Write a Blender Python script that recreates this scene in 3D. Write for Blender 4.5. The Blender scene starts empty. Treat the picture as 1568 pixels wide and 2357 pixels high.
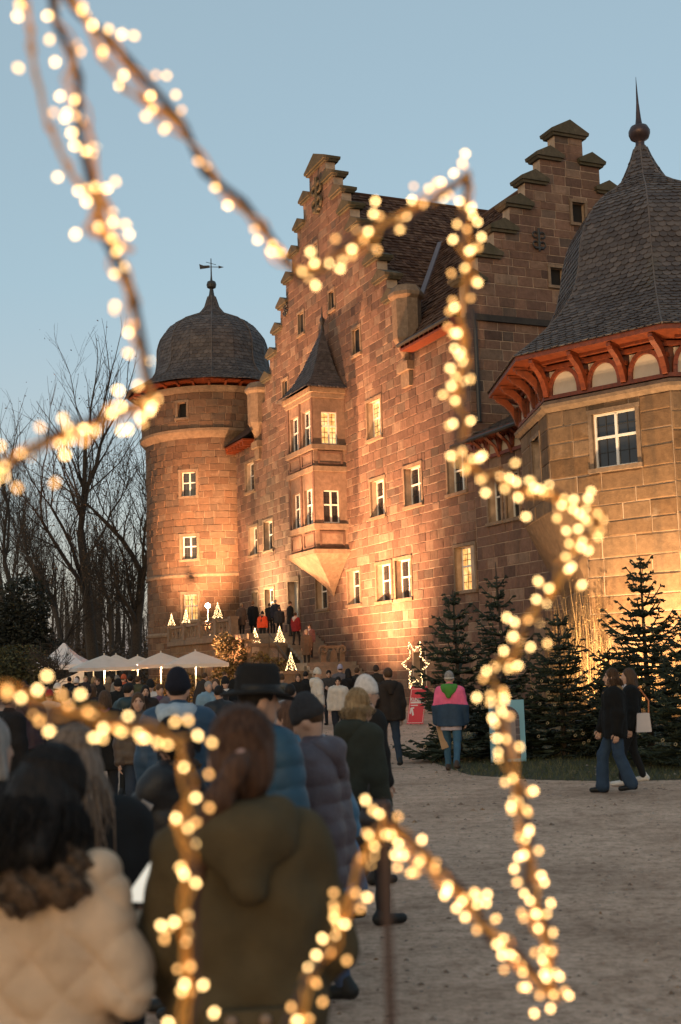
import bpy, math, random
import numpy as np
from mathutils import Vector, Matrix

scene = bpy.context.scene
# ------------------------------------------------------------------ camera
CAM_Z = 1.85
PITCH = math.atan(354 / 2850.0)
ROLL = 0.0305
_F = Vector((0, math.cos(PITCH), math.sin(PITCH)))
_r0 = Vector((1, 0, 0)); _u0 = Vector((0, -math.sin(PITCH), math.cos(PITCH)))
_R = _r0 * math.cos(ROLL) - _u0 * math.sin(ROLL)
_U = _u0 * math.cos(ROLL) + _r0 * math.sin(ROLL)
cam_data = bpy.data.cameras.new('camera')
cam = bpy.data.objects.new('camera', cam_data)
scene.collection.objects.link(cam)
cam.matrix_world = Matrix(((_R.x, _U.x, -_F.x, 0), (_R.y, _U.y, -_F.y, 0), (_R.z, _U.z, -_F.z, CAM_Z), (0, 0, 0, 1)))
cam_data.sensor_fit = 'VERTICAL'
cam_data.sensor_height = 36.0
cam_data.lens = 2850.0 / 2356.0 * 36.0
cam_data.clip_start = 0.05
cam_data.clip_end = 3000
cam_data.dof.use_dof = True
cam_data.dof.focus_distance = 52.0
cam_data.dof.aperture_fstop = 2.6
scene.camera = cam

# ------------------------------------------------------------------ dusk sky
world = bpy.data.worlds.new('World'); scene.world = world
world.use_nodes = True
_nt = world.node_tree; _nt.nodes.clear()
_out = _nt.nodes.new('ShaderNodeOutputWorld')
_bg = _nt.nodes.new('ShaderNodeBackground')
_sky = _nt.nodes.new('ShaderNodeTexSky')
_sky.sky_type = 'NISHITA'
_sky.sun_disc = False
_sky.sun_elevation = math.radians(7.0)      # last light behind the camera; the sun itself is down
_sky.sun_rotation = math.radians(200)
_sky.altitude = 300
_sky.air_density = 1.0
_sky.dust_density = 3.0
_sky.ozone_density = 1.0
_bg.inputs['Strength'].default_value = 0.062
_nt.links.new(_sky.outputs[0], _bg.inputs['Color'])
# even twilight scattered over the whole dome, a little pinker towards the horizon all round
_geo = _nt.nodes.new('ShaderNodeTexCoord'); _sep = _nt.nodes.new('ShaderNodeSeparateXYZ')
_nt.links.new(_geo.outputs['Generated'], _sep.inputs[0])
_rmp = _nt.nodes.new('ShaderNodeValToRGB')
_rmp.color_ramp.elements[0].position = 0.0; _rmp.color_ramp.elements[0].color = (0.20, 0.165, 0.175, 1)
_rmp.color_ramp.elements[1].position = 0.30; _rmp.color_ramp.elements[1].color = (0.150, 0.200, 0.222, 1)
_nt.links.new(_sep.outputs[2], _rmp.inputs[0])
_bg2 = _nt.nodes.new('ShaderNodeBackground'); _bg2.inputs['Strength'].default_value = 1.0
_nt.links.new(_rmp.outputs[0], _bg2.inputs['Color'])
_add = _nt.nodes.new('ShaderNodeAddShader')
_nt.links.new(_bg.outputs[0], _add.inputs[0]); _nt.links.new(_bg2.outputs[0], _add.inputs[1])
_nt.links.new(_add.outputs[0], _out.inputs['Surface'])

scene.view_settings.view_transform = 'Standard'
scene.view_settings.look = 'None'
scene.view_settings.exposure = 0.72
scene.view_settings.gamma = 1.0
scene.view_settings.use_curve_mapping = False
scene.render.engine = 'CYCLES'
scene.cycles.use_denoising = True
scene.cycles.max_bounces = 5
scene.cycles.diffuse_bounces = 3
scene.cycles.glossy_bounces = 3
scene.cycles.transparent_max_bounces = 8
scene.cycles.sample_clamp_indirect = 4.0
scene.cycles.caustics_reflective = False
scene.cycles.caustics_refractive = False

# ------------------------------------------------------------------ helpers
COL = scene.collection
WM = {}          # object name -> world matrix, so children can be placed without a depsgraph
_rng = random.Random(7)

def wm(o):
    return WM[o.name]

def link(o, parent=None, M=None):
    COL.objects.link(o)
    M = M if M is not None else Matrix.Identity(4)
    WM[o.name] = M
    if parent is not None:
        o.parent = parent
        o.matrix_local = WM[parent.name].inverted() @ M
    else:
        o.matrix_local = M
    return o

def tag(o, label=None, cat=None, group=None, kind=None):
    if label: o['label'] = label
    if cat: o['category'] = cat
    if group: o['group'] = group
    if kind: o['kind'] = kind
    return o

def thing(name, loc, label, cat, group=None):
    o = bpy.data.objects.new(name, None)
    o.empty_display_size = 0.2
    link(o, None, Matrix.Translation(Vector(loc)))
    return tag(o, label, cat, group)

def V(*a):
    return np.array(a, float)

def nrm(v):
    v = np.asarray(v, float); return v / (np.linalg.norm(v) + 1e-12)

class MB:
    """collects polygons in world coordinates; build() links them as one mesh object"""
    def __init__(s):
        s.v = []; s.f = []; s.m = []; s.r = []
    def add(s, verts, faces, mi=0, rnd=0.0):
        b = len(s.v)
        s.v.extend([tuple(map(float, q)) for q in verts])
        s.f.extend([tuple(b + i for i in q) for q in faces])
        s.m.extend([mi] * len(faces)); s.r.extend([rnd] * len(faces))
        return s
    def obox(s, c, ax, ay, az, mi=0, rnd=0.0):
        """box centred at c with half-axes ax, ay, az (vectors)"""
        c = np.asarray(c, float); ax = np.asarray(ax, float); ay = np.asarray(ay, float); az = np.asarray(az, float)
        vs = [c + i * ax + j * ay + k * az for k in (-1, 1) for j in (-1, 1) for i in (-1, 1)]
        fs = [(0, 2, 3, 1), (4, 5, 7, 6), (0, 1, 5, 4), (2, 6, 7, 3), (0, 4, 6, 2), (1, 3, 7, 5)]
        if np.dot(np.cross(ax, ay), az) < 0: fs = [q[::-1] for q in fs]
        return s.add(vs, fs, mi, rnd)
    def box(s, x0, x1, y0, y1, z0, z1, mi=0, rnd=0.0):
        return s.obox(((x0 + x1) / 2, (y0 + y1) / 2, (z0 + z1) / 2), ((x1 - x0) / 2, 0, 0), (0, (y1 - y0) / 2, 0), (0, 0, (z1 - z0) / 2), mi, rnd)
    def tube(s, pts, rad, n=8, mi=0, caps=True, rnd=0.0):
        pts = [np.asarray(q, float) for q in pts]
        if not hasattr(rad, '__len__'): rad = [rad] * len(pts)
        up = None; rings = []
        for i, q in enumerate(pts):
            t = nrm(pts[min(i + 1, len(pts) - 1)] - pts[max(i - 1, 0)])
            if up is None:
                up = V(0, 0, 1) if abs(t[2]) < 0.9 else V(1, 0, 0)
            a = nrm(np.cross(t, up)); b = np.cross(a, t); up = b
            rings.append([q + rad[i] * (math.cos(2 * math.pi * k / n) * a + math.sin(2 * math.pi * k / n) * b) for k in range(n)])
        vs = [v for rg in rings for v in rg]; fs = []
        for i in range(len(pts) - 1):
            for k in range(n):
                fs.append((i * n + k, i * n + (k + 1) % n, (i + 1) * n + (k + 1) % n, (i + 1) * n + k))
        if caps:
            fs.append(tuple(range(n))[::-1]); fs.append(tuple((len(pts) - 1) * n + k for k in range(n)))
        fs = [q[::-1] for q in fs]
        return s.add(vs, fs, mi, rnd)
    def lathe(s, c, prof, n=24, mi=0, rnd=0.0):
        """prof: (radius, z) pairs from bottom to top"""
        vs = []; fs = []
        for (r, z) in prof:
            for k in range(n):
                a = 2 * math.pi * k / n
                vs.append((c[0] + r * math.cos(a), c[1] + r * math.sin(a), c[2] + z))
        for i in range(len(prof) - 1):
            for k in range(n):
                fs.append((i * n + k, i * n + (k + 1) % n, (i + 1) * n + (k + 1) % n, (i + 1) * n + k))
        fs.append(tuple(range(n))[::-1]); fs.append(tuple((len(prof) - 1) * n + k for k in range(n)))
        return s.add(vs, fs, mi, rnd)
    def prism(s, poly, dvec, mi=0, rnd=0.0):
        """closed polygon (3d points) extruded along dvec"""
        n = len(poly); p = [np.asarray(q, float) for q in poly]; dv = np.asarray(dvec, float)
        nv = np.zeros(3)
        for i in range(n): nv += np.cross(p[i], p[(i + 1) % n])
        fl = np.dot(nv, dv) > 0
        vs = p + [q + dv for q in p]
        fs = [tuple(range(n))[::-1], tuple(range(n, 2 * n))] + [(i, (i + 1) % n, n + (i + 1) % n, n + i) for i in range(n)]
        if not fl: fs = [q[::-1] for q in fs]
        return s.add(vs, fs, mi, rnd)
    def build(s, name, mats, parent=None, smooth=False, M=None):
        return mesh_obj(name, s.v, s.f, mats, parent, smooth, M, s.m, s.r)

def mesh_obj(name, v, f, mats, parent=None, smooth=False, M=None, mi=None, rnd=None):
    me = bpy.data.meshes.new(name)
    me.from_pydata([tuple(q) for q in v] if not isinstance(v, np.ndarray) else v.tolist(), [], f if not isinstance(f, np.ndarray) else f.tolist())
    for m in (mats if isinstance(mats, (list, tuple)) else [mats]): me.materials.append(m)
    n = len(me.polygons)
    if mi is not None and len(mi) == n and any(mi): me.polygons.foreach_set('material_index', mi)
    if smooth: me.polygons.foreach_set('use_smooth', [True] * n)
    if rnd is not None and len(rnd) == n and np.any(rnd):
        at = me.attributes.new('rnd', 'FLOAT', 'FACE'); at.data.foreach_set('value', np.asarray(rnd, np.float32))
    me.update()
    o = bpy.data.objects.new(name, me)
    return link(o, parent, M)

def fast_mesh(name, v, f, mat, parent=None, smooth=False, rnd=None, M=None):
    """v: (n,3) array, f: (m,k) int array of equal-sized faces"""
    v = np.asarray(v, np.float32); f = np.asarray(f, np.int32); m, k = f.shape
    me = bpy.data.meshes.new(name)
    me.vertices.add(len(v)); me.vertices.foreach_set('co', v.ravel())
    me.loops.add(m * k); me.loops.foreach_set('vertex_index', f.ravel())
    me.polygons.add(m); me.polygons.foreach_set('loop_start', np.arange(0, m * k, k, dtype=np.int32))
    me.update(calc_edges=True)
    if smooth: me.polygons.foreach_set('use_smooth', np.ones(m, bool))
    me.materials.append(mat)
    if rnd is not None:
        at = me.attributes.new('rnd', 'FLOAT', 'FACE'); at.data.foreach_set('value', np.asarray(rnd, np.float32))
    o = bpy.data.objects.new(name, me)
    return link(o, parent, M)

def seg_tubes(P, Q, R0, R1, n):
    """open n-sided tapered tubes for many segments at once"""
    P = np.asarray(P, float); Q = np.asarray(Q, float); R0 = np.asarray(R0, float); R1 = np.asarray(R1, float); m = len(P)
    d = Q - P; d /= (np.linalg.norm(d, axis=1)[:, None] + 1e-9)
    h = np.where(np.abs(d[:, 2:3]) < .9, np.array([[.13, .21, .97]]), np.array([[1, .1, 0.]]))
    a = np.cross(d, h); a /= np.linalg.norm(a, axis=1)[:, None]; b = np.cross(d, a)
    an = np.arange(n) * 2 * math.pi / n; c, s = np.cos(an), np.sin(an)
    off = c[None, :, None] * a[:, None, :] + s[None, :, None] * b[:, None, :]
    v = np.concatenate([P[:, None, :] + R0[:, None, None] * off, Q[:, None, :] + R1[:, None, None] * off], 1).reshape(-1, 3)
    base = (np.arange(m) * 2 * n)[:, None]; i = np.arange(n); j = (i + 1) % n
    f = np.stack([base + i, base + j, base + n + j, base + n + i], 2).reshape(-1, 4)
    return v, f

def lerp(a, b, t):
    return a + (b - a) * t

# ------------------------------------------------------------------ materials
MATS = {}
def srgb(r, g, b):
    return tuple(((c / 255) / 12.92 if c / 255 <= 0.04045 else ((c / 255 + 0.055) / 1.055) ** 2.4) for c in (r, g, b))

class NT:
    def __init__(s, name):
        s.m = bpy.data.materials.new(name); s.m.use_nodes = True
        s.t = s.m.node_tree; s.t.nodes.clear()
        s.out = s.n('ShaderNodeOutputMaterial'); s.b = s.n('ShaderNodeBsdfPrincipled')
        s.l(s.b.outputs[0], s.out.inputs['Surface'])
    def n(s, typ, **kw):
        nd = s.t.nodes.new(typ)
        for k, v in kw.items(): setattr(nd, k, v)
        return nd
    def l(s, a, b): s.t.links.new(a, b)
    def math(s, op, a, b=None, c=None):
        nd = s.n('ShaderNodeMath', operation=op)
        for i, q in enumerate((a, b, c)):
            if q is None: continue
            if isinstance(q, (int, float)): nd.inputs[i].default_value = q
            else: s.l(q, nd.inputs[i])
        return nd.outputs[0]
    def coord(s, kind='Object'):
        return s.n('ShaderNodeTexCoord').outputs[kind]
    def pos(s):
        return s.n('ShaderNodeNewGeometry').outputs['Position']
    def noise(s, scale, detail=3, rough=0.55, vec=None):
        nd = s.n('ShaderNodeTexNoise'); nd.inputs['Scale'].default_value = scale
        nd.inputs['Detail'].default_value = detail; nd.inputs['Roughness'].default_value = rough
        if vec is not None: s.l(vec, nd.inputs['Vector'])
        return nd.outputs[0]
    def ramp(s, fac, stops):
        nd = s.n('ShaderNodeValToRGB'); cr = nd.color_ramp
        while len(cr.elements) < len(stops): cr.elements.new(0.5)
        for e, (p, c) in zip(cr.elements, stops):
            e.position = p; e.color = (*c, 1) if len(c) == 3 else c
        s.l(fac, nd.inputs[0]); return nd.outputs[0]
    def mix(s, fac, a, b, blend='MIX'):
        nd = s.n('ShaderNodeMix', data_type='RGBA', blend_type=blend)
        for q, inp in ((fac, nd.inputs[0]), (a, nd.inputs[6]), (b, nd.inputs[7])):
            if isinstance(q, (int, float)): inp.default_value = q
            elif isinstance(q, tuple): inp.default_value = (*q, 1) if len(q) == 3 else q
            else: s.l(q, inp)
        return nd.outputs[2]
    def bump(s, h, strength=0.3, dist=0.02):
        nd = s.n('ShaderNodeBump'); nd.inputs['Strength'].default_value = strength; nd.inputs['Distance'].default_value = dist
        s.l(h, nd.inputs['Height']); s.l(nd.outputs[0], s.b.inputs['Normal'])
    def rnd(s):
        a = s.n('ShaderNodeAttribute'); a.attribute_name = 'rnd'
        o = s.n('ShaderNodeObjectInfo')
        return s.math('FRACT', s.math('ADD', a.outputs['Fac'], o.outputs['Random']))
    def setc(s, c):
        if isinstance(c, tuple): s.b.inputs['Base Color'].default_value = (*c, 1)
        else: s.l(c, s.b.inputs['Base Color'])
    def rough(s, r): s.b.inputs['Roughness'].default_value = r

def plain(name, c, rough=0.7, var=0.25, scale=3.0, bump=0.0, bscale=40.0, metallic=0.0, spec=0.5, rv=0.0):
    if name in MATS: return MATS[name]
    k = NT(name); p = k.pos()
    f = k.noise(scale, 4, 0.6, p)
    a = tuple(max(0, q * (1 - var)) for q in c); b = tuple(min(1, q * (1 + var)) for q in c)
    col = k.ramp(f, [(0.3, a), (0.7, b)])
    if rv:
        col = k.mix(k.math('MULTIPLY', k.rnd(), rv), col, tuple(q * 0.35 for q in c))
    k.setc(col); k.rough(rough)
    k.b.inputs['Metallic'].default_value = metallic
    k.b.inputs['Specular IOR Level'].default_value = spec
    if bump: k.bump(k.noise(bscale, 4, 0.6, p), bump, 0.01)
    MATS[name] = k.m; return k.m

def emit(name, c, strength):
    if name in MATS: return MATS[name]
    k = NT(name); k.setc((0.8, 0.7, 0.5))
    k.b.inputs['Emission Color'].default_value = (*c, 1); k.b.inputs['Emission Strength'].default_value = strength
    MATS[name] = k.m; return k.m

def stone_mat(name, stops, weather=(0.05, 0.04, 0.033), wlo=0.5, whi=0.75, wamt=0.75):
    k = NT(name); p = k.pos(); r = k.rnd()
    base = k.ramp(r, stops)
    fine = k.noise(5.0, 6, 0.72, p)
    c = k.mix(0.72, base, k.ramp(fine, [(0.3, (0.22, 0.2, 0.19)), (0.72, (1, 1, 1))]), 'MULTIPLY')
    c = k.mix(0.2, c, base)
    big = k.noise(0.28, 4, 0.6, p)
    rr = k.math('ADD', big, k.math('MULTIPLY', k.math('SUBTRACT', r, 0.5), 0.22))
    w = k.ramp(rr, [(wlo, (0, 0, 0)), (whi, (1, 1, 1))])
    wv = k.n('ShaderNodeMath', operation='MULTIPLY'); k.l(w, wv.inputs[0]); wv.inputs[1].default_value = wamt
    c = k.mix(wv.outputs[0], c, weather)
    mp = k.n('ShaderNodeMapping'); mp.inputs['Scale'].default_value = (1.6, 1.6, .16); k.l(p, mp.inputs['Vector'])
    streak = k.ramp(k.noise(1.0, 5, .65, mp.outputs[0]), [(.52, (0, 0, 0)), (.74, (1, 1, 1))])
    c = k.mix(k.math('MULTIPLY', streak, .5), c, weather)
    pale = k.ramp(k.noise(.9, 4, .7, p), [(.62, (0, 0, 0)), (.72, (1, 1, 1))])
    c = k.mix(k.math('MULTIPLY', pale, .28), c, (.42, .32, .235))
    k.setc(c); k.rough(0.88)
    k.b.inputs['Specular IOR Level'].default_value = 0.25
    h = k.math('ADD', k.math('MULTIPLY', k.noise(9, 5, 0.7, p), 1.0), k.math('MULTIPLY', k.noise(45, 3, 0.6, p), 0.35))
    k.bump(h, 0.55, 0.03)
    return k.m
# ================================================================== masonry tools
class Fr:
    """a vertical wall frame: a runs along the wall, o out of it, z up"""
    def __init__(s, O, d, n):
        s.O = np.asarray(O, float); s.d = nrm(d); s.n = nrm(n)
    def P(s, a, o, z):
        return s.O + s.d * a + s.n * o + V(0, 0, z)
    def box(s, mb, a0, a1, o0, o1, z0, z1, mi=0, rnd=0.0):
        return mb.obox(s.P((a0 + a1) / 2, (o0 + o1) / 2, (z0 + z1) / 2), s.d * (a1 - a0) / 2, s.n * (o1 - o0) / 2, V(0, 0, (z1 - z0) / 2), mi, rnd)

def rect_sub(rects, h):
    out = []
    a0, a1, z0, z1 = h
    for (b0, b1, y0, y1) in rects:
        if a1 <= b0 or a0 >= b1 or z1 <= y0 or z0 >= y1:
            out.append((b0, b1, y0, y1)); continue
        if a0 > b0: out.append((b0, a0, y0, y1))
        if a1 < b1: out.append((a1, b1, y0, y1))
        m0, m1 = max(a0, b0), min(a1, b1)
        if z0 > y0: out.append((m0, m1, y0, z0))
        if z1 < y1: out.append((m0, m1, z1, y1))
    return out

def backing(fr, mb, spans, wins, th=0.5):
    for (a0, a1, z0, z1) in spans:
        rs = [(a0, a1, z0, z1)]
        for w in wins: rs = rect_sub(rs, w)
        for (b0, b1, y0, y1) in rs: fr.box(mb, b0, b1, -th, 0, y0, y1)

def course_stones(fr, stones, spans, wins, ch=0.4, lr=(0.5, 1.1), seed=1, dep=0.026, pad=0.13):
    rg = random.Random(seed)
    for (a0, a1, z0, z1) in spans:
        nc = max(1, round((z1 - z0) / ch)); z = z0; hs = [rg.uniform(0.8, 1.2) for _ in range(nc)]; k = (z1 - z0) / sum(hs)
        for h in hs:
            h *= k; a = a0
            while a < a1 - 1e-3:
                L = rg.uniform(*lr)
                if a1 - a - L < lr[0] * 0.5: L = a1 - a
                rs = [(a, a + L, z, z + h)]
                for w in wins: rs = rect_sub(rs, (w[0] - pad, w[1] + pad, w[2] - pad, w[3] + pad))
                for (b0, b1, y0, y1) in rs:
                    if b1 - b0 < 0.07 or y1 - y0 < 0.06: continue
                    g = rg.uniform(0.007, 0.017)
                    stones.append((fr.P((b0 + b1) / 2, 0, (y0 + y1) / 2), fr.d, fr.n, V(0, 0, 1), b1 - b0 - 2 * g, y1 - y0 - 2 * g, dep * rg.uniform(0.4, 1.25), rg.random()))
                a += L
            z += h

def _stone_template(rg):
    ix, iz = 0.035, 0.06
    v = []
    for (sx, sz) in ((-.5, -.5), (.5, -.5), (.5, .5), (-.5, .5)): v.append((sx, -0.3, sz))
    for (sx, sz) in ((-.5, -.5), (.5, -.5), (.5, .5), (-.5, .5)): v.append((sx + rg.uniform(-.008, .008), 0.45, sz + rg.uniform(-.015, .015)))
    for (sx, sz) in ((-1, -1), (1, -1), (1, 1), (-1, 1)):
        v.append((sx * (0.5 - ix * rg.uniform(0.5, 1.8)), 1.0 + rg.uniform(-.15, .1), sz * (0.5 - iz * rg.uniform(0.5, 1.8))))
    f = []
    for k in range(4):
        f.append((k, k + 4, (k + 1) % 4 + 4, (k + 1) % 4)); f.append((k + 4, k + 8, (k + 1) % 4 + 8, (k + 1) % 4 + 4))
    f.append((8, 11, 10, 9))
    return np.array(v), f
_STV = [_stone_template(random.Random(50 + i)) for i in range(6)]
_STM = {}

def stone_matrix(s):
    c, d, n, u, L, H, D, r = s
    return np.column_stack([d * L, n * D, u * H]), c

def px_of(P):
    q = Vector(P) - Vector((0, 0, CAM_Z)); z = q.dot(_F)
    if z < 0.1: return None
    return 784 + 2850 * q.dot(_R) / z, 1178 - 2850 * q.dot(_U) / z, z

def emit_pieces(name, pieces, parent, mat, templates, cap=300, stuff_name=None, smooth=False):
    """the pieces that show largest become objects of their own, the rest one part"""
    def score(s):
        p = px_of(s[0])
        if p is None: return -1
        x, y, z = p
        view = nrm(V(0, 0, CAM_Z) - s[0]); c = float(np.dot(view, s[2]))
        if c <= 0.02 or x < -20 or x > 1590 or y < -20 or y > 1640: return -1 + c * 0.1
        return s[4] * s[5] * c / z / z
    order = sorted(range(len(pieces)), key=lambda i: -score(pieces[i]))
    indiv = order[:cap]; rest = order[cap:]
    key = (name, mat.name)
    if key not in _STM:
        _STM[key] = []
        for tv, tf in templates:
            me = bpy.data.meshes.new(name); me.from_pydata(tv.tolist(), [], tf); me.materials.append(mat)
            if smooth: me.polygons.foreach_set('use_smooth', [True] * len(me.polygons))
            me.update(); _STM[key].append(me)
    for i in indiv:
        A, c = stone_matrix(pieces[i])
        o = bpy.data.objects.new(name, _STM[key][i % len(templates)])
        M = Matrix([[*A[0], c[0]], [*A[1], c[1]], [*A[2], c[2]], [0, 0, 0, 1]])
        link(o, parent, M)
    if rest:
        vs = []; fs = []; rn = []; b = 0
        for i in rest:
            A, c = stone_matrix(pieces[i]); tv, tf = templates[i % len(templates)]
            vs.append(tv @ A.T + c); fs.extend([tuple(b + q for q in t) for t in tf]); rn.extend([pieces[i][7]] * len(tf)); b += len(tv)
        o = mesh_obj(stuff_name or (name + '_courses'), np.vstack(vs), fs, mat, parent, smooth, None, None, rn)
        o['kind'] = 'stuff'

# ------------------------------------------------------------------ materials of the castle
M_STONE = stone_mat('sandstone', [(0, (0.11, 0.066, 0.053)), (0.2, (0.235, 0.135, 0.099)), (0.4, (0.165, 0.094, 0.070)), (0.55, (0.28, 0.162, 0.116)), (0.7, (0.205, 0.114, 0.080)), (0.85, (0.35, 0.23, 0.166)), (1, (0.14, 0.098, 0.082))], wlo=0.50, whi=0.76, wamt=0.62)
M_STONE_T = stone_mat('sandstone_tower', [(0, (0.135, 0.078, 0.052)), (0.3, (0.235, 0.135, 0.083)), (0.55, (0.175, 0.10, 0.064)), (0.8, (0.27, 0.17, 0.11)), (1, (0.15, 0.098, 0.072))], wlo=0.52, whi=0.82, wamt=0.58)
M_STONE_B = stone_mat('sandstone_bastion', [(0, (0.20, 0.115, 0.060)), (0.3, (0.285, 0.175, 0.098)), (0.6, (0.225, 0.132, 0.072)), (1, (0.33, 0.21, 0.125))], wlo=0.52, whi=0.84, wamt=0.5)
M_DRESSED = stone_mat('dressed_stone', [(0, (0.27, 0.185, 0.125)), (1, (0.33, 0.23, 0.16))], wlo=0.54, whi=0.82, wamt=0.6)
M_CAP = stone_mat('mossy_capstone', [(0, (0.10, 0.085, 0.06)), (1, (0.15, 0.12, 0.085))], (0.035, 0.038, 0.02), 0.45, 0.7, 0.7)
M_MORTAR = plain('lime_mortar', (0.40, 0.29, 0.21), 0.95, 0.3, 2.0, 0.4, 30)
M_WHITE = plain('white_window_paint', (0.72, 0.70, 0.66), 0.5, 0.06, 4)
M_DARK = plain('dark_iron', (0.025, 0.023, 0.022), 0.5, 0.2, 6)
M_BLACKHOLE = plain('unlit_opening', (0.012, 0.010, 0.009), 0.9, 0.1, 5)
M_WOOD = plain('red_timber', (0.175, 0.036, 0.010), 0.5, 0.35, 7.0, 0.25, 60, rv=0.35)
M_PLASTER = plain('pale_plaster', (0.55, 0.47, 0.38), 0.9, 0.08, 3)
M_DOOR = plain('grey_door_paint', (0.32, 0.30, 0.27), 0.6, 0.1, 4)

def glass_mat(name, lit):
    k = NT(name)
    if lit:
        p = k.pos(); f = k.noise(2.6, 3, 0.6, p)
        c = k.ramp(f, [(0.35, (.62, .22, .045)), (0.5, (1.0, 0.50, 0.15)), (0.66, (1.0, 0.68, 0.30))])
        k.setc((0.3, 0.2, 0.1)); k.l(c, k.b.inputs['Emission Color']); k.b.inputs['Emission Strength'].default_value = 0.85
    else:
        k.setc((0.022, 0.023, 0.028))
    k.rough(0.12); k.b.inputs['Specular IOR Level'].default_value = 0.6
    return k.m
M_GLASS = glass_mat('window_glass', False)
M_LIT = glass_mat('lit_window_glass', True)
def slate_mat(name, a, b, c, rough=.62, spec=.35):
    k = NT(name); r = k.rnd(); p = k.pos()
    col = k.ramp(r, [(0, a), (0.45, b), (0.8, c), (1, a)])
    col = k.mix(0.5, col, k.ramp(k.noise(4, 5, 0.7, p), [(0.3, (0.35, 0.34, 0.33)), (0.7, (1, 1, 1))]), 'MULTIPLY')
    lich = k.ramp(k.noise(0.8, 5, 0.7, p), [(0.58, (0, 0, 0)), (0.72, (1, 1, 1))])
    col = k.mix(k.math('MULTIPLY', lich, 0.35), col, (0.10, 0.085, 0.05))
    k.setc(col); k.rough(rough); k.b.inputs['Specular IOR Level'].default_value = spec
    k.bump(k.noise(25, 4, 0.6, p), 0.25, 0.01)
    return k.m
M_SLATE = slate_mat('roof_slate', (0.070, 0.056, 0.055), (0.098, 0.080, 0.076), (0.140, 0.114, 0.106))
M_TILE = slate_mat('clay_roof_tile', (0.055, 0.028, 0.020), (0.095, 0.050, 0.035), (0.16, 0.095, 0.066), .9, .15)

# ------------------------------------------------------------------ castle frame of reference
AZ = math.radians(23.5)
DM = V(-math.sin(AZ), math.cos(AZ), 0); NM = V(-math.cos(AZ), -math.sin(AZ), 0)
P0 = V(5.4866, 50.0, 0)
FM = Fr(P0, DM, NM)                       # the long facade
FE = Fr(P0, NM, -DM)                      # the end wall towards the camera (a = -u)
castle = thing('castle_building', P0, 'large brown sandstone castle with two stepped gables and tiled roofs', 'castle')

def window(fr, parent, a0, a1, z0, z1, lit=0, rec=0.33, cross=True, munt=(2, 2), srd=True, proud=0.05, name='window', frame=True):
    """white cross window set back in the wall; surround and sill of dressed stone, four panes"""
    w = MB(); T = 0.06; zt = z0 + (z1 - z0) * 0.56; am = (a0 + a1) / 2
    ob, of = -rec - 0.05, -rec + 0.03
    if frame:
        fr.box(w, a0, a0 + T, ob, of, z0, z1); fr.box(w, a1 - T, a1, ob, of, z0, z1)
        fr.box(w, a0 + T, a1 - T, ob, of, z0, z0 + T); fr.box(w, a0 + T, a1 - T, ob, of, z1 - T, z1)
        if cross:
            fr.box(w, am - T * .7, am + T * .7, ob + .002, of + 0.012, z0 + T, z1 - T)
            fr.box(w, a0 + T, am - T * .7, ob + .004, of + 0.008, zt - T * .6, zt + T * .6)
            fr.box(w, am + T * .7, a1 - T, ob + .004, of + 0.008, zt - T * .6, zt + T * .6)
        o = w.build(name, M_WHITE, parent)
    cells = [(a0 + T, am - T * .7, z0 + T, zt - T * .6), (am + T * .7, a1 - T, z0 + T, zt - T * .6), (a0 + T, am - T * .7, zt + T * .6, z1 - T), (am + T * .7, a1 - T, zt + T * .6, z1 - T)] if cross else [(a0 + T, a1 - T, z0 + T, z1 - T)]
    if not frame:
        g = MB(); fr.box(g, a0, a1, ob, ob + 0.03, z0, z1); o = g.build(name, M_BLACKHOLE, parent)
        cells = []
    for i, (b0, b1, y0, y1) in enumerate(cells):
        g = MB(); fr.box(g, b0, b1, ob + 0.01, ob + 0.03, y0, y1)
        g.build('pane', M_LIT if (lit == 1 or (lit == 2 and i < 2) or (lit == 3 and i >= 2)) else M_GLASS, o)
    if cells and munt:
        mu = MB()
        for (b0, b1, y0, y1) in cells:
            for i in range(1, munt[0]): x = lerp(b0, b1, i / munt[0]); fr.box(mu, x - .011, x + .011, ob + .032, ob + .05, y0, y1)
            for i in range(1, munt[1]): y = lerp(y0, y1, i / munt[1]); fr.box(mu, b0, b1, ob + .034, ob + .053, y - .011, y + .011)
        mu.build('glazing_bars', M_DARK, o)
    if srd:
        s = MB(); S = 0.13
        fr.box(s, a0 - S, a0, -0.06, proud, z0, z1); fr.box(s, a1, a1 + S, -0.06, proud, z0, z1)
        fr.box(s, a0 - S - .03, a1 + S + .03, -0.06, proud + 0.012, z1, z1 + S)
        s.build('surround', M_DRESSED, o)
        s = MB(); fr.box(s, a0 - S - .04, a1 + S + .04, -0.06, proud + 0.07, z0 - S, z0)
        s.build('sill', M_DRESSED, o)
    return o

# ------------------------------------------------------------------ facade with the first gable
TC = 15.5
WINS = [ # a0, a1, z0, z1, lit
 (8.55, 10.1, 12.65, 14.5, 1), (8.45, 10.0, 8.85, 10.6, 0), (4.65, 6.3, 8.9, 10.65, 0), (0.65, 2.2, 8.9, 10.65, 0),
 (8.05, 9.65, 4.8, 6.55, 0), (6.0, 7.6, 4.8, 6.58, 0), (11.6, 13.05, 4.85, 6.52, 0), (15.75, 17.3, 4.85, 6.52, 0),
 (0.2, 1.85, 4.78, 6.6, 1), (23.7, 25.2, 8.7, 10.45, 0), (26.35, 27.85, 8.68, 10.4, 0), (26.7, 28.3, 12.65, 14.45, 0),
 (23.8, 25.25, 4.7, 6.45, 0), (26.55, 27.5, 4.9, 6.4, 0), (-2.05, -1.1, 7.3, 9.15, 0), (-3.4, -2.45, 7.3, 9.15, 0)]
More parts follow.
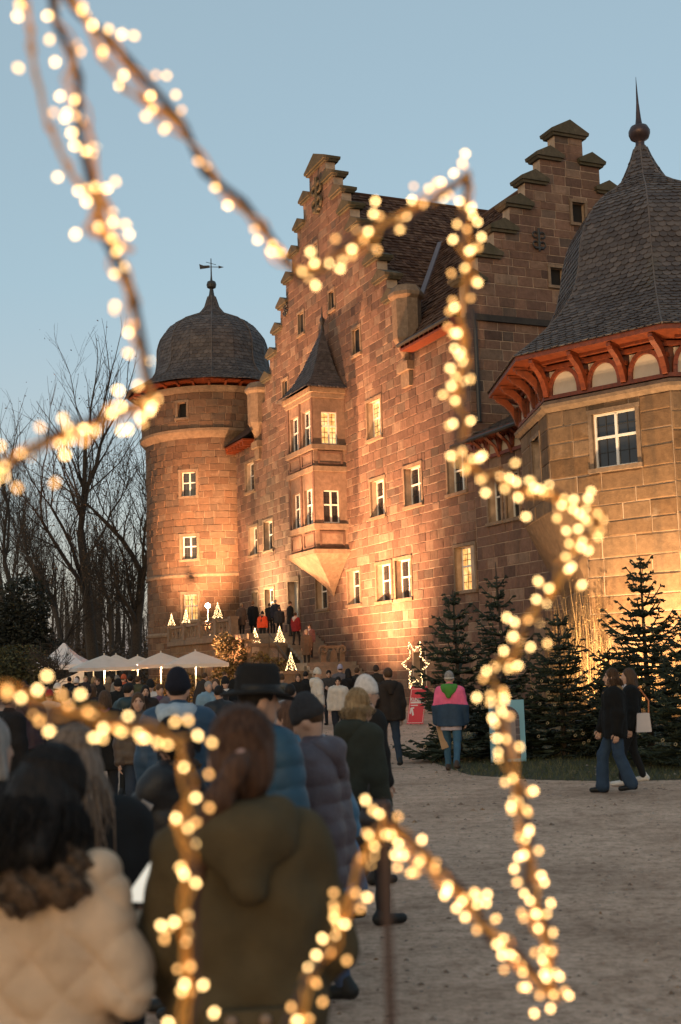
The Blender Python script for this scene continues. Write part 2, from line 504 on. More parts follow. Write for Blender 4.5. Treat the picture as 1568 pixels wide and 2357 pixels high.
SLOTS = [(15.75, 16.5, 23.6, 24.55), (13.7, 14.35, 20.3, 21.3), (18.0, 18.8, 20.15, 21.35), (10.65, 11.5, 17.2, 18.5), (20.7, 21.5, 17.1, 18.15)]
DOOR = (19.85, 21.35, 3.65, 6.6)
GATE = (5.0, 6.1, 0.25, 2.35)
allw = [w[:4] for w in WINS] + SLOTS + [DOOR, GATE]
GZ0 = 18.85
spans = [(0.0, 31.5, 0.0, 16.1)]
spans_g = [(TC - 10.0, TC + 10.0, 16.1, GZ0 - 1.2)]
steps = []
for i in range(9):
    zt = 28.65 - 1.225 * i; hw = 1.15 + 0.985 * i
    steps.append((zt, hw))
for (zt, hw) in steps[::-1]:
    spans_g.append((TC - hw, TC + hw, spans_g[-1][3], zt))
wall = MB(); backing(FM, wall, spans + spans_g, allw, 0.55)
facade = wall.build('facade_wall', M_MORTAR, castle)
stones = []
course_stones(FM, stones, spans, allw, 0.40, (0.45, 1.0), 3)
course_stones(FM, stones, spans_g, allw, 0.41, (0.45, 0.95), 4)
emit_pieces('stone', stones, facade, M_STONE, _STV, 300)
# lower wing, same plane, right of the corner
ww = MB(); backing(FM, ww, [(-9.0, 0.0, 0, 10.2)], allw, 0.5)
wing = ww.build('wing_wall', M_MORTAR, castle)
stones = []; course_stones(FM, stones, [(-9.0, -0.02, 0, 9.85)], allw, 0.44, (0.5, 1.1), 8)
emit_pieces('stone', stones, wing, M_STONE, _STV, 120)
# end wall with the second gable
UC = 5.5
SLOT_E = [(-6.15, -5.5, 20.75, 21.7), (-4.85, -4.2, 17.8, 18.6)]
spans_e = [(-11.0, 0.0, 0.0, 17.6)]
esteps = []
for i in range(7):
    esteps.append((24.75 - 1.19 * i, 0.72 + 0.83 * i))
for (zt, hw) in esteps[::-1]:
    spans_e.append((-UC - hw, min(-UC + hw, 0.0), spans_e[-1][3], zt))
ew = MB(); backing(FE, ew, spans_e, SLOT_E, 0.55)
endw = ew.build('end_wall', M_MORTAR, castle)
stones = []
course_stones(FE, stones, [(-11.0, -0.0, 9.5, 15.95), (-11.0, 0.0, 16.2, 17.6)] + spans_e[1:], SLOT_E, 0.43, (0.5, 1.15), 12)
emit_pieces('stone', stones, endw, M_STONE, _STV, 300)
b = MB(); FE.box(b, -11.0, 0.06, 0.0, 0.14, 15.93, 16.2); b.build('string_course', plain('wet_black_stone', (.03, .024, .02), .8, .3, 3), endw)

def cap(fr, parent, a0, a1, z, th=0.55, over=0.22, h=0.5):
    """saddle-roofed capstone, ridge running through the wall"""
    mb = MB(); am = (a0 + a1) / 2
    poly = [fr.P(a0, over, z), fr.P(a1, over, z), fr.P(a1 + .04, over, z + 0.14), fr.P(am, over, z + h), fr.P(a0 - .04, over, z + 0.14)]
    mb.prism(poly, fr.n * -(th + 2 * over))
    mb.prism([fr.P(a0 + .1, over - .08, z - .12), fr.P(a1 - .1, over - .08, z - .12), fr.P(a1 - .03, over - .08, z), fr.P(a0 + .03, over - .08, z)], fr.n * -(th + 2 * over - .16))
    return mb.build('capstone', M_CAP, parent)
for i, (zt, hw) in enumerate(steps):
    if i == 0: cap(FM, facade, TC - hw - .25, TC + hw + .25, zt, h=0.75); continue
    for s in (-1, 1):
        a = TC + s * hw; lo, hi = sorted((a + s * 0.25, a - s * 1.25)); cap(FM, facade, lo, hi, zt)
for i, (zt, hw) in enumerate(esteps):
    if i == 0: cap(FE, endw, -UC - hw - .22, -UC + hw + .22, zt, h=0.65); continue
    for s in (-1, 1):
        a = -UC + s * hw; lo, hi = sorted((a + s * 0.22, a - s * 1.15)); cap(FE, endw, lo, hi, zt)
# carved relief near the top of the first gable, anchors, rain pipes
def scroll(fr, parent, a, z, h, name, mat, r=0.05, o=0.1):
    mb = MB()
    mb.tube([fr.P(a, o, z - h / 2), fr.P(a, o, z + h / 2)], r, 6)
    for s in (-1, 1):
        for zz in (z - h * .22, z + h * .2):
            mb.tube([fr.P(a + s * (0.03 + 0.14 * h * (1 - math.cos(q))), o, zz + 0.13 * h * math.sin(q)) for q in np.linspace(0, 5.2, 12)], r * .7, 5)
    mb.tube([fr.P(a - .22 * h, o, z - h * .38), fr.P(a + .22 * h, o, z - h * .38)], r, 5)
    return mb.build(name, mat, parent)
scroll(FM, facade, TC - 0.1, 27.0, 2.0, 'carved_relief', M_CAP, 0.13, 0.12)
scroll(FM, facade, 20.6, 22.2, 0.9, 'wall_anchor', M_DARK)
scroll(FE, endw, -3.65, 19.75, 1.0, 'wall_anchor', M_DARK)
p = MB(); p.tube([FE.P(-0.25, 0.22, 15.5), FE.P(-0.25, 0.22, 11.6)], 0.085, 8)
p.tube([FE.P(-0.05, 0.35, 16.3), FE.P(-0.25, 0.22, 15.5)], 0.085, 8); p.build('rain_pipe', M_DARK, castle)
p = MB(); p.tube([FM.P(30.2, 0.15, 15.2), FM.P(30.2, 0.15, 3.7)], 0.07, 8); p.build('rain_pipe', M_DARK, castle)

# corner turrets at the feet of the first gable: short octagonal columns on corbels
for tt in (TC - 10.0, TC + 10.2):
    c = FM.P(tt, 0.0, 0); mb = MB()
    mb.lathe(c, [(0.1, 15.4), (0.42, 16.0), (0.66, 16.5), (0.68, 18.3), (0.82, 18.45), (0.84, 18.6), (0.62, 18.95), (0.1, 19.1)], 8)
    mb.build('corner_turret', M_DRESSED, facade)
    mb = MB(); FM.box(mb, tt - 0.55, tt + 0.55, 0.0, 0.35, 15.0, 15.4); FM.box(mb, tt - 0.4, tt + 0.4, 0.0, 0.2, 14.3, 15.0); mb.build('turret_corbel', M_DRESSED, facade)

WOBJ = []
for i, (a0, a1, z0, z1, lit) in enumerate(WINS):
    WOBJ.append(window(FM, castle, a0, a1, z0, z1, lit, munt=(2, 3) if lit else (2, 2)))
for s in SLOTS:
    window(FM, castle, *s, frame=False, rec=0.1)
for s in SLOT_E:
    window(FE, castle, *s, frame=False, rec=0.2)
# door at the head of the stairs
mb = MB(); a0, a1, z0, z1 = DOOR
for k in range(2):
    q0, q1 = lerp(a0, a1, k / 2) + .01, lerp(a0, a1, (k + 1) / 2) - .01
    FM.box(mb, q0, q1, -0.4, -0.32, z0, z1)
    for (y0, y1) in ((z0 + .15, z0 + 1.2), (z0 + 1.35, z1 - .15)):
        FM.box(mb, q0 + .1, q1 - .1, -0.32, -0.29, y0, y1)
dr = mb.build('door', M_DOOR, castle)
mb = MB(); mb.tube([FM.P(20.55, -.27, 4.75), FM.P(20.55, -.2, 4.75), FM.P(20.42, -.2, 4.75)], .02, 6); mb.build('handle', M_DARK, dr)
mb = MB(); FM.box(mb, a0 - .2, a0, -.05, .07, z0, z1); FM.box(mb, a1, a1 + .2, -.05, .07, z0, z1); FM.box(mb, a0 - .25, a1 + .25, -.05, .1, z1, z1 + .25); mb.build('surround', M_DRESSED, dr)
mb = MB(); a0, a1, z0, z1 = GATE
for k in range(6): x = lerp(a0 + .08, a1 - .08, k / 5); mb.tube([FM.P(x, -.3, z0), FM.P(x, -.3, z1)], .02, 6)
for zz in (0.6, 1.3, 2.0): mb.tube([FM.P(a0, -.3, zz), FM.P(a1, -.3, zz)], .02, 6)
gt = mb.build('cellar_gate', M_DARK, castle)
mb = MB(); FM.box(mb, a0, a1, -.54, -.5, z0, z1); mb.build('opening', M_BLACKHOLE, gt)

# ------------------------------------------------------------------ oriel
OA0, OA1, OO = 12.87, 16.35, 1.75
OC = (OA0 + OA1) / 2
mb = MB()
F_OS = Fr(FM.P(OA0, 0, 0), NM, -DM)       # its side towards the camera: a = o of the facade
F_OF = Fr(FM.P(0, OO, 0), DM, NM)
F_OL = Fr(FM.P(OA1, 0, 0), -NM, DM)
fw = [(13.1, 14.3, 12.95, 14.75), (14.75, 15.95, 12.95, 14.75), (13.1, 14.3, 8.95, 10.75), (14.75, 15.95, 8.95, 10.75)]
sw = [(0.42, 1.3, 12.95, 14.6), (0.42, 1.3, 8.95, 10.6)]
backing(F_OF, mb, [(OA0, OA1, 7.6, 15.55)], fw, 0.3)
backing(F_OS, mb, [(0.0, OO - 0.3, 7.6, 15.55)], sw, 0.3)
backing(F_OL, mb, [(-OO + 0.3, 0.0, 7.6, 15.55)], [], 0.3)
oriel = mb.build('oriel', M_STONE, castle)
for (a0, a1, z0, z1) in fw: window(F_OF, castle, a0, a1, z0, z1, 0, rec=0.18, srd=False)
window(F_OS, castle, *sw[0], 1, rec=0.14, srd=False, munt=(2, 3)); window(F_OS, castle, *sw[1], 0, rec=0.14, srd=False)
for (z0, z1, ov) in ((7.4, 7.62, .2), (8.62, 8.9, .12), (11.55, 11.8, .12), (12.65, 12.9, .14), (15.3, 15.55, .1), (15.55, 15.8, .22)):
    mb = MB(); FM.box(mb, OA0 - ov, OA1 + ov, -0.02, OO + ov, z0, z1); mb.build('cornice', M_DRESSED, oriel)
mb = MB()
for (z0, z1) in ((7.72, 8.52), (11.88, 12.58)):
    for (a0, a1) in ((13.0, 14.45), (14.7, 16.2)):
        for q in ((a0, a1, z0, z0 + .1), (a0, a1, z1 - .1, z1), (a0, a0 + .1, z0 + .1, z1 - .1), (a1 - .1, a1, z0 + .1, z1 - .1)):
            FM.box(mb, q[0], q[1], OO, OO + .05, q[2], q[3])
    for q in ((.2, 1.55, z0, z0 + .1), (.2, 1.55, z1 - .1, z1), (.2, .3, z0 + .1, z1 - .1), (1.45, 1.55, z0 + .1, z1 - .1)):
        F_OS.box(mb, q[0], q[1], 0, .05, q[2], q[3])
for a in (OA0 + .08, OC, OA1 - .08):
    FM.box(mb, a - .1, a + .1, OO, OO + .06, 8.9, 11.55); FM.box(mb, a - .1, a + .1, OO, OO + .06, 12.9, 15.3)
mb.build('carved_panels', M_STONE, oriel)
# corbel: inverted half pyramid running to a point on the wall
tip = FM.P(14.65, 0.12, 5.35)
top = [FM.P(OA0 - .1, 0, 7.4), FM.P(OA0 - .1, OO + .1, 7.4), FM.P(OA1 + .1, OO + .1, 7.4), FM.P(OA1 + .1, 0, 7.4)]
mb = MB(); vs = list(top); 
rows = 5; vs = []; fs = []
for i in range(rows + 1):
    q = i / rows; k = (1 - q) ** 1.25
    for c in top: vs.append(np.array([tip[0] + (c[0] - tip[0]) * k, tip[1] + (c[1] - tip[1]) * k, lerp(7.4, 5.35, q)]))
for i in range(rows):
    for k in range(3): fs.append((i * 4 + k, (i + 1) * 4 + k, (i + 1) * 4 + k + 1, i * 4 + k + 1))
mb.add(vs, fs); mb.build('corbel', M_DRESSED, oriel)

def slate_rows(pieces, quadfn, n_rows, wid, seed, lift=0.02, hgt=1.35):
    """quadfn(i, q) -> (left point, right point) of row line at q in 0..1; lays overlapping slates"""
    rg = random.Random(seed)
    for i in range(n_rows):
        l0, r0 = quadfn(i / n_rows); l1, r1 = quadfn((i + 1) / n_rows)
        w = np.linalg.norm(r0 - l0); n = max(1, int(round(w / wid)))
        off = (i % 2) * 0.5
        for k in range(n + (1 if off else 0)):
            s0, s1 = max(0, (k - off) / n), min(1, (k + 1 - off) / n)
            if s1 - s0 < 0.02: continue
            sm = (s0 + s1) / 2
            lo = l0 + (r0 - l0) * sm; hi = l1 + (r1 - l1) * sm
            up = hi - lo; L = np.linalg.norm(up)
            if L < 1e-4: continue
            u = up / L; dx = nrm(r0 - l0); nn = nrm(np.cross(dx, u)) * -1
            nn = nrm(np.cross(u, dx)) if np.dot(np.cross(dx, nn), u) < 0 else nn
            pieces.append((lo + up * 0.5 * hgt * 0.92, dx, nn, u, w * (s1 - s0) * rg.uniform(.93, .99), L * hgt, 0.022 * rg.uniform(.8, 1.3), rg.random()))
def _slate_template(rg, round_=True):
    # x along row, y out (thickness), z up; lower edge rounded and lifted
    pts = [(-.5, .5), (-.5, -.25), (-.32, -.46), (0.0, -.53), (.32, -.46), (.5, -.25), (.5, .5)] if round_ else [(-.5, .5), (-.5, -.5), (.5, -.5), (.5, .5)]
    jl = rg.uniform(-.25, .25)
    top = [(x, (1.9 + jl if z < .4 else 0.2), z + rg.uniform(-.02, .02)) for x, z in pts]
    bot = [(x, (0.9 + jl if z < .4 else -0.6), z) for x, z in pts]
    n = len(pts); f = [tuple(range(n))[::-1]]
    for i in range(n): f.append((i, (i + 1) % n, n + (i + 1) % n, n + i))
    f = [t[::-1] for t in f]
    return np.array(top + bot), f
_SLT = [_slate_template(random.Random(80 + i)) for i in range(6)]
_TLT = [_slate_template(random.Random(90 + i), False) for i in range(6)]

# oriel roof: steep spire against the wall, flared at the eave
pieces = []
apex = FM.P(OC, 0.35, 19.3)
ev = [FM.P(OA0 - .5, 0.0, 15.75), FM.P(OA0 - .5, OO + .5, 15.75), FM.P(OA1 + .5, OO + .5, 15.75), FM.P(OA1 + .5, 0.0, 15.75)]
prof = [(1, 0), (0.8, 0.1), (0.6, 0.25), (0.42, 0.45), (0.22, 0.72), (0.02, 1.0)]
def prof_at(q, prof):
    for (k0, h0), (k1, h1) in zip(prof, prof[1:]):
        if h0 <= q <= h1 + 1e-9: return lerp(k0, k1, (q - h0) / (h1 - h0))
    return prof[-1][0]
mb = MB(); vs = []; fs = []
for (k, h) in prof:
    for c in ev: vs.append(V(lerp(apex[0], c[0], k), lerp(apex[1], c[1], k), lerp(15.75, 19.3, h)))
for i in range(len(prof) - 1):
    for j in range(3): fs.append((i * 4 + j, i * 4 + j + 1, (i + 1) * 4 + j + 1, (i + 1) * 4 + j))
mb.add(vs, fs); oroof = mb.build('roof', M_SLATE, oriel)
for j in range(3):
    c0, c1 = ev[j], ev[j + 1]
    def qf(q, c0=c0, c1=c1):
        k = prof_at(q, prof); z = lerp(15.75, 19.3, q)
        return V(lerp(apex[0], c0[0], k), lerp(apex[1], c0[1], k), z), V(lerp(apex[0], c1[0], k), lerp(apex[1], c1[1], k), z)
    slate_rows(pieces, qf, 22, 0.2, 20 + j)
emit_pieces('slate', pieces, castle, M_SLATE, _SLT, 0, 'oriel_slates')
mb = MB(); mb.lathe(apex, [(0.1, -.1), (.06, .3), (.14, .5), (.14, .62), (.05, .75), (.015, 1.3)], 8); mb.build('finial', M_DARK, oriel)

# ------------------------------------------------------------------ roofs of the two wings
def roof_patch(pieces, poly, wid, row, seed):
    """poly: planar polygon, first edge along the eave; tiles laid parallel to it, clipped by centre"""
    poly = [np.asarray(q, float) for q in poly]; o = poly[0]; dx = nrm(poly[1] - poly[0])
    nn = nrm(np.cross(poly[1] - poly[0], poly[2] - poly[0])); 
    if nn[2] < 0: nn = -nn
    up = np.cross(nn, dx)
    if up[2] < 0: up = -up
    P2 = [((q - o) @ dx, (q - o) @ up) for q in poly]
    xs = [q[0] for q in P2]; ys = [q[1] for q in P2]; rg = random.Random(seed)
    def inside(x, y):
        c = False; j = len(P2) - 1
        for i in range(len(P2)):
            (xi, yi), (xj, yj) = P2[i], P2[j]
            if (yi > y) != (yj > y) and x < (xj - xi) * (y - yi) / (yj - yi) + xi: c = not c
            j = i
        return c
    dd = dx if np.dot(np.cross(dx, nn), up) > 0 else -dx
    y = min(ys); r = 0
    while y < max(ys):
        x = min(xs) + (r % 2) * wid / 2; sag = rg.uniform(-.01, .015)
        while x < max(xs):
            if inside(x, y + row / 2):
                pieces.append((o + dx * x + up * (y + row * .5) + nn * (sag + rg.uniform(-.006, .012)), dd, nn, up, wid * .96, row * 1.4, 0.028 * rg.uniform(.8, 1.5), rg.random()))
            x += wid
        y += row; r += 1
ZA, ZE, ZB = 27.4, 16.55, 23.7
def roofA(t, o): return FM.P(t, o, ZA - abs(TC - t) * (ZA - ZE) / 10.0)
slopeB = (ZB - ZE) / UC
def roofB(t, u): return FM.P(t, -u, ZE + min(u, 2 * UC - u) * slopeB)
tilesA = []; tilesB = []
roof_patch(tilesA, [roofA(TC - 10.0, -17), roofA(TC - 10.0, -.5), roofA(TC, -.5), roofA(TC, -17)], 0.22, 0.30, 31)
tB = TC - (ZA - ZB) * 10 / (ZA - ZE)
roof_patch(tilesB, [FM.P(0.45, 0.75, ZE - .75 * slopeB * .55), FM.P(TC - 10.2, 0.75, ZE - .75 * slopeB * .55), FM.P(TC - 10.2, 0.0, ZE), FM.P(0.45, 0, ZE)], 0.22, 0.27, 32)
roof_patch(tilesB, [roofB(0.45, 0), roofB(TC - 10.0, 0), roofB(tB + .2, UC), roofB(0.45, UC)], 0.22, 0.30, 33)
mb = MB()
mb.add([roofA(TC - 10, -17), roofA(TC - 10, -.5), roofA(TC, -.5), roofA(TC, -17), roofA(TC + 10, -.5), roofA(TC + 10, -17)], [(0, 1, 2, 3), (3, 2, 4, 5)])
roof1 = mb.build('gable_roof', M_TILE, castle)
emit_pieces('roof_tile', tilesA, roof1, M_TILE, _TLT, 0, 'roof_tiles')
mb = MB()
mb.add([roofB(0.45, 0), roofB(TC, 0), roofB(TC, UC), roofB(0.45, UC), roofB(TC, 2 * UC), roofB(.45, 2 * UC)], [(0, 1, 2, 3), (3, 2, 4, 5)])
mb.add([FM.P(0.45, 0.75, ZE - .75 * slopeB * .55), FM.P(TC - 10.2, 0.75, ZE - .75 * slopeB * .55), FM.P(TC - 10.2, 0.0, ZE), FM.P(0.45, 0, ZE)], [(0, 1, 2, 3)])
roof2 = mb.build('wing_roof', M_TILE, castle)
emit_pieces('roof_tile', tilesB, roof2, M_TILE, _TLT, 0, 'roof_tiles')
mb = MB(); mb.tube([roofA(TC, -.3), roofA(TC, -17)], .14, 8); mb.build('ridge_tiles', M_TILE, roof1)
mb = MB(); mb.tube([roofB(.4, UC), roofB(tB, UC)], .14, 8); mb.build('ridge_tiles', M_TILE, roof2)
mb = MB(); mb.tube([roofB(TC - 10, 0.05) + V(0, 0, .06), roofB(tB, UC) + V(0, 0, .06)], .22, 6); mb.build('valley_flashing', plain('lead_sheet', (.10, .075, .085), .45, .15), roof2)
# timber eave of the right part of the facade, closing walls behind
mb = MB()
FM.box(mb, 0.2, TC - 10.6, 0.05, .7, 15.75, 15.85)
for k in range(11):
    a = 0.3 + k * .46; FM.box(mb, a, a + .13, 0.05, .66, 15.85, 16.1)
mb.build('eave_timbers', M_WOOD, castle)
mb = MB(); mb.tube([FM.P(0.1, .84, 15.98), FM.P(TC - 10.6, .84, 15.98)], .08, 6); mb.build('gutter', M_DARK, castle)
mb = MB()
FM.box(mb, 0.6, 31.0, -16.5, -16, 0, 16.4); FM.box(mb, 31.0, 31.5, -16, -0.6, 0, 16); FM.box(mb, TC - 10, TC - 9.6, -16, -.6, 15.5, 16.5)
FM.box(mb, TC + 9.6, TC + 10, -16, -.6, 15.5, 16.4); FM.box(mb, 1.0, 30.5, -15.5, -1.0, 15.6, 15.8)
mb.build('rear_walls', M_MORTAR, castle)
# left end: lower eave between gable and round tower
mb = MB(); FM.box(mb, TC + 11.1, 31.0, -2, .75, 15.62, 15.75)
for k in range(8): FM.box(mb, TC + 11.2 + k * .55, TC + 11.35 + k * .55, 0.05, .7, 15.35, 15.62)
mb.build('eave_timbers', M_WOOD, castle)
mb = MB(); mb.add([FM.P(TC + 10, .85, 15.76), FM.P(31.5, .85, 15.76), FM.P(31.5, -5, 21), FM.P(TC + 10, -5, 21)], [(0, 1, 2, 3)]); mb.build('side_roof', M_TILE, castle)

# lower wing: arcaded timber frieze under a slate roof
WZ = 10.55
mb = MB()
FM.box(mb, -9.0, -.1, .03, .16, 9.85, 9.98); FM.box(mb, -9, -.1, .03, .18, 10.62, 10.75)
for k in range(10):
    a = -.35 - k * .95; FM.box(mb, a - .07, a + .07, .03, .14, 9.98, 10.62)
    for s in (-1, 1):
        mb.tube([FM.P(a + s * (.07 + .36 * q ** 1.8), .09, 10.1 + .5 * math.sin(q * math.pi / 2)) for q in np.linspace(0, 1, 6)], .05, 5)
    mb.tube([FM.P(a, .1, 9.99 - .2), FM.P(a, .3, 10.2), FM.P(a, .75, 10.55)], .08, 4)
FM.box(mb, -9, -.1, .16, .8, 10.66, 10.72)
frz = mb.build('timber_frieze', M_WOOD, castle)
mb = MB(); FM.box(mb, -9.0, -.1, -.3, .03, 9.85, 10.7); mb.build('plaster_infill', M_PLASTER, frz)
pieces = []
roof_patch(pieces, [FM.P(-9, .95, WZ), FM.P(-.05, .95, WZ), FM.P(-.05, -5.2, 13.6), FM.P(-9, -5.2, 13.6)], .25, .24, 36)
mb = MB(); mb.add([FM.P(-9, .95, WZ), FM.P(-.05, .95, WZ), FM.P(-.05, -5.2, 13.6), FM.P(-9, -5.2, 13.6)], [(0, 1, 2, 3)])
mb.add([FM.P(-9, .95, WZ + .0), FM.P(-.05, .95, WZ), FM.P(-.05, .95, WZ - .06), FM.P(-9, .95, WZ - .06)], [(3, 2, 1, 0)])
wr = mb.build('lower_wing_roof', M_SLATE, castle)
emit_pieces('slate', pieces, wr, M_SLATE, _TLT, 0, 'roof_slates')
mb = MB(); mb.tube([FM.P(-9, 1.02, WZ - .02), FM.P(0, 1.02, WZ - .02)], .07, 6); mb.build('gutter', M_DARK, castle)
# ================================================================== round tower at the far corner
TWC = FM.P(34.6, 0, 0)
tower = thing('round_tower', TWC, 'round sandstone corner tower with bell-shaped slate dome and weathervane', 'tower')
TR = 4.5
WA0, WA1 = -113.0, -99.0
tw_z = [(12.75, 14.35), (8.75, 10.25), (4.95, 6.6)]
def ring_pt(r, a, z): return TWC + V(r * math.cos(math.radians(a)), r * math.sin(math.radians(a)), z)
zl = sorted(set([0, 4.0, 7.72, 16.5, 17.0, 17.75, 18.8, 19.4] + [q for w in tw_z for q in w]))
def tw_r(z): return TR if z <= 16.5 else (4.75 if z >= 17.0 else lerp(TR, 4.75, (z - 16.5) / .5))
mb = MB(); NA = 180
for i in range(len(zl) - 1):
    z0, z1 = zl[i], zl[i + 1]
    for k in range(NA):
        a = -113.0 + 2 * k; an = -113.0 + (2 * k)
        inw = (WA0 <= an < WA1 and any(z0 >= w[0] - 1e-6 and z1 <= w[1] + 1e-6 for w in tw_z)) or (-114.9 < an < -105.1 and an >= -113 and z0 >= 17.75 - 1e-6 and z1 <= 18.8 + 1e-6)
        if inw: continue
        mb.add([ring_pt(tw_r(z0), a, z0), ring_pt(tw_r(z0), a + 2, z0), ring_pt(tw_r(z1), a + 2, z1), ring_pt(tw_r(z1), a, z1)], [(0, 1, 2, 3)])
shaft = mb.build('shaft_wall', M_MORTAR, tower)
stones = []; rg = random.Random(61)
def cyl_courses(z0, z1, r, ch, wins):
    n = round((z1 - z0) / ch)
    for i in range(n):
        za, zb = lerp(z0, z1, i / n), lerp(z0, z1, (i + 1) / n); a = -190 + rg.uniform(0, 6)
        while a < 10:
            da = math.degrees(rg.uniform(.5, 1.0) / r)
            rs = [(a, a + da, za, zb)]
            for w in wins: rs = rect_sub(rs, (w[0] - 1.6, w[1] + 1.6, w[2] - .13, w[3] + .13))
            for (b0, b1, y0, y1) in rs:
                if (b1 - b0) * math.pi / 180 * r < .08 or y1 - y0 < .07: continue
                am = math.radians((b0 + b1) / 2); nn = V(math.cos(am), math.sin(am), 0); dd = V(math.sin(am), -math.cos(am), 0)
                L = (b1 - b0) * math.pi / 180 * r
                stones.append((TWC + nn * (r - .006) + V(0, 0, (y0 + y1) / 2), dd, nn, V(0, 0, 1), L - .02, y1 - y0 - .02, .05 * rg.uniform(.5, 1.2), rg.random()))
            a += da
tww = [(WA0, WA1, w[0], w[1]) for w in tw_z] + [(-113, -105, 17.75, 18.8)]
cyl_courses(0.0, 4.0, TR, .42, tww); cyl_courses(4.22, 7.66, TR, .42, tww); cyl_courses(7.9, 16.5, TR, .42, tww); cyl_courses(17.05, 19.35, 4.75, .44, tww)
emit_pieces('stone', stones, shaft, M_STONE_T, _STV, 300)
def band(prof, name, mat, n=64, parent=None):
    b = MB(); b.lathe(TWC, prof, n); return b.build(name, mat, parent or tower, smooth=False)
band([(4.3, 3.98), (4.62, 3.98), (4.66, 4.1), (4.55, 4.24), (4.3, 4.24)], 'string_course', M_DRESSED)
band([(4.3, 7.64), (4.6, 7.64), (4.64, 7.8), (4.55, 7.92), (4.3, 7.92)], 'string_course', M_DRESSED)
band([(4.3, 16.45), (4.56, 16.45), (4.9, 16.85), (4.92, 17.02), (4.3, 17.08)], 'string_course', M_DRESSED)
band([(4.5, 19.3), (4.85, 19.35), (5.02, 19.6), (5.05, 19.72), (4.5, 19.74)], 'cornice', M_DRESSED)
am = math.radians(-106)
FT = Fr(TWC + V(math.cos(am), math.sin(am), 0) * TR * math.cos(math.radians(7)), V(math.sin(am), -math.cos(am), 0), V(math.cos(am), math.sin(am), 0))
hw = TR * math.sin(math.radians(7))
for i, (z0, z1) in enumerate(tw_z):
    w = window(FT, tower, -hw + .03, hw - .03, z0 + .02, z1 - .02, lit=1 if i == 2 else 0, rec=.26, srd=False)
    s = MB()
    for (a0, a1, y0, y1) in ((-hw - .12, -hw + .03, z0, z1), (hw - .03, hw + .12, z0, z1), (-hw - .15, hw + .15, z1 - .02, z1 + .14), (-hw - .18, hw + .18, z0 - .14, z0 + .02)):
        FT.box(s, a0, a1, -.4, .075, y0, y1)
    s.build('surround', M_DRESSED, w)
    if i == 2:
        g = MB()
        for k in range(7): x = lerp(-hw, hw, (k + .5) / 7); g.tube([FT.P(x, .02, z0 - .05), FT.P(x, .02, z1 + .05)], .012, 5)
        for zz in (z0 + .4, z0 + .85, z0 + 1.3): g.tube([FT.P(-hw, .02, zz), FT.P(hw, .02, zz)], .012, 5)
        g.build('window_grille', M_DARK, tower)
am = math.radians(-109)
FT2 = Fr(TWC + V(math.cos(am), math.sin(am), 0) * 4.75 * math.cos(math.radians(4)), V(math.sin(am), -math.cos(am), 0), V(math.cos(am), math.sin(am), 0))
hw2 = 4.75 * math.sin(math.radians(4))
w = window(FT2, tower, -hw2, hw2, 17.77, 18.78, frame=False, rec=.3)
s = MB()
for (a0, a1, y0, y1) in ((-hw2 - .12, -hw2 + .02, 17.77, 18.78), (hw2 - .02, hw2 + .12, 17.77, 18.78), (-hw2 - .15, hw2 + .15, 18.76, 18.9), (-hw2 - .15, hw2 + .15, 17.63, 17.79)): FT2.box(s, a0, a1, -.4, .075, y0, y1)
s.build('surround', M_DRESSED, w)
# eave timbers and dome
mb = MB(); mb.lathe(TWC, [(4.6, 19.76), (5.75, 20.02), (5.75, 20.1), (4.6, 20.1)], 8); mb.build('soffit', M_WOOD, tower)
for k in range(32):
    a = math.radians(k * 360 / 32 + 3); n_ = V(math.cos(a), math.sin(a), 0); s_ = V(-math.sin(a), math.cos(a), 0)
    mb = MB(); mb.prism([TWC + n_ * 4.72 + V(0, 0, 19.62) - s_ * .07, TWC + n_ * 5.1 + V(0, 0, 19.74) - s_ * .07, TWC + n_ * 5.5 + V(0, 0, 19.93) - s_ * .07, TWC + n_ * 4.72 + V(0, 0, 19.85) - s_ * .07], s_ * .14)
    mb.build('rafter_end', M_WOOD, tower)
tprof = [(5.85, 20.05), (4.95, 20.55), (4.15, 21.1), (3.75, 21.8), (3.68, 22.5), (3.68, 23.2), (3.5, 23.9), (3.05, 24.55), (2.4, 25.05), (1.6, 25.4), (.9, 25.7), (.45, 26.2), (.2, 27.0)]
def arc(prof):
    s = [0]
    for (r0, z0), (r1, z1) in zip(prof, prof[1:]): s.append(s[-1] + math.hypot(r1 - r0, z1 - z0))
    return [q / s[-1] for q in s], s[-1]
ts, tl = arc(tprof)
def at_arc(q, ss, prof):
    for i in range(len(ss) - 1):
        if ss[i] <= q <= ss[i + 1] + 1e-9:
            k = (q - ss[i]) / (ss[i + 1] - ss[i]); return lerp(prof[i][0], prof[i + 1][0], k), lerp(prof[i][1], prof[i + 1][1], k)
    return prof[-1]
mb = MB(); NF = 16; vs = []; fs = []
for (r, z) in tprof:
    for k in range(NF): vs.append(ring_pt(r, k * 360 / NF + 5, z))
for i in range(len(tprof) - 1):
    for k in range(NF): fs.append((i * NF + k, i * NF + (k + 1) % NF, (i + 1) * NF + (k + 1) % NF, (i + 1) * NF + k))
mb.add(vs, fs); dome = mb.build('dome', M_SLATE, tower)
pieces = []
for k in range(NF):
    a0, a1 = k * 360 / NF + 5, (k + 1) * 360 / NF + 5
    if 20 < (k + .5) * 360 / NF + 5 < 140: continue
    def qf(q, a0=a0, a1=a1):
        r, z = at_arc(q, ts, tprof); return ring_pt(r, a1, z), ring_pt(r, a0, z)
    slate_rows(pieces, qf, 40, .34, 100 + k)
emit_pieces('slate', pieces, dome, M_SLATE, _SLT, 150, 'dome_slates')
mb = MB()
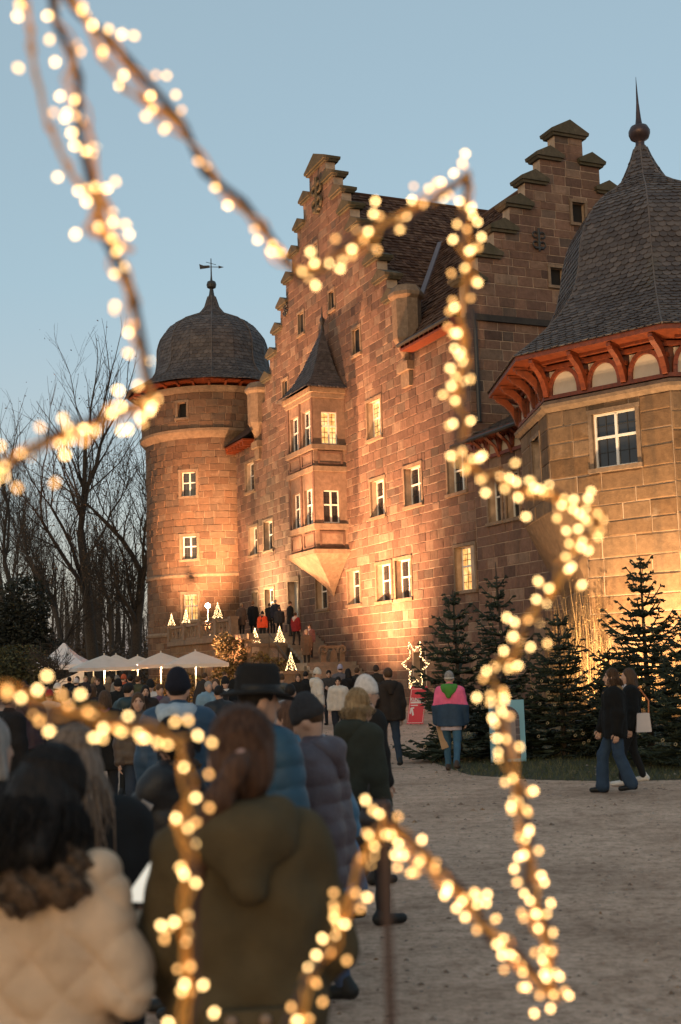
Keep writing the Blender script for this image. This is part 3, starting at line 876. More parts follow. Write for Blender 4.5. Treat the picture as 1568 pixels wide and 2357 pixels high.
for k in range(0, NF, 2):
    mb.tube([ring_pt(at_arc(q, ts, tprof)[0] + .05, k * 360 / NF + 5, at_arc(q, ts, tprof)[1] + .02) for q in np.linspace(0, 1, 26)], .045, 5)
mb.build('dome_ribs', M_SLATE, dome)
mb = MB(); mb.lathe(TWC, [(.22, 26.9), (.13, 27.5), (.12, 27.55), (.3, 27.65), (.34, 27.85), (.28, 28.05), (.08, 28.15), (.05, 28.5), (.03, 29.7)], 12); mb.build('finial', M_DARK, tower)
mb = MB(); c = TWC + V(0, 0, 29.1)
mb.obox(c + V(.05, 0, 0), (.75, .1, 0), (.0, .02, 0), (0, 0, .02)); mb.prism([c + V(-.75, -.1, -.16), c + V(-.1, 0, -.05), c + V(-.1, 0, .12), c + V(-.5, -.06, .1), c + V(-.8, -.1, .2)], V(0, .03, 0))
mb.prism([c + V(.5, .05, -.1), c + V(.85, .1, 0), c + V(.5, .05, .1)], V(0, .03, 0)); mb.tube([c + V(-.3, -.3, .25), c + V(.3, .3, .25)], .02, 5)
mb.build('weathervane', M_DARK, tower)

# ================================================================== octagonal bastion in front on the right
BP23, BP12, BP1 = V(9.673, 35.312, 0), V(6.566, 38.16, 0), V(6.372, 42.6, 0)
BQ = [V(15.0, 38.2, 0), V(12.9, 35.45, 0), BP23, BP12, BP1, V(8.6, 45.2, 0), V(12.6, 45.2, 0), V(15.2, 42.5, 0)]
BAX = V(10.48, 39.99, 0)
bast = thing('bastion_tower', BAX, 'octagonal sandstone bastion with onion-shaped slate dome and orange timber eaves', 'tower')
def bface(k):
    a, b = BQ[k], BQ[(k + 1) % 8]; d = nrm(b - a); n = V(-d[1], d[0], 0); return Fr(a, d, n), float(np.linalg.norm(b - a))
F3, L3 = bface(1); F2, L2 = bface(2); F1, L1 = bface(3); F4, L4 = bface(0)
ZLOW = 6.4
BW2 = (1.14, 2.62, 7.52, 9.2); BW1 = (1.3, 2.5, 7.4, 9.05)
mb = MB(); stones = []
for k in range(8):
    fr, L = bface(k); wins = [BW2] if k == 2 else ([BW1] if k == 3 else [])
    backing(fr, mb, [(0, L, ZLOW, 9.55)], wins, .45)
    if k in (0, 1, 2, 3): course_stones(fr, stones, [(0, L, ZLOW, 9.5)], wins, .5, (.7, 1.5), 70 + k, .035)
A_ = F2.P(3.05, 0, 0); B_ = FM.P(-6.0, 0.0, 0)
FLB = Fr(A_, B_ - A_, V(-(B_ - A_)[1], (B_ - A_)[0], 0)); LB = float(np.linalg.norm(B_ - A_))
backing(F2, mb, [(0, 3.05, 0, ZLOW)], [], .45)
for fr, L, k in ((F3, L3, 1), (F4, L4, 0)):
    backing(fr, mb, [(0, L, 0, ZLOW)], [], .45)
backing(FLB, mb, [(0, LB, 0, 4.0)], [], .45)
bwall = mb.build('bastion_wall', M_MORTAR, bast)
course_stones(F2, stones, [(0, 3.05, 0, ZLOW)], [], .52, (.7, 1.6), 81, .035); course_stones(F3, stones, [(0, L3, 0, ZLOW)], [], .52, (.7, 1.6), 82, .035)
course_stones(F4, stones, [(0, L4, 0, ZLOW)], [], .52, (.7, 1.6), 84, .035); course_stones(FLB, stones, [(0, LB, 0, 4.0)], [], .5, (.6, 1.3), 83, .035)
emit_pieces('stone', stones, bwall, M_STONE_B, _STV, 260)
# squinch carrying the overhanging face
z = lambda P, h: P + V(0, 0, h)
mb = MB()
def slab(a, b, c, th=.3):
    nn = nrm(np.cross(b - a, c - a)); mb.prism([a, b, c], -nn * th)
e12, e1, a4 = z(BP12, ZLOW), z(BP1, ZLOW), z(A_, 4.0)
mb.add([e12, a4, z(A_, ZLOW), e1, z(B_, ZLOW), z(B_, 4.0)], [(0, 2, 1), (0, 1, 3), (3, 1, 5), (3, 5, 4)])
mb.build('squinch', M_STONE_B, bast)
window(F2, bast, *BW2, 0, rec=.14, munt=(2, 2), proud=.06); window(F1, bast, *BW1, 0, rec=.3, proud=.05)
def around(prof, name, mat, zbase=0.0, parent=None):
    """moulding following the eight faces; prof = (outset, z)"""
    vs = []; fs = []; n = len(prof)
    for (o, zz) in prof:
        for k in range(8):
            p_, q_ = BQ[k - 1], BQ[k]; r_ = BQ[(k + 1) % 8]
            n0 = nrm(V(-(q_ - p_)[1], (q_ - p_)[0], 0)); n1 = nrm(V(-(r_ - q_)[1], (r_ - q_)[0], 0)); m = nrm(n0 + n1)
            vs.append(q_ + m * o / max(.3, np.dot(m, n0)) + V(0, 0, zz))
    for i in range(n - 1):
        for k in range(8): fs.append((i * 8 + k, (i + 1) * 8 + k, (i + 1) * 8 + (k + 1) % 8, i * 8 + (k + 1) % 8))
    b = MB(); b.add(vs, fs); return b.build(name, mat, parent or bast), vs
around([(-.2, 9.5), (.05, 9.5), (.2, 9.62), (.22, 9.72), (.1, 9.85), (-.05, 9.9), (-.2, 9.9)], 'cornice', M_DRESSED)
around([(-.06, 9.88), (-.06, 11.3)], 'frieze_wall', plain('dark_red_timber', (.09, .028, .014), .6, .3, 6, .2, 60))
around([(-.05, 9.9), (.09, 9.9), (.09, 10.02), (-.05, 10.02)], 'frieze_beam', M_WOOD)
around([(-.05, 10.82), (.12, 10.82), (.12, 10.96), (-.05, 10.96)], 'frieze_beam', M_WOOD)
EO = 1.0; EZ = 11.22
around([(-.1, 11.0), (EO - .06, EZ - .12), (EO - .06, EZ - .02)], 'soffit_boards', M_WOOD)
around([(EO - .06, EZ - .14), (EO + .0, EZ - .14), (EO, EZ + .02), (EO - .06, EZ + .02)], 'fascia', M_WOOD)
def bracket(fr, a, skew=0.0):
    mb = MB(); hw_ = .085
    pr = [(0.0, 9.98), (.1, 9.96), (.16, 10.0), (.2, 10.2), (.32, 10.48), (.52, 10.72), (.8, 10.9), (.86, 10.93), (.86, 11.07), (.5, 11.05), (.3, 10.98), (.0, 10.98)]
    lo = [(0.0, 10.75)]
    inner = [(.0, 10.3), (.14, 10.55), (.34, 10.8), (.5, 10.93)]
    outer = [(0.0, 9.98), (.1, 9.96), (.16, 10.0), (.21, 10.2), (.33, 10.46), (.53, 10.68), (.82, 10.86), (.86, 10.95)]
    poly = outer + inner[::-1]
    mb.prism([fr.P(a - hw_, o, zz) for o, zz in poly], fr.d * 2 * hw_)
    fr.box(mb, a - hw_ * .8, a + hw_ * .8, -.05, .92, 10.95, 11.06)
    fr.box(mb, a - hw_ * 1.3, a + hw_ * 1.3, .0, .14, 10.5, 10.62)
    return mb.build('bracket', M_WOOD, bast)
for fr, L, k in ((F3, L3, 1), (F2, L2, 2), (F1, L1, 3), (F4, L4, 0)):
    nb = 3
    for i in range(nb + (1 if k in (2, 3) else 0)):
        a = L * i / nb if k == 2 else L * (i + (.0 if k != 3 else .0)) / nb
        if k == 3 and i == 0: a = .35
        if k == 2: a = lerp(.05, L - .08, i / nb)
        bracket(fr, a)
    for i in range(nb):
        a0, a1 = L * i / nb + .14, L * (i + 1) / nb - .14; am = (a0 + a1) / 2; w_ = (a1 - a0) / 2 - .1
        poly = [(am + w_ * math.cos(q), 10.04 + .68 * math.sin(q) ** .8) for q in np.linspace(0, math.pi, 14)]
        mb = MB(); mb.prism([fr.P(x, -.07, y) for x, y in poly], fr.n * .06); mb.build('plaster_panel', M_PLASTER, bast)
        mb = MB()
        pts = [(am + (w_ + .06) * math.cos(q), 10.03 + .76 * math.sin(q) ** .8) for q in np.linspace(0, math.pi, 16)]
        for p_, q_ in zip(pts, pts[1:]):
            c = fr.P((p_[0] + q_[0]) / 2, .02, (p_[1] + q_[1]) / 2); ax = fr.P(q_[0], .02, q_[1]) - fr.P(p_[0], .02, p_[1]); L_ = np.linalg.norm(ax)
            nz = np.cross(ax / L_, fr.n); mb.obox(c, ax * .56, fr.n * .06, nz * .065)
        mb.build('timber_arch', M_WOOD, bast)
        for sgn in (-1, 1):
            mb = MB(); mb.prism([fr.P(am + sgn * w_ * .62, -.02, 10.78), fr.P(am + sgn * (w_ + .06), -.02, 10.78), fr.P(am + sgn * (w_ + .06), -.02, 10.5)], fr.n * .05); mb.build('spandrel', M_PLASTER, bast)
    mb = MB()
    for i in range(nb):
        fr.box(mb, L * i / nb + .12, L * (i + 1) / nb - .12, .34, .46, 10.96, 11.06)
    mb.build('purlin', M_WOOD, bast)
bprof = [(1, EZ), (.88, 11.68), (.77, 12.18), (.66, 12.78), (.58, 13.35), (.535, 13.9), (.51, 14.5), (.49, 15.2), (.45, 15.9), (.38, 16.5), (.30, 16.95), (.20, 17.3), (.135, 17.62), (.088, 18.1), (.05, 18.6), (.036, 18.85)]
_, evs = around([(EO + .05, EZ)], 'eave_edge', M_SLATE)
evs = [np.asarray(q) for q in evs]
mb = MB(); vs = []; fs = []
for (k_, zz) in bprof:
    for q in evs: vs.append(V(lerp(BAX[0], q[0], k_), lerp(BAX[1], q[1], k_), zz))
for i in range(len(bprof) - 1):
    for k in range(8): fs.append((i * 8 + k, (i + 1) * 8 + k, (i + 1) * 8 + (k + 1) % 8, i * 8 + (k + 1) % 8))
mb.add(vs, fs); bdome = mb.build('dome', M_SLATE, bast)
bs, bl = arc([(q[0] * 5.6, q[1]) for q in bprof])
pieces = []
for k in (0, 1, 2, 3, 4):
    c0, c1 = evs[k], evs[(k + 1) % 8]
    def qf(q, c0=c0, c1=c1):
        r, zz = at_arc(q, bs, bprof)
        return V(lerp(BAX[0], c0[0], r), lerp(BAX[1], c0[1], r), zz), V(lerp(BAX[0], c1[0], r), lerp(BAX[1], c1[1], r), zz)
    slate_rows(pieces, qf, 54, .27, 200 + k)
emit_pieces('slate', pieces, bdome, M_SLATE, _SLT, 300, 'dome_slates')
mb = MB()
for k in range(8):
    mb.tube([V(lerp(BAX[0], evs[k][0], at_arc(q, bs, bprof)[0]), lerp(BAX[1], evs[k][1], at_arc(q, bs, bprof)[0]), at_arc(q, bs, bprof)[1] + .02) for q in np.linspace(0, 1, 30)], .035, 5)
mb.build('hip_ribs', M_SLATE, bdome)
mb = MB(); mb.lathe(BAX, [(.22, 18.7), (.15, 19.0), (.15, 19.1), (.3, 19.2), (.36, 19.36), (.36, 19.46), (.28, 19.62), (.12, 19.7), (.09, 19.9), (.05, 20.4), (.045, 20.45), (.005, 21.4)], 16)
mb.build('finial', plain('dark_copper', (.075, .05, .05), .4, .2, 5, metallic=.6), bast, smooth=True)
k = NT('gravel'); p_ = k.pos()
g1 = k.noise(0.5, 4, .6, p_); g2 = k.noise(18, 5, .75, p_); g3 = k.noise(3.5, 4, .6, p_)
c_ = k.ramp(g2, [(.3, (.50, .32, .225)), (.52, (.80, .535, .39)), (.75, (.95, .67, .51))])
c_ = k.mix(.7, c_, k.ramp(g3, [(.3, (.78, .75, .72)), (.6, (1, 1, 1))]), 'MULTIPLY')
c_ = k.mix(k.math('MULTIPLY', k.ramp(g1, [(.45, (0, 0, 0)), (.7, (1, 1, 1))]), .45), c_, (.34, .22, .155))
c_ = k.mix(.7, c_, k.ramp(k.noise(7, 6, .8, p_), [(.34, (.5, .45, .42)), (.52, (1, 1, 1))]), 'MULTIPLY')
c_ = k.mix(.5, c_, k.ramp(k.noise(.22, 5, .7, p_), [(.36, (.58, .53, .49)), (.52, (1, 1, 1))]), 'MULTIPLY')
mp_ = k.n('ShaderNodeMapping'); mp_.inputs['Rotation'].default_value = (0, 0, .5); mp_.inputs['Scale'].default_value = (.35, 2.4, 1); k.l(p_, mp_.inputs['Vector'])
c_ = k.mix(.35, c_, k.ramp(k.noise(1.2, 5, .7, mp_.outputs[0]), [(.34, (.6, .56, .52)), (.52, (1, 1, 1))]), 'MULTIPLY')
k.setc(c_); k.rough(.95); k.b.inputs['Specular IOR Level'].default_value = .2
k.bump(k.math('ADD', g2, k.math('MULTIPLY', k.noise(70, 3, .6, p_), .5)), .9, .05)
M_GRAVEL = k.m
mb = MB()
N = 60
xs = [-600, -200] + list(np.linspace(-60, 60, N)) + [200, 600]; ys = [-300, -60] + list(np.linspace(-10, 110, N)) + [250, 900]
vs = [(x, y, 0.0) for y in ys for x in xs]; nx = len(xs)
mb.add(vs, [(j * nx + i, j * nx + i + 1, (j + 1) * nx + i + 1, (j + 1) * nx + i) for j in range(len(ys) - 1) for i in range(nx - 1)])
ground_o = mb.build('ground', M_GRAVEL); tag(ground_o, 'brown gravel forecourt of the castle', 'gravel', kind='structure')
# ================================================================== stair terrace in front of the door
terrace = thing('stair_terrace', FM.P(20, 2, 0), 'stone stair and balustraded terrace leading up to the castle door', 'stairs')
M_STEP = plain('worn_step_stone', (.20, .165, .135), .85, .25, 3, .3, 20)
FT4 = Fr(FM.P(0, 4.0, 0), DM, NM)
mb = MB(); FM.box(mb, 17.6, 31.7, 0.06, 4.15, 3.42, 3.65); mb.build('deck', M_STEP, terrace)
mb = MB(); arches = [(21.2, 23.0), (24.6, 26.4), (28.2, 30.0)]
aw = [(a, b_, .1, 2.4) for a, b_ in arches]
backing(FT4, mb, [(16.4, 31.7, 0, 3.42)], aw, .4)
FM.box(mb, 31.3, 31.7, .1, 3.6, 0, 3.42)
tw_ = mb.build('front_wall', M_MORTAR, terrace)
stones = []; course_stones(FT4, stones, [(16.4, 31.7, 0, 3.35)], aw, .45, (.6, 1.2), 301, .04, .2)
emit_pieces('stone', stones, tw_, M_STONE_B, _STV, 90)
for a, b_ in arches:
    mb = MB(); FT4.box(mb, a, b_, -.4, -.34, .1, 2.4); mb.build('niche_back', M_STONE_B, tw_)
    mb = MB(); am = (a + b_) / 2; R_ = (b_ - a) / 2
    for i in range(11):
        q0, q1 = math.pi * i / 11 + .01, math.pi * (i + 1) / 11 - .01
        mb.prism([FT4.P(am + r * math.cos(q), 0.0, 1.5 + r * math.sin(q)) for r, q in ((R_, q0), (R_ + .22, q0), (R_ + .22, q1), (R_, q1))], NM * .06)
    FT4.box(mb, a - .2, a, 0, .06, 0, 1.5); FT4.box(mb, b_, b_ + .2, 0, .06, 0, 1.5)
    mb.build('arch_surround', M_DRESSED, tw_)
mb = MB(); FT4.box(mb, 16.3, 31.8, -.1, .2, 3.36, 3.64); mb.build('cornice', M_DRESSED, terrace)
posts = [31.55, 28.2, 24.9, 22.0, 19.3]
for tt in posts:
    mb = MB(); FT4.box(mb, tt - .2, tt + .2, -.2, .2, 3.66, 4.5); FT4.box(mb, tt - .25, tt + .25, -.25, .25, 4.5, 4.64); mb.build('balustrade_post', M_DRESSED, terrace)
for a, b_ in zip(posts[1:], posts):
    mb = MB(); FT4.box(mb, a + .2, b_ - .2, -.12, .12, 4.42, 4.56); FT4.box(mb, a + .2, b_ - .2, -.12, .12, 3.66, 3.78); mb.build('rail', M_DRESSED, terrace)
    n = 3
    for i in range(n):
        q0, q1 = lerp(a + .2, b_ - .2, i / n), lerp(a + .2, b_ - .2, (i + 1) / n); am = (q0 + q1) / 2; w_ = (q1 - q0) / 2 - .05
        mb = MB(); FT4.box(mb, q0, q0 + .06, -.06, .06, 3.78, 4.42); FT4.box(mb, q1 - .06, q1, -.06, .06, 3.78, 4.42)
        for (cx, cz, r) in ((am, 4.1, .27), (am - w_ * .62, 3.93, .12), (am + w_ * .62, 3.93, .12), (am - w_ * .62, 4.27, .12), (am + w_ * .62, 4.27, .12)):
            mb.tube([FT4.P(cx + r * math.cos(q), 0, cz + r * math.sin(q)) for q in np.linspace(0, 2 * math.pi, 13)], .035, 5)
        mb.build('tracery_panel', M_DRESSED, terrace)
def flight(t0, t1, z0, z1, n, o0, o1):
    for i in range(n):
        a0 = lerp(t0, t1, i / n); zt = lerp(z0, z1, (i + 1) / n)
        mb = MB(); FM.box(mb, a0 - .04, t1 if i == n - 1 else lerp(t0, t1, (i + 1) / n) + .02, o0, o1, zt - (z1 - z0) / n, zt)
        mb.build('step', M_STEP, terrace)
flight(14.2, 17.6, 2.05, 3.65, 10, .1, 2.1)
flight(8.6, 12.5, 0.0, 2.05, 12, .1, 2.7)
mb = MB(); FM.box(mb, 12.54, 14.2, .1, 2.7, 0, 2.05); mb.build('landing', M_STEP, terrace)
mb = MB(); FM.box(mb, 14.24, 17.58, .12, 2.08, 0, 2.0); FM.box(mb, 17.6, 31, .12, 3.5, 0, 3.4); mb.build('core', M_STEP, terrace)
# parapets with caps that carry the light trees
mb = MB(); FM.box(mb, 16.42, 16.78, 2.12, 4.02, 0, 2.95); FM.box(mb, 16.35, 16.85, 2.05, 4.25, 2.95, 3.12)
for i in range(6):
    for j in range(3):
        F_ = Fr(FM.P(16.42, 0, 0), NM, -DM); F_.box(mb, 2.75 + i * .2, 2.87 + i * .2, 0, .03, 2.2 + j * .2, 2.32 + j * .2)
mb.build('parapet', M_DRESSED, terrace)
mb = MB(); FM.box(mb, 12.6, 13.4, 2.75, 3.75, 0, 1.52); FM.box(mb, 12.52, 13.48, 2.7, 3.82, 1.52, 1.68); mb.build('pedestal', M_DRESSED, terrace)
mb = MB(); mb.prism([FM.P(13.4, 2.75, 0), FM.P(16.42, 2.75, 0), FM.P(16.42, 2.75, 2.9), FM.P(13.4, 2.75, 1.5)], NM * .3); mb.build('parapet', M_DRESSED, terrace)
mb = MB(); mb.tube([FM.P(12.9, 3.3, 1.72), FM.P(13.5, 3.1, 2.2), FM.P(16.3, 3.1, 3.6)], .03, 6)
for q in (13.5, 15, 16.3): mb.tube([FM.P(q, 3.1, 1.5 + (q - 13.5) * .5), FM.P(q, 3.1, 2.2 + (q - 13.5) * .5)], .02, 5)
mb.build('handrail', M_DARK, terrace)
# carved stone seat end on the landing
mb = MB(); c0 = Fr(FM.P(12.9, 0, 0), NM, -DM)
for s_ in (0, 1):
    cx = .55 + s_ * 1.0
    mb.tube([c0.P(cx + (.28 - .02 * i) * math.cos(q), .1, 2.62 + (.28 - .02 * i) * math.sin(q)) for i, q in enumerate(np.linspace(-.5, 7.5, 14))], .07, 6)
    c0.box(mb, cx - .14, cx + .14, -.1, .1, 2.05, 2.6)
c0.box(mb, .55, 1.55, -.12, .12, 2.72, 2.86)
mb.prism([c0.P(.85, .1, 2.05), c0.P(1.25, .1, 2.05), c0.P(1.22, .1, 2.5), c0.P(1.05, .1, 2.72), c0.P(.88, .1, 2.5)], c0.n * .1)
ub = mb.build('carved_stone_bench', M_DRESSED); tag(ub, 'carved stone bench with scroll ends on the stair landing', 'bench')

# ------------------------------------------------------------------ glowing cone-shaped light trees
M_FAIRY = emit('fairy_light_glow', (1.0, .62, .27), 6.5)
def light_tree(c, h, r, seed, label):
    rg = random.Random(seed)
    t = thing('light_tree', c, label, 'light decoration', 'small glowing cone trees on the terrace')
    mb = MB()
    for k in range(6):
        a = k * math.pi / 3; mb.tube([c + V(r * math.cos(a), r * math.sin(a), .02), c + V(0, 0, h)], .008, 4)
    mb.lathe(c, [(r * .5, 0), (r * .5, .03)], 12); mb.build('wire_frame', M_DARK, t)
    mb = MB()
    n = 130
    for i in range(n):
        q = (i + rg.random()) / n; z_ = h * q ** 1.25; rr = r * (1 - z_ / h) * rg.uniform(.75, 1.05); a = i * 2.4 + rg.random()
        p_ = c + V(rr * math.cos(a), rr * math.sin(a), .03 + z_); s_ = rg.uniform(.010, .016)
        mb.add([p_ + V(s_, 0, 0), p_ + V(-s_, 0, 0), p_ + V(0, s_, 0), p_ + V(0, -s_, 0), p_ + V(0, 0, s_), p_ + V(0, 0, -s_)], [(0, 2, 4), (2, 1, 4), (1, 3, 4), (3, 0, 4), (2, 0, 5), (1, 2, 5), (3, 1, 5), (0, 3, 5)])
    o = mb.build('fairy_lights', M_FAIRY, t); o['kind'] = 'stuff'
light_tree(FM.P(31.4, 4.0, 4.65), 0.70, 0.24, 1, 'glowing cone tree at the far left end of the balustrade')
light_tree(FM.P(28.2, 4.0, 4.65), 0.78, 0.26, 2, 'glowing cone tree on the balustrade left of the lamp post')
light_tree(FM.P(22.0, 4.0, 4.65), 0.86, 0.30, 3, 'glowing cone tree on the balustrade beside the standing people')
light_tree(FM.P(16.6, 3.75, 3.13), 0.75, 0.29, 4, 'left glowing cone tree on the upper parapet')
light_tree(FM.P(16.6, 2.4, 3.13), 0.82, 0.30, 5, 'right glowing cone tree on the upper parapet')
light_tree(FM.P(13.0, 3.2, 1.69), 0.86, 0.29, 6, 'glowing cone tree on the low pedestal by the stairs')
light_tree(FM.P(8.4, 3.1, 0.0), 0.86, 0.29, 7, 'glowing cone tree on the ground at the stair foot behind the crowd')

# lamp post
c = FM.P(26.4, 3.2, 3.65)
lp = thing('lamp_post', c, 'lit globe lamp on a thin post behind the balustrade', 'lamp')
mb = MB(); mb.lathe(c, [(.12, 0), (.12, .05), (.03, .1), (.025, 1.75), (.06, 1.8)], 10); mb.build('post', plain('pale_metal', (.5, .48, .44), .4, .1), lp)
mb = MB(); mb.lathe(c, [(.05, 1.8), (.12, 1.85), (.15, 1.95), (.12, 2.05), (.03, 2.1)], 12); mb.build('globe', emit('lamp_globe', (1, .86, .62), 28), lp, True)

# ------------------------------------------------------------------ floodlights on the ground (the light that washes the walls)
def floodlight(pos, aim, power, col, cone, label, blend=.9, size=.12):
    pos = np.asarray(pos, float); aim = np.asarray(aim, float); f_ = nrm(aim - pos)
    t = thing('floodlight', pos, label, 'floodlight')
    s_ = nrm(np.cross(f_, V(0, 0, 1))); u_ = np.cross(s_, f_); c_ = pos + V(0, 0, .2)
    mb = MB(); mb.obox(c_ - f_ * .06, s_ * .19, u_ * .13, f_ * .05); mb.build('housing', M_DARK, t)
    mb = MB(); mb.obox(c_ + f_ * .0, s_ * .16, u_ * .10, f_ * .006); mb.build('lens', emit('flood_lens_%d' % int(col[1] * 100), col, 6), t)
    mb = MB()
    for q in (-1, 1): mb.tube([c_ + s_ * .2 * q, pos + s_ * .2 * q + V(0, 0, .02)], .015, 5)
    mb.tube([pos - s_ * .2 + V(0, 0, .02), pos + s_ * .2 + V(0, 0, .02)], .015, 5); mb.build('yoke', M_DARK, t)
    ld = bpy.data.lights.new('flood_lamp', 'SPOT'); ld.energy = power; ld.color = col; ld.spot_size = math.radians(cone); ld.spot_blend = blend; ld.shadow_soft_size = size
    lo = bpy.data.objects.new('flood_lamp', ld)
    M = Matrix.Translation(Vector(c_ + f_ * .05)) @ Vector(f_).to_track_quat('-Z', 'Y').to_matrix().to_4x4()
    link(lo, t, M)
    return t
AMB = (1.0, .50, .23); YEL = (1.0, .64, .32)
floodlight(F2.P(1.6, 3.0, 0), F2.P(1.9, 0, 5.0), 3900, YEL, 125, 'floodlight on the grass below the bastion window behind spruces')
floodlight(F2.P(-1.6, 3.4, 0), F3.P(.6, 0, 5.0), 3300, YEL, 125, 'floodlight on the grass at the bastion corner, right edge')
floodlight(FM.P(7.4, 5.5, 0), FM.P(8.7, 0, 8.8), 23000, AMB, 95, 'floodlight on the gravel aimed at the wall right of the oriel', 1.0, .35)
floodlight(FM.P(25.4, 3.4, 3.65), FM.P(23.4, 0, 9.0), 7800, YEL, 105, 'floodlight on the terrace deck between door and round tower', 1.0, .2)
floodlight(FM.P(22.6, 3.5, 3.65), FM.P(32.0, 3.2, 11.0), 25000, AMB, 62, 'floodlight on the terrace deck turned towards the round tower', 1.0, .25)
floodlight(FM.P(20.5, 10.5, 0), FM.P(16.5, 0, 14.5), 42000, AMB, 85, 'floodlight on the ground in front of the oriel', 1.0, .3)
# ================================================================== grass strip and plants
def at_px(x, D):
    """ground point at picture column x (read off the photograph) and distance D"""
    y = 1532 - .0305 * (x - 784) + 1.85 * 2850 / D
    d_ = _F + _R * ((x - 784) / 2850) + _U * ((1178 - y) / 2850)
    return V(d_.x / d_.y * D, D, 0)
GR = [at_px(985, 29), at_px(1000, 23.5), at_px(1080, 20.8), at_px(1240, 19.6), at_px(1420, 19.0), V(14, 18.6, 0), V(22, 18.5, 0), V(22, 40, 0), V(9, 46, 0), V(5.2, 48, 0), at_px(1050, 38)]
mb = MB(); mb.add([q + V(0, 0, .004) for q in GR], [tuple(range(len(GR)))[::-1]])
k = NT('lawn_soil'); k.setc(k.ramp(k.noise(6, 5, .7, k.pos()), [(.3, (.028, .03, .012)), (.7, (.07, .065, .03))])); k.rough(.95); k.bump(k.noise(40, 4, .7, k.pos()), .8, .04)
lawn = mb.build('lawn', k.m); tag(lawn, 'strip of rough grass along the castle wall', 'lawn', kind='structure')
def in_poly(x, y, P):
    c = False; j = len(P) - 1
    for i in range(len(P)):
        if (P[i][1] > y) != (P[j][1] > y) and x < (P[j][0] - P[i][0]) * (y - P[i][1]) / (P[j][1] - P[i][1]) + P[i][0]: c = not c
        j = i
    return c
rg = random.Random(401); vs = []; fs = []; rn = []
GRP = [(q[0], q[1]) for q in GR]
n = 0
while n < 26000:
    y = 18.5 + 14 * rg.random() ** 1.6; x = rg.uniform(1, 13)
    if not in_poly(x + rg.gauss(0, .12), y + rg.gauss(0, .12), GRP): 
        n += .2; continue
    h = rg.uniform(.03, .11); a = rg.uniform(0, 6.28); w = .006; lx, ly = rg.gauss(0, .03), rg.gauss(0, .03); b = len(vs)
    vs += [(x - w * math.cos(a), y - w * math.sin(a), 0), (x + w * math.cos(a), y + w * math.sin(a), 0), (x + lx, y + ly, h)]
    fs.append((b, b + 1, b + 2)); rn.append(rg.random()); n += 1
k = NT('grass_blade'); k.setc(k.ramp(k.rnd(), [(0, (.035, .045, .012)), (.6, (.08, .085, .028)), (1, (.17, .14, .06))])); k.rough(.8)
go = mesh_obj('grass', vs, fs, k.m, rnd=rn); tag(go, 'short rough grass blades along the gravel edge', 'grass', kind='stuff')

# fallen leaves and small stones scattered over the gravel
rg = random.Random(409); vs = []; fs = []; rn = []
for i in range(3600):
    D = 3.2 + 34 * rg.random() ** 1.4; x = rg.uniform(-.36, .36) * D
    s = rg.uniform(.008, .028) * (1 if D < 14 else 1.6); a = rg.uniform(0, 6.28); b = len(vs); h = s * rg.uniform(.3, .8)
    for k_ in range(4):
        q = a + k_ * math.pi / 2; rr = s * rg.uniform(.6, 1.2); vs.append((x + rr * math.cos(q), D + rr * math.sin(q), 0.0))
    vs.append((x, D, h)); fs += [(b, b + 1, b + 4), (b + 1, b + 2, b + 4), (b + 2, b + 3, b + 4), (b + 3, b, b + 4)]; r_ = rg.random(); rn += [r_] * 4
k = NT('pebble'); k.setc(k.ramp(k.rnd(), [(0, (.14, .09, .06)), (.5, (.26, .19, .15)), (.85, (.36, .28, .22)), (1, (.20, .10, .04))])); k.rough(.9)
go = mesh_obj('pebbles', vs, fs, k.m, rnd=rn); tag(go, 'small pebbles and fallen leaves scattered on the gravel', 'pebbles', kind='stuff')

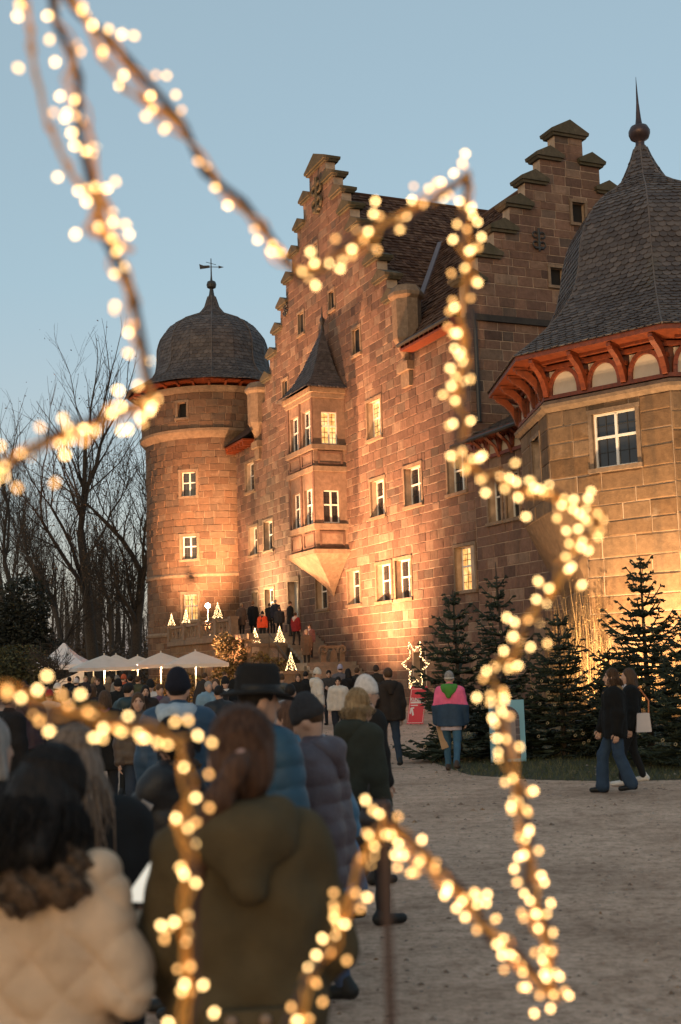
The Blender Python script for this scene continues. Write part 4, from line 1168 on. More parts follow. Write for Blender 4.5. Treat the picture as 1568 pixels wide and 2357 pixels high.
# ------------------------------------------------------------------ spruces
M_NEEDLE = None
k = NT('spruce_needles'); k.setc(k.ramp(k.rnd(), [(0, (.010, .016, .008)), (.6, (.022, .033, .015)), (1, (.045, .055, .024))])); k.rough(.7); M_NEEDLE = k.m
M_BARK = plain('dark_bark', (.045, .034, .026), .95, .35, 8, .6, 30)
M_STRAW = plain('straw', (.42, .31, .17), .7, .2, 8)
def spruce(c, H, W, seed, label, leader=.6):
    rg = random.Random(seed); t = thing('spruce_tree', c, label, 'spruce', 'planted spruces along the wall')
    mb = MB(); mb.tube([c, c + V(rg.gauss(0, .03), rg.gauss(0, .03), H * .5), c + V(0, 0, H)], [.06 * H / 3, .035 * H / 3, .008], 7); mb.build('trunk', M_BARK, t)
    SP_, SQ, SA, SB, SR = [], [], [], [], []
    def twig(p, q, r0, r1, rv):
        SP_.append(p); SQ.append(q); SA.append(r0); SB.append(r1); SR.append(rv)
    z = .12 * H * .5
    while z < H - leader * .25:
        q = z / H; rad = W * .5 * (1 - q) ** .8 * rg.uniform(.82, 1.1) + .05
        if z > H - leader: rad = min(rad, .2 * leader + .12)
        nb = rg.randint(5, 7) if q < .75 else rg.randint(3, 5)
        off = rg.uniform(0, 6.28)
        for b_ in range(nb):
            a = off + b_ * 2 * math.pi / nb + rg.gauss(0, .18); L = rad * rg.choice((.55, .75, .85, 1, 1.05, 1.2)) * rg.uniform(.9, 1.08)
            rise = lerp(-.08, .75, q ** 1.3) + rg.gauss(0, .06)
            dirv = V(math.cos(a), math.sin(a), 0); side = V(-math.sin(a), math.cos(a), 0)
            p0 = c + V(0, 0, z); prev = p0; ns = max(3, int(L / .11)); rv = rg.random()
            for s_ in range(1, ns + 1):
                u = s_ / ns; P_ = p0 + dirv * L * u + V(0, 0, L * (rise * u + .20 * u * u - .10 * math.sin(u * 3)))
                twig(prev, P_, .022 * (1.25 - u) + .008, .02 * (1.2 - u) + .006, rv)
                if u > .18:
                    for sg in (-1, 1):
                        l2 = L * .42 * (1.12 - u) * rg.uniform(.7, 1.2) + .05
                        tip = P_ + side * sg * l2 * .8 + dirv * l2 * .62 + V(0, 0, rg.uniform(-.03, .06) * l2 * 4)
                        twig(P_, tip, .024, .011, min(1, rv + rg.uniform(-.2, .3)))
                        for w_ in (.25, .5, .75):
                            m_ = P_ + (tip - P_) * w_
                            for s2 in (-1, 1):
                                l3 = l2 * .42 * rg.uniform(.6, 1.1)
                                twig(m_, m_ + dirv * l3 * .85 + side * s2 * l3 * .5 + V(0, 0, rg.gauss(0, .02)), .019, .008, min(1, rv + rg.uniform(-.2, .4)))
                prev = P_
        z += rg.uniform(.13, .22) * (1 if q < .6 else 1.35)
    twig(c + V(0, 0, H - leader), c + V(0, 0, H), .018, .006, .5)
    v_, f_ = seg_tubes(SP_, SQ, SA, SB, 3)
    cr = fast_mesh('crown', v_, f_, M_NEEDLE, t, rnd=np.repeat(np.clip(SR, .001, .999), 3)); cr['kind'] = 'stuff'
    mb = MB()
    for i in range(26):
        q = rg.uniform(.08, .7); a = rg.uniform(-2.8, -.3); r_ = W * .5 * (1 - q) ** .8 * .92
        p_ = c + V(r_ * math.cos(a), r_ * math.sin(a), q * H); 
        mb.tube([p_ + .024 * (math.cos(w_) * V(1, 0, .2) + math.sin(w_) * V(0, .3, 1)) for w_ in np.linspace(0, 6.28, 8)], .006, 4)
    o = mb.build('straw_rings', M_STRAW, t); o['kind'] = 'stuff'
spruce(at_px(1058, 24.0), 3.25, 2.1, 1, 'spruce with a long bare leader in front of the lit window', .85)
spruce(at_px(1160, 25.2), 3.85, 1.9, 2, 'tall thin-topped spruce behind the blue photo board', 1.0)
spruce(at_px(1300, 24.2), 2.85, 2.3, 3, 'broad bushy spruce between the photo board and the couple', .4)
spruce(at_px(1500, 22.3), 3.65, 2.5, 4, 'tallest spruce behind the walking couple at the right', .8)
spruce(at_px(1412, 24.5), 2.05, 1.3, 5, 'small young spruce in the gap behind the couple', .4)
spruce(at_px(1605, 21.0), 2.6, 2.2, 6, 'spruce cut off by the right edge', .4)

# ------------------------------------------------------------------ dry stalks and creeper at the foot of the bastion
rg = random.Random(431); vs = []; fs = []; rn = []
for i in range(2600):
    a = rg.uniform(-2.5, 6.8); o = abs(rg.gauss(0, .5)) + .12
    if a > 3.05: p_ = FLB.P(min(LB - .1, (a - 3.05) * 1.3), o, 0)
    else: p_ = F2.P(a, o, 0)
    h = rg.uniform(.5, 3.4) * (.6 + .6 * math.sin(a * 1.3 + 1) ** 2) * (1.15 if a > 1.5 else .6)
    lean = V(rg.gauss(0, .22), rg.gauss(0, .18), 0); w = rg.uniform(.004, .011); sd = V(math.cos(i), math.sin(i), 0) * w
    pts = [p_, p_ + lean * .3 + V(0, 0, h * .55), p_ + lean + V(0, 0, h)]; b = len(vs)
    for q, s_ in zip(pts, (1, .8, .15)): vs += [q - sd * s_, q + sd * s_]
    fs += [(b, b + 1, b + 3, b + 2), (b + 2, b + 3, b + 5, b + 4)]; r_ = rg.random(); rn += [r_, r_]
    for _ in range(3):
        q = pts[1] + (pts[2] - pts[1]) * rg.random(); s_ = rg.uniform(.03, .08); a2 = rg.uniform(0, 6.28); b = len(vs)
        d_ = V(math.cos(a2), math.sin(a2), rg.uniform(-.4, .6)) * s_; e_ = V(-math.sin(a2), math.cos(a2), .3) * s_ * .35
        vs += [q, q + d_ * .5 + e_, q + d_, q + d_ * .5 - e_]; fs.append((b, b + 1, b + 2, b + 3)); rn.append(rg.random())
k = NT('dry_stalks'); k.setc(k.ramp(k.rnd(), [(0, (.14, .08, .035)), (.5, (.26, .16, .07)), (1, (.36, .24, .11))])); k.rough(.85)
o = mesh_obj('dry_creeper', vs, fs, k.m, rnd=rn); tag(o, 'dry brown creeper and stalks at the foot of the bastion', 'creeper', kind='stuff')

# ------------------------------------------------------------------ leaf clumps
def leaf_cloud(rg, blobs, n, size, vs, fs, rn, flat=.5):
    tot = sum(b[3] * b[4] * b[5] for b in blobs)
    for (cx, cy, cz, rx, ry, rz) in blobs:
        m = int(n * rx * ry * rz / tot)
        for _ in range(m):
            while True:
                u = V(rg.uniform(-1, 1), rg.uniform(-1, 1), rg.uniform(-1, 1)); l = np.linalg.norm(u)
                if l < 1 and rg.random() < .15 + .85 * l ** 2: break
            p_ = V(cx, cy, cz) + u * V(rx, ry, rz); s_ = size * rg.uniform(.6, 1.4)
            a = nrm(V(rg.gauss(0, 1), rg.gauss(0, 1), rg.gauss(0, flat))); b_ = nrm(np.cross(a, V(rg.gauss(0, 1), rg.gauss(0, 1), rg.gauss(0, 1))))
            o = len(vs); vs.extend([p_ - a * s_, p_ + b_ * s_ * .5, p_ + a * s_, p_ - b_ * s_ * .5]); fs.append((o, o + 1, o + 2, o + 3)); rn.append(max(.001, rg.random()))
def leaf_mat(name, a, b_, c_):
    k = NT(name); k.setc(k.ramp(k.rnd(), [(0, a), (.55, b_), (1, c_)])); k.rough(.75); return k.m
M_LEAF_Y = leaf_mat('ochre_leaves', (.05, .035, .010), (.13, .085, .022), (.24, .16, .045))
M_LEAF_O = leaf_mat('olive_leaves', (.015, .018, .006), (.04, .042, .014), (.09, .085, .03))
M_LEAF_D = leaf_mat('dark_evergreen_leaves', (.005, .007, .004), (.010, .013, .007), (.02, .024, .012))
M_LEAF_B = leaf_mat('withered_leaves', (.03, .018, .010), (.06, .036, .018), (.11, .065, .03))
def shrub(name, c, blobs, n, size, mat, seed, label, cat, stems=5, hgt=1.5, group=None):
    rg = random.Random(seed); t = thing(name, c, label, cat, group)
    vs, fs, rn = [], [], []; leaf_cloud(rg, [(c[0] + b[0], c[1] + b[1], c[2] + b[2], b[3], b[4], b[5]) for b in blobs], n, size, vs, fs, rn)
    o = mesh_obj('foliage', vs, fs, mat, t, rnd=rn); o['kind'] = 'stuff'
    mb = MB()
    for i in range(stems):
        a = rg.uniform(0, 6.28); r_ = rg.uniform(.2, .7) * hgt * .35
        mb.tube([c + V(rg.gauss(0, .08), rg.gauss(0, .08), 0), c + V(r_ * .4 * math.cos(a), r_ * .4 * math.sin(a), hgt * .5), c + V(r_ * math.cos(a), r_ * math.sin(a), hgt)], [.04, .025, .01], 5)
    mb.build('stems', M_BARK, t)
    return t
shrub('ochre_shrub', FM.P(17.6, 4.9, 0), [(0, 0, 1.3, .9, .8, 1.0), (.2, 0, 2.5, .85, .75, .9), (-.2, .1, 3.2, .6, .6, .6), (.4, -.2, .8, .9, .7, .7)], 3600, .085, M_LEAF_Y, 501, 'tall ochre-leaved shrub against the terrace wall', 'shrub', 6, 3)
shrub('ochre_shrub', FM.P(14.6, 3.7, 0), [(0, 0, 1.0, .8, .7, .8), (.3, 0, 1.8, .7, .6, .6), (-.5, .2, 2.2, .5, .5, .5)], 2400, .08, M_LEAF_Y, 502, 'lower ochre-leaved shrub beside the stair parapet', 'shrub', 5, 2)
shrub('ochre_shrub', FM.P(24.5, 5.2, 0), [(0, 0, .9, 1.3, .9, .9), (1.4, 0, .8, 1.0, .8, .8), (-1.3, .3, .8, 1.0, .8, .8)], 3200, .08, M_LEAF_Y, 503, 'wide ochre hedge shrub behind the parasols', 'shrub', 6, 1.4)
c = at_px(45, 56)
t = shrub('olive_shrub', c, [(0, 0, 2.4, 1.5, 1.2, .9), (.8, 0, 2.0, 1.0, 1.0, .8), (-.9, 0, 2.2, 1.2, 1, .9), (0, 0, 1.4, 1.5, 1.2, .7)], 6500, .075, M_LEAF_O, 504, 'rounded olive-green shrub with pale stems at the left edge', 'shrub', 9, 2.1)
shrub('evergreen_tree', at_px(40, 84), [(0, 0, 3.5, 2.6, 2.2, 3.4), (.4, 0, 6.5, 1.9, 1.7, 2.2), (-1.6, 0, 3, 2, 2, 3), (1.5, .3, 2.5, 1.7, 1.6, 2.6)], 15000, .14, M_LEAF_D, 505, 'dark evergreen conifer mass behind the tent', 'tree', 3, 6)

# ------------------------------------------------------------------ bare winter trees
def bare_tree(c, H, seed, label, spread=.55, trunk_r=.45, lean=(0, 0), levels=4, leaves=0, fork=.32, group='bare trees left of the round tower'):
    rg = random.Random(seed); t = thing('bare_tree', c, label, 'tree', group); g = rg.gauss; u_ = rg.uniform
    S = {7: [], 5: [], 3: []}; ends = []
    def unit(x, y, z):
        l = math.sqrt(x * x + y * y + z * z) + 1e-9; return (x / l, y / l, z / l)
    def grow(p, d_, L, r, lev):
        ns = 5 if lev == 0 else (4 if lev < 3 else 2); r1 = r * (.55 if lev else .6)
        cur = p; dd = d_; w = .06 if lev == 0 else .15
        for s_ in range(ns):
            dd = unit(dd[0] + g(0, w), dd[1] + g(0, w), dd[2] + g(0, w * .6) + (.07 if lev else 0))
            l = L / ns; nx = (cur[0] + dd[0] * l, cur[1] + dd[1] * l, cur[2] + dd[2] * l); ra, rb = lerp(r, r1, s_ / ns), lerp(r, r1, (s_ + 1) / ns)
            S[7 if lev == 0 else (5 if lev < 2 else 3)].append((*cur, *nx, ra, rb))
            if lev < levels and ((lev > 0) or (s_ / ns >= fork)):
                for _ in range(rg.choice((1, 2) if lev < 2 else (1, 1, 2))):
                    a = u_(0, 6.28); k_ = u_(.5, 1.0) * spread * 1.5; m_ = u_(.55, .95)
                    sx, sy, sz = dd[1] * .2 - dd[2] * math.sin(a), dd[2] * math.cos(a) - dd[0] * .2, dd[0] * math.sin(a) - dd[1] * math.cos(a); q = math.sqrt(sx * sx + sy * sy + sz * sz) + 1e-6
                    f_ = rg.random()
                    grow((lerp(cur[0], nx[0], f_), lerp(cur[1], nx[1], f_), lerp(cur[2], nx[2], f_)), unit(dd[0] * m_ + sx / q * k_, dd[1] * m_ + sy / q * k_, dd[2] * m_ + sz / q * k_ + .15), L * u_(.42, .7), max(.011, rb * u_(.35, .6)), lev + 1)
            cur = nx
        if lev < levels:
            for _ in range(2):
                a = u_(0, 6.28)
                grow(cur, unit(dd[0] + .4 * math.cos(a), dd[1] + .4 * math.sin(a), dd[2] + .1), L * u_(.5, .7), max(.011, r1 * .8), lev + 1)
        else: ends.append(cur)
    grow(tuple(c), unit(lean[0], lean[1], 1), H * .5, trunk_r, 0)
    def tube_of(k_):
        A = np.array(S[k_]); return seg_tubes(A[:, :3], A[:, 3:6], A[:, 6], A[:, 7], k_)
    v7, f7 = tube_of(7); v5, f5 = tube_of(5)
    fast_mesh('trunk', np.vstack([v7, v5]), np.vstack([f7, f5 + len(v7)]), M_BARK, t)
    v3, f3 = tube_of(3); o = fast_mesh('crown', v3, f3, M_BARK, t); o['kind'] = 'stuff'
    if leaves:
        vs, fs, rn = [], [], []
        for _ in range(leaves):
            e = ends[rg.randrange(len(ends))]
            if e[2] > H * .72 and rg.random() < .8: continue
            e = V(e[0] + g(0, .3), e[1] + g(0, .3), e[2] + g(0, .3)); s_ = u_(.05, .11)
            a = nrm(V(g(0, 1), g(0, 1), g(0, 1))); b_ = nrm(np.cross(a, V(g(0, 1), g(0, 1), .3))); o_ = len(vs)
            vs.extend([e - a * s_, e + b_ * s_ * .6, e + a * s_, e - b_ * s_ * .6]); fs.append((o_, o_ + 1, o_ + 2, o_ + 3)); rn.append(max(.001, rg.random()))
        o = fast_mesh('withered_leaves', vs, fs, M_LEAF_B, t, rnd=rn); o['kind'] = 'stuff'
    return t
bare_tree(at_px(222, 100), 27, 11, 'tallest bare tree with forked crown just left of the tower', .42, .55, (.0, 0), 4, 2600, .3)
bare_tree(at_px(58, 112), 25, 12, 'slender bare tree with narrow crown at the far left', .30, .36, (-.01, 0), 4, 500, .45)
bare_tree(at_px(145, 92), 14, 13, 'medium bare tree with rounded crown left of the tall one', .55, .28, (.02, 0), 4, 2200, .35)
bare_tree(at_px(300, 96), 19, 14, 'thick leaning bare tree close to the tower wall', .55, .5, (.10, 0), 4, 2000, .3)
bare_tree(at_px(10, 105), 20, 15, 'bare tree cut off by the left edge', .35, .32, (0, 0), 4, 700, .4)
bare_tree(at_px(98, 118), 20, 16, 'thin straight bare tree between the left trunks', .28, .25, (.01, 0), 4, 400, .5)
bare_tree(at_px(258, 112), 16, 18, 'low twiggy bare tree behind the tall one', .6, .3, (-.05, 0), 4, 2200, .25)
bare_tree(at_px(128, 52), 3.4, 17, 'small dark bare sapling in front of the white tent', .7, .05, (.12, 0), 3, 0, .15, None)
# far wood: one brown mass of thin trunks, twigs and undergrowth
rg = random.Random(611); vs = []; fs = []
def stick(p, q, r):
    o = len(vs); sd = V(r, 0, 0); sy = V(0, r, 0); vs.extend([p - sd, p + sd, q + sd * .3, q - sd * .3]); fs.append((o, o + 1, o + 2, o + 3))
for i in range(150):
    D = rg.uniform(122, 190); x = (rg.uniform(-60, 420) - 784) / 2850 * D; h = rg.uniform(7, 17); p_ = V(x, D, 0); q_ = p_ + V(rg.gauss(0, .8), 0, h)
    stick(p_, q_, rg.uniform(.08, .2))
    for j in range(44):
        u = rg.uniform(.25, 1); b_ = lerp(p_, q_, u); a = rg.uniform(-1.3, 1.3); L = rg.uniform(.6, 2.6) * (1.15 - u * .6)
        e = b_ + V(math.sin(a) * L, rg.gauss(0, .5), abs(math.cos(a)) * L * .8); stick(b_, e, .03)
        for _ in range(3):
            m_ = lerp(b_, e, rg.random()); stick(m_, m_ + V(rg.gauss(0, .5), 0, rg.uniform(.1, .9)), .018)
fw_ = mesh_obj('far_wood', vs, fs, M_BARK); tag(fw_, 'brown mass of bare woodland far behind the market', 'woodland', kind='stuff')
vs, fs, rn = [], [], []
leaf_cloud(rg, [((rg.uniform(-40, 400) - 784) / 2850 * D, D, rg.uniform(.5, 2.4), rg.uniform(2.5, 5), 2, rg.uniform(1.5, 3.6)) for D in [rg.uniform(104, 150) for _ in range(46)]], 24000, .2, vs, fs, rn)
o = mesh_obj('undergrowth', vs, fs, M_LEAF_B, rnd=rn); tag(o, 'dark brown undergrowth below the bare trees', 'undergrowth', kind='stuff')
# ================================================================== market: parasols, tent, tables
M_CANVAS = plain('cream_canvas', (.62, .56, .49), .85, .06, 2)
M_CANVAS_W = plain('white_tent_canvas', (.62, .60, .60), .8, .05, 2)
M_POLE = plain('white_pole', (.6, .57, .5), .4, .08)
def parasol(c, size, zt, label, rot=0.3, lamp=0):
    t = thing('market_parasol', c, label, 'parasol', 'cream market parasols in front of the terrace')
    mb = MB(); mb.tube([c, c + V(0, 0, zt + .08)], .035, 8); mb.build('pole', M_POLE, t)
    mb = MB(); mb.lathe(c, [(.3, 0), (.3, .06), (.05, .1)], 12); mb.build('base', M_DARK, t)
    n = 8; drop = .62; vs = []; fs = []
    R_ = size * .5
    for j, u in enumerate((0, .35, .7, 1.0)):
        for i in range(n * 2):
            a = rot + i * math.pi / n; k_ = (1 if i % 2 == 0 else .965); sq = 1 / max(abs(math.cos(a - rot)), abs(math.sin(a - rot))) if size > 0 else 1
            rr = R_ * u * k_ * min(sq, 1.32)
            vs.append(c + V(rr * math.cos(a), rr * math.sin(a), zt - drop * u ** 1.05 + (-.02 if i % 2 else 0) * u))
    m = n * 2
    for j in range(3):
        for i in range(m): fs.append((j * m + i, j * m + (i + 1) % m, (j + 1) * m + (i + 1) % m, (j + 1) * m + i))
    b = len(vs)
    for i in range(m): vs.append(vs[3 * m + i] - V(0, 0, .16))
    for i in range(m): fs.append((3 * m + i, 3 * m + (i + 1) % m, b + (i + 1) % m, b + i))
    mb = MB(); mb.add(vs, fs); mb.build('canopy', M_CANVAS, t)
    for i in range(n):
        a = rot + i * 2 * math.pi / n; mb = MB(); mb.tube([c + V(.03, 0, zt - .06), c + V(R_ * .97 * math.cos(a), R_ * .97 * math.sin(a), zt - drop - .03)], .012, 5); mb.build('rib', M_POLE, t)
    if lamp:
        mb = MB(); mb.lathe(c + V(0.0, 0, zt - .75), [(.05, 0), (.1, .02), (.1, .07), (.05, .1)], 12); mb.build('lamp', emit('parasol_lamp', (1, .78, .48), 22), t)
        ld = bpy.data.lights.new('parasol_light', 'POINT'); ld.energy = lamp; ld.color = (1, .66, .34); ld.shadow_soft_size = .1
        link(bpy.data.objects.new('parasol_light', ld), t, Matrix.Translation(Vector(c + V(.12, -.12, zt - .85))))
parasol(at_px(241, 62), 3.3, 2.75, 'leftmost cream parasol with a bright lamp under it', .35, 150)
parasol(at_px(372, 66), 3.0, 2.85, 'middle cream parasol of the row', .3, 90)
parasol(at_px(452, 60), 3.0, 2.78, 'rightmost cream parasol in front of the terrace arches', .25, 90)
parasol(at_px(318, 76), 3.0, 2.85, 'cream parasol half hidden behind the front row', .2, 60)
parasol(at_px(268, 78), 2.6, 3.0, 'grey-topped parasol peeking between tent and leftmost parasol', .2, 0)
# tent
c = at_px(148, 66); t = thing('market_tent', c, 'white peaked market tent with draped side cloth', 'tent')
for (x, y) in ((-1.3, -1.3), (1.3, -1.3), (1.3, 1.3), (-1.3, 1.3)):
    mb = MB(); mb.tube([c + V(x, y, 0), c + V(x, y, 2.15)], .035, 6); mb.build('leg', M_POLE, t)
vs = []; fs = []; n = 24
for u, zz in ((1.0, 2.1), (1.0, 2.35), (.72, 2.6), (.45, 2.85), (.2, 3.2), (.03, 3.5)):
    for i in range(n):
        a = i * 2 * math.pi / n + math.pi / 4; sq = min(1 / max(abs(math.cos(a)), abs(math.sin(a))), 1.42); vs.append(c + V(1.4 * u * sq * math.cos(a), 1.4 * u * sq * math.sin(a), zz))
for j in range(5):
    for i in range(n): fs.append((j * n + i, j * n + (i + 1) % n, (j + 1) * n + (i + 1) % n, (j + 1) * n + i))
mb = MB(); mb.add(vs, fs); mb.build('roof', M_CANVAS_W, t)
vs = []; fs = []; nx, nz = 22, 8
for j in range(nz + 1):
    for i in range(nx + 1):
        u, w = i / nx, j / nz; top = 1.75 - .35 * math.sin(u * math.pi) + .35 * u
        vs.append(c + V(-1.35 + 2.7 * u, -1.36 + .07 * math.sin(u * 21 + w * 3) * (1 - .3 * w), lerp(.35, top, w)))
for j in range(nz):
    for i in range(nx): fs.append((j * (nx + 1) + i, j * (nx + 1) + i + 1, (j + 1) * (nx + 1) + i + 1, (j + 1) * (nx + 1) + i))
mb = MB(); mb.add(vs, fs); mb.build('side_cloth', M_CANVAS, t, smooth=True)
mb = MB(); mb.lathe(c + V(.8, .3, 2.0), [(.04, 0), (.09, .05), (.04, .12)], 10); mb.build('lamp', emit('parasol_lamp', (1, .78, .48), 22), t)
ld = bpy.data.lights.new('tent_light', 'POINT'); ld.energy = 60; ld.color = (1, .62, .3); ld.shadow_soft_size = .1
link(bpy.data.objects.new('tent_light', ld), t, Matrix.Translation(Vector(c + V(.7, .2, 1.85))))
# benches and tables of the market, seen between the crowd
M_TABLEWOOD = plain('pale_bench_wood', (.34, .20, .10), .7, .2, 5, .2, 40)
def table_set(c, rot, label, L=2.0):
    d_ = V(math.cos(rot), math.sin(rot), 0); n_ = V(-math.sin(rot), math.cos(rot), 0); t = thing('beer_table', c, label, 'table')
    for i in range(3):
        mb = MB(); mb.obox(c + n_ * (i - 1) * .2 + V(0, 0, .75), d_ * L / 2, n_ * .095, V(0, 0, .015)); mb.build('board', M_TABLEWOOD, t)
    for s_ in (-1, 1):
        mb = MB(); mb.tube([c + d_ * s_ * L * .38 + n_ * .25, c + d_ * s_ * L * .38 + V(0, 0, .4), c + d_ * s_ * L * .38 + n_ * .2 + V(0, 0, .73)], .02, 5)
        mb.tube([c + d_ * s_ * L * .38 - n_ * .25, c + d_ * s_ * L * .38 + V(0, 0, .4), c + d_ * s_ * L * .38 - n_ * .2 + V(0, 0, .73)], .02, 5); mb.build('leg_frame', M_DARK, t)
table_set(at_px(140, 24), .1, 'wooden beer table at the left behind the light star')
table_set(at_px(60, 17), .2, 'wooden table by the left edge behind the dark-haired girl', 1.6)

# ------------------------------------------------------------------ red sign
M_RED = plain('red_sign_print', (.60, .022, .045), .5, .06, 3)
M_PINKLINE = plain('sign_white_print', (.72, .62, .60), .5, .05, 3)
c = at_px(960, 38.0); t = thing('sign_board', c, 'red sign board with white lettering and arrow, leaning to the right', 'sign')
FS = Fr(c, V(1, -.12, 0), V(-.12, -1, 0)); sh = .155 
def SP(a, z_, o=0): return FS.P(a + sh * z_, o - .05 * z_, z_)
H_, W_ = 1.16, .50
x0 = -.32
mb = MB(); mb.prism([SP(x0, .04), SP(x0 + W_, .04), SP(x0 + W_, H_), SP(x0, H_)], FS.n * -.03); mb.build('panel', M_RED, t)
def strip(name, a0, a1, z0, z1, mat=None):
    mb = MB(); mb.prism([SP(x0 + a0, z0, .004), SP(x0 + a1, z0, .004), SP(x0 + a1, z1, .004), SP(x0 + a0, z1, .004)], FS.n * .004); return mb.build(name, mat or M_PINKLINE, t)
for i, q in enumerate(((.02, .48, .07, .082), (.02, .40, 1.08, 1.095), (.02, .032, .07, 1.09), (.468, .48, .07, 1.03))): strip('border_line', *q)
strip('lettering_line', .05, .47, .655, .71); strip('lettering_line', .06, .27, .58, .612); strip('emblem', .40, .47, 1.055, 1.085)
dX = SP(1, 0) - SP(0, 0); dY = (SP(0, 1) - SP(0, 0)); O_ = SP(x0 + .035, .735, .01)
sign_letters = (t, Matrix([[dX[0] * .78, dY[0], FS.n[0], O_[0]], [dX[1] * .78, dY[1], FS.n[1], O_[1]], [dX[2] * .78, dY[2], FS.n[2], O_[2]], [0, 0, 0, 1]]))
mb = MB()
mb.prism([SP(x0 + q[0], q[1], .004) for q in ((.05, .36), (.06, .53), (.17, .545), (.17, .50), (.13, .50), (.19, .31), (.14, .28), (.095, .44), (.09, .33))], FS.n * .004); mb.build('arrow', M_PINKLINE, t)
mb = MB(); mb.tube([SP(x0 + .1, .9, -.03), FS.P(x0 + .1, -.5, 0)], .015, 5); mb.tube([SP(x0 + .4, .9, -.03), FS.P(x0 + .4, -.5, 0)], .015, 5); mb.build('stand', M_DARK, t)

# ------------------------------------------------------------------ pale blue photo board with a painted arch
c = at_px(1171, 23.2); t = thing('photo_board', c, 'pale blue upright board with painted stone arch standing in the grass', 'board')
FB = Fr(c, V(1, .05, 0), V(.05, -1, 0)); W_, H_ = .33, 1.13
M_BLUE = plain('pale_blue_paint', (.20, .42, .52), .6, .08, 3); M_GREYV = plain('painted_grey', (.30, .25, .24), .8, .15, 5); M_PST = plain('painted_stone', (.13, .105, .115), .8, .3, 9)
arch = [(-.22, .06)] + [(.22 * math.cos(q), .78 + .24 * math.sin(q)) for q in np.linspace(math.pi, 0, 15)] + [(.22, .06)]
mb = MB(); mb.prism([FB.P(x, 0, z_) for x, z_ in [(-W_, .0), (W_, .0), (W_, H_), (-W_, H_)]], FB.n * -.025); mb.build('panel', M_BLUE, t)
mb = MB(); mb.prism([FB.P(x, 0.002, z_) for x, z_ in arch], FB.n * .006)
mb.build('arch_recess', M_GREYV, t)
for i in range(26):
    if i < 16:
        q0, q1 = math.pi * i / 16 + .02, math.pi * (i + 1) / 16 - .02; pl = [(r * math.cos(q), .78 + r * 1.05 * math.sin(q)) for r, q in ((.155, q0), (.23, q0), (.23, q1), (.155, q1))]
    else:
        j = i - 16; s_ = -1 if j % 2 else 1; zz = .08 + (j // 2) * .14; pl = [(s_ * .155, zz), (s_ * .23, zz), (s_ * .23, zz + .125), (s_ * .155, zz + .125)]
    mb = MB(); mb.prism([FB.P(x, .008, z_) for x, z_ in pl], FB.n * .008); mb.build('painted_block', M_PST, t)
for s_ in (-1, 1):
    mb = MB(); mb.tube([FB.P(s_ * .25, -.03, .8), FB.P(s_ * .25, -.45, 0)], .015, 5); mb.build('prop', M_DARK, t)

# ------------------------------------------------------------------ star figures of light
t = thing('light_star', FM.P(4.45, .75, 0), 'small glowing star figure standing against the castle wall', 'light decoration')
rt = V(1, 0, 0); up = V(0, 0, 1); cc = FM.P(4.45, .75, 0) + V(0, 0, 1.8)
P_ = [cc + rt * x * .56 + up * z_ * .95 for x, z_ in [(-.45, 1), (-.02, .62), (.45, 1.05), (.38, .35), (1, .02), (.42, -.3), (.45, -1.0), (0, -.68), (-.5, -1.05), (-.42, -.28), (-1, .05), (-.4, .35)]]
mb = MB(); mb.tube(P_ + [P_[0]], .012, 5); mb.tube([cc - up * .6, cc - up * 1.75], .015, 5); mb.build('frame', M_DARK, t)
mb = MB(); rg = random.Random(5)
for i in range(12):
    a, b = P_[i], P_[(i + 1) % 12]; n = max(8, int(np.linalg.norm(b - a) / .028))
    for k_ in range(n):
        p_ = lerp(a, b, (k_ + rg.random()) / n) + V(rg.gauss(0, .022), rg.gauss(0, .02), rg.gauss(0, .022)); s_ = rg.uniform(.011, .017)
        mb.add([p_ + V(s_, 0, 0), p_ + V(-s_, 0, 0), p_ + V(0, s_, 0), p_ + V(0, -s_, 0), p_ + V(0, 0, s_), p_ + V(0, 0, -s_)], [(0, 2, 4), (2, 1, 4), (1, 3, 4), (3, 0, 4), (2, 0, 5), (1, 2, 5), (3, 1, 5), (0, 3, 5)])
o = mb.build('fairy_lights', M_FAIRY, t); o['kind'] = 'stuff'
# ================================================================== people: signed-distance bodies meshed with surface nets
def smin(a, b, k):
    h = np.clip(.5 + .5 * (b - a) / k, 0, 1); return b * (1 - h) + a * h - k * h * (1 - h)

def cone(a, b, ra, rb, puff=0.0, sp=.1, zc=None):
    a = np.asarray(a, float); b = np.asarray(b, float); L = np.linalg.norm(b - a) + 1e-9; r = max(ra, rb) + puff
    def fn(X, Y, Z):
        dx, dy, dz = (b - a)
        px, py, pz = X - a[0], Y - a[1], Z - a[2]
        t = np.clip((px * dx + py * dy + pz * dz) / (L * L), 0, 1)
        d = np.sqrt((px - t * dx) ** 2 + (py - t * dy) ** 2 + (pz - t * dz) ** 2) - (ra + (rb - ra) * t)
        if puff: d = d - puff * np.sqrt(np.abs(np.sin(np.pi * t * L / sp)))
        return d if zc is None else np.maximum(d, zc - Z)
    return fn, np.minimum(a, b) - r, np.maximum(a, b) + r

def ell(c, r, Rm=None):
    c = np.asarray(c, float); r = np.asarray(r, float); Rm = np.eye(3) if Rm is None else np.asarray(Rm)
    ext = np.sqrt(((Rm * r[None, :]) ** 2).sum(1))
    def fn(X, Y, Z):
        p = [X - c[0], Y - c[1], Z - c[2]]
        q = [p[0] * Rm[0, i] + p[1] * Rm[1, i] + p[2] * Rm[2, i] for i in range(3)]
        k0 = np.sqrt(sum((q[i] / r[i]) ** 2 for i in range(3))); k1 = np.sqrt(sum((q[i] / r[i] ** 2) ** 2 for i in range(3))) + 1e-9
        return k0 * (k0 - 1) / k1
    return fn, c - ext, c + ext

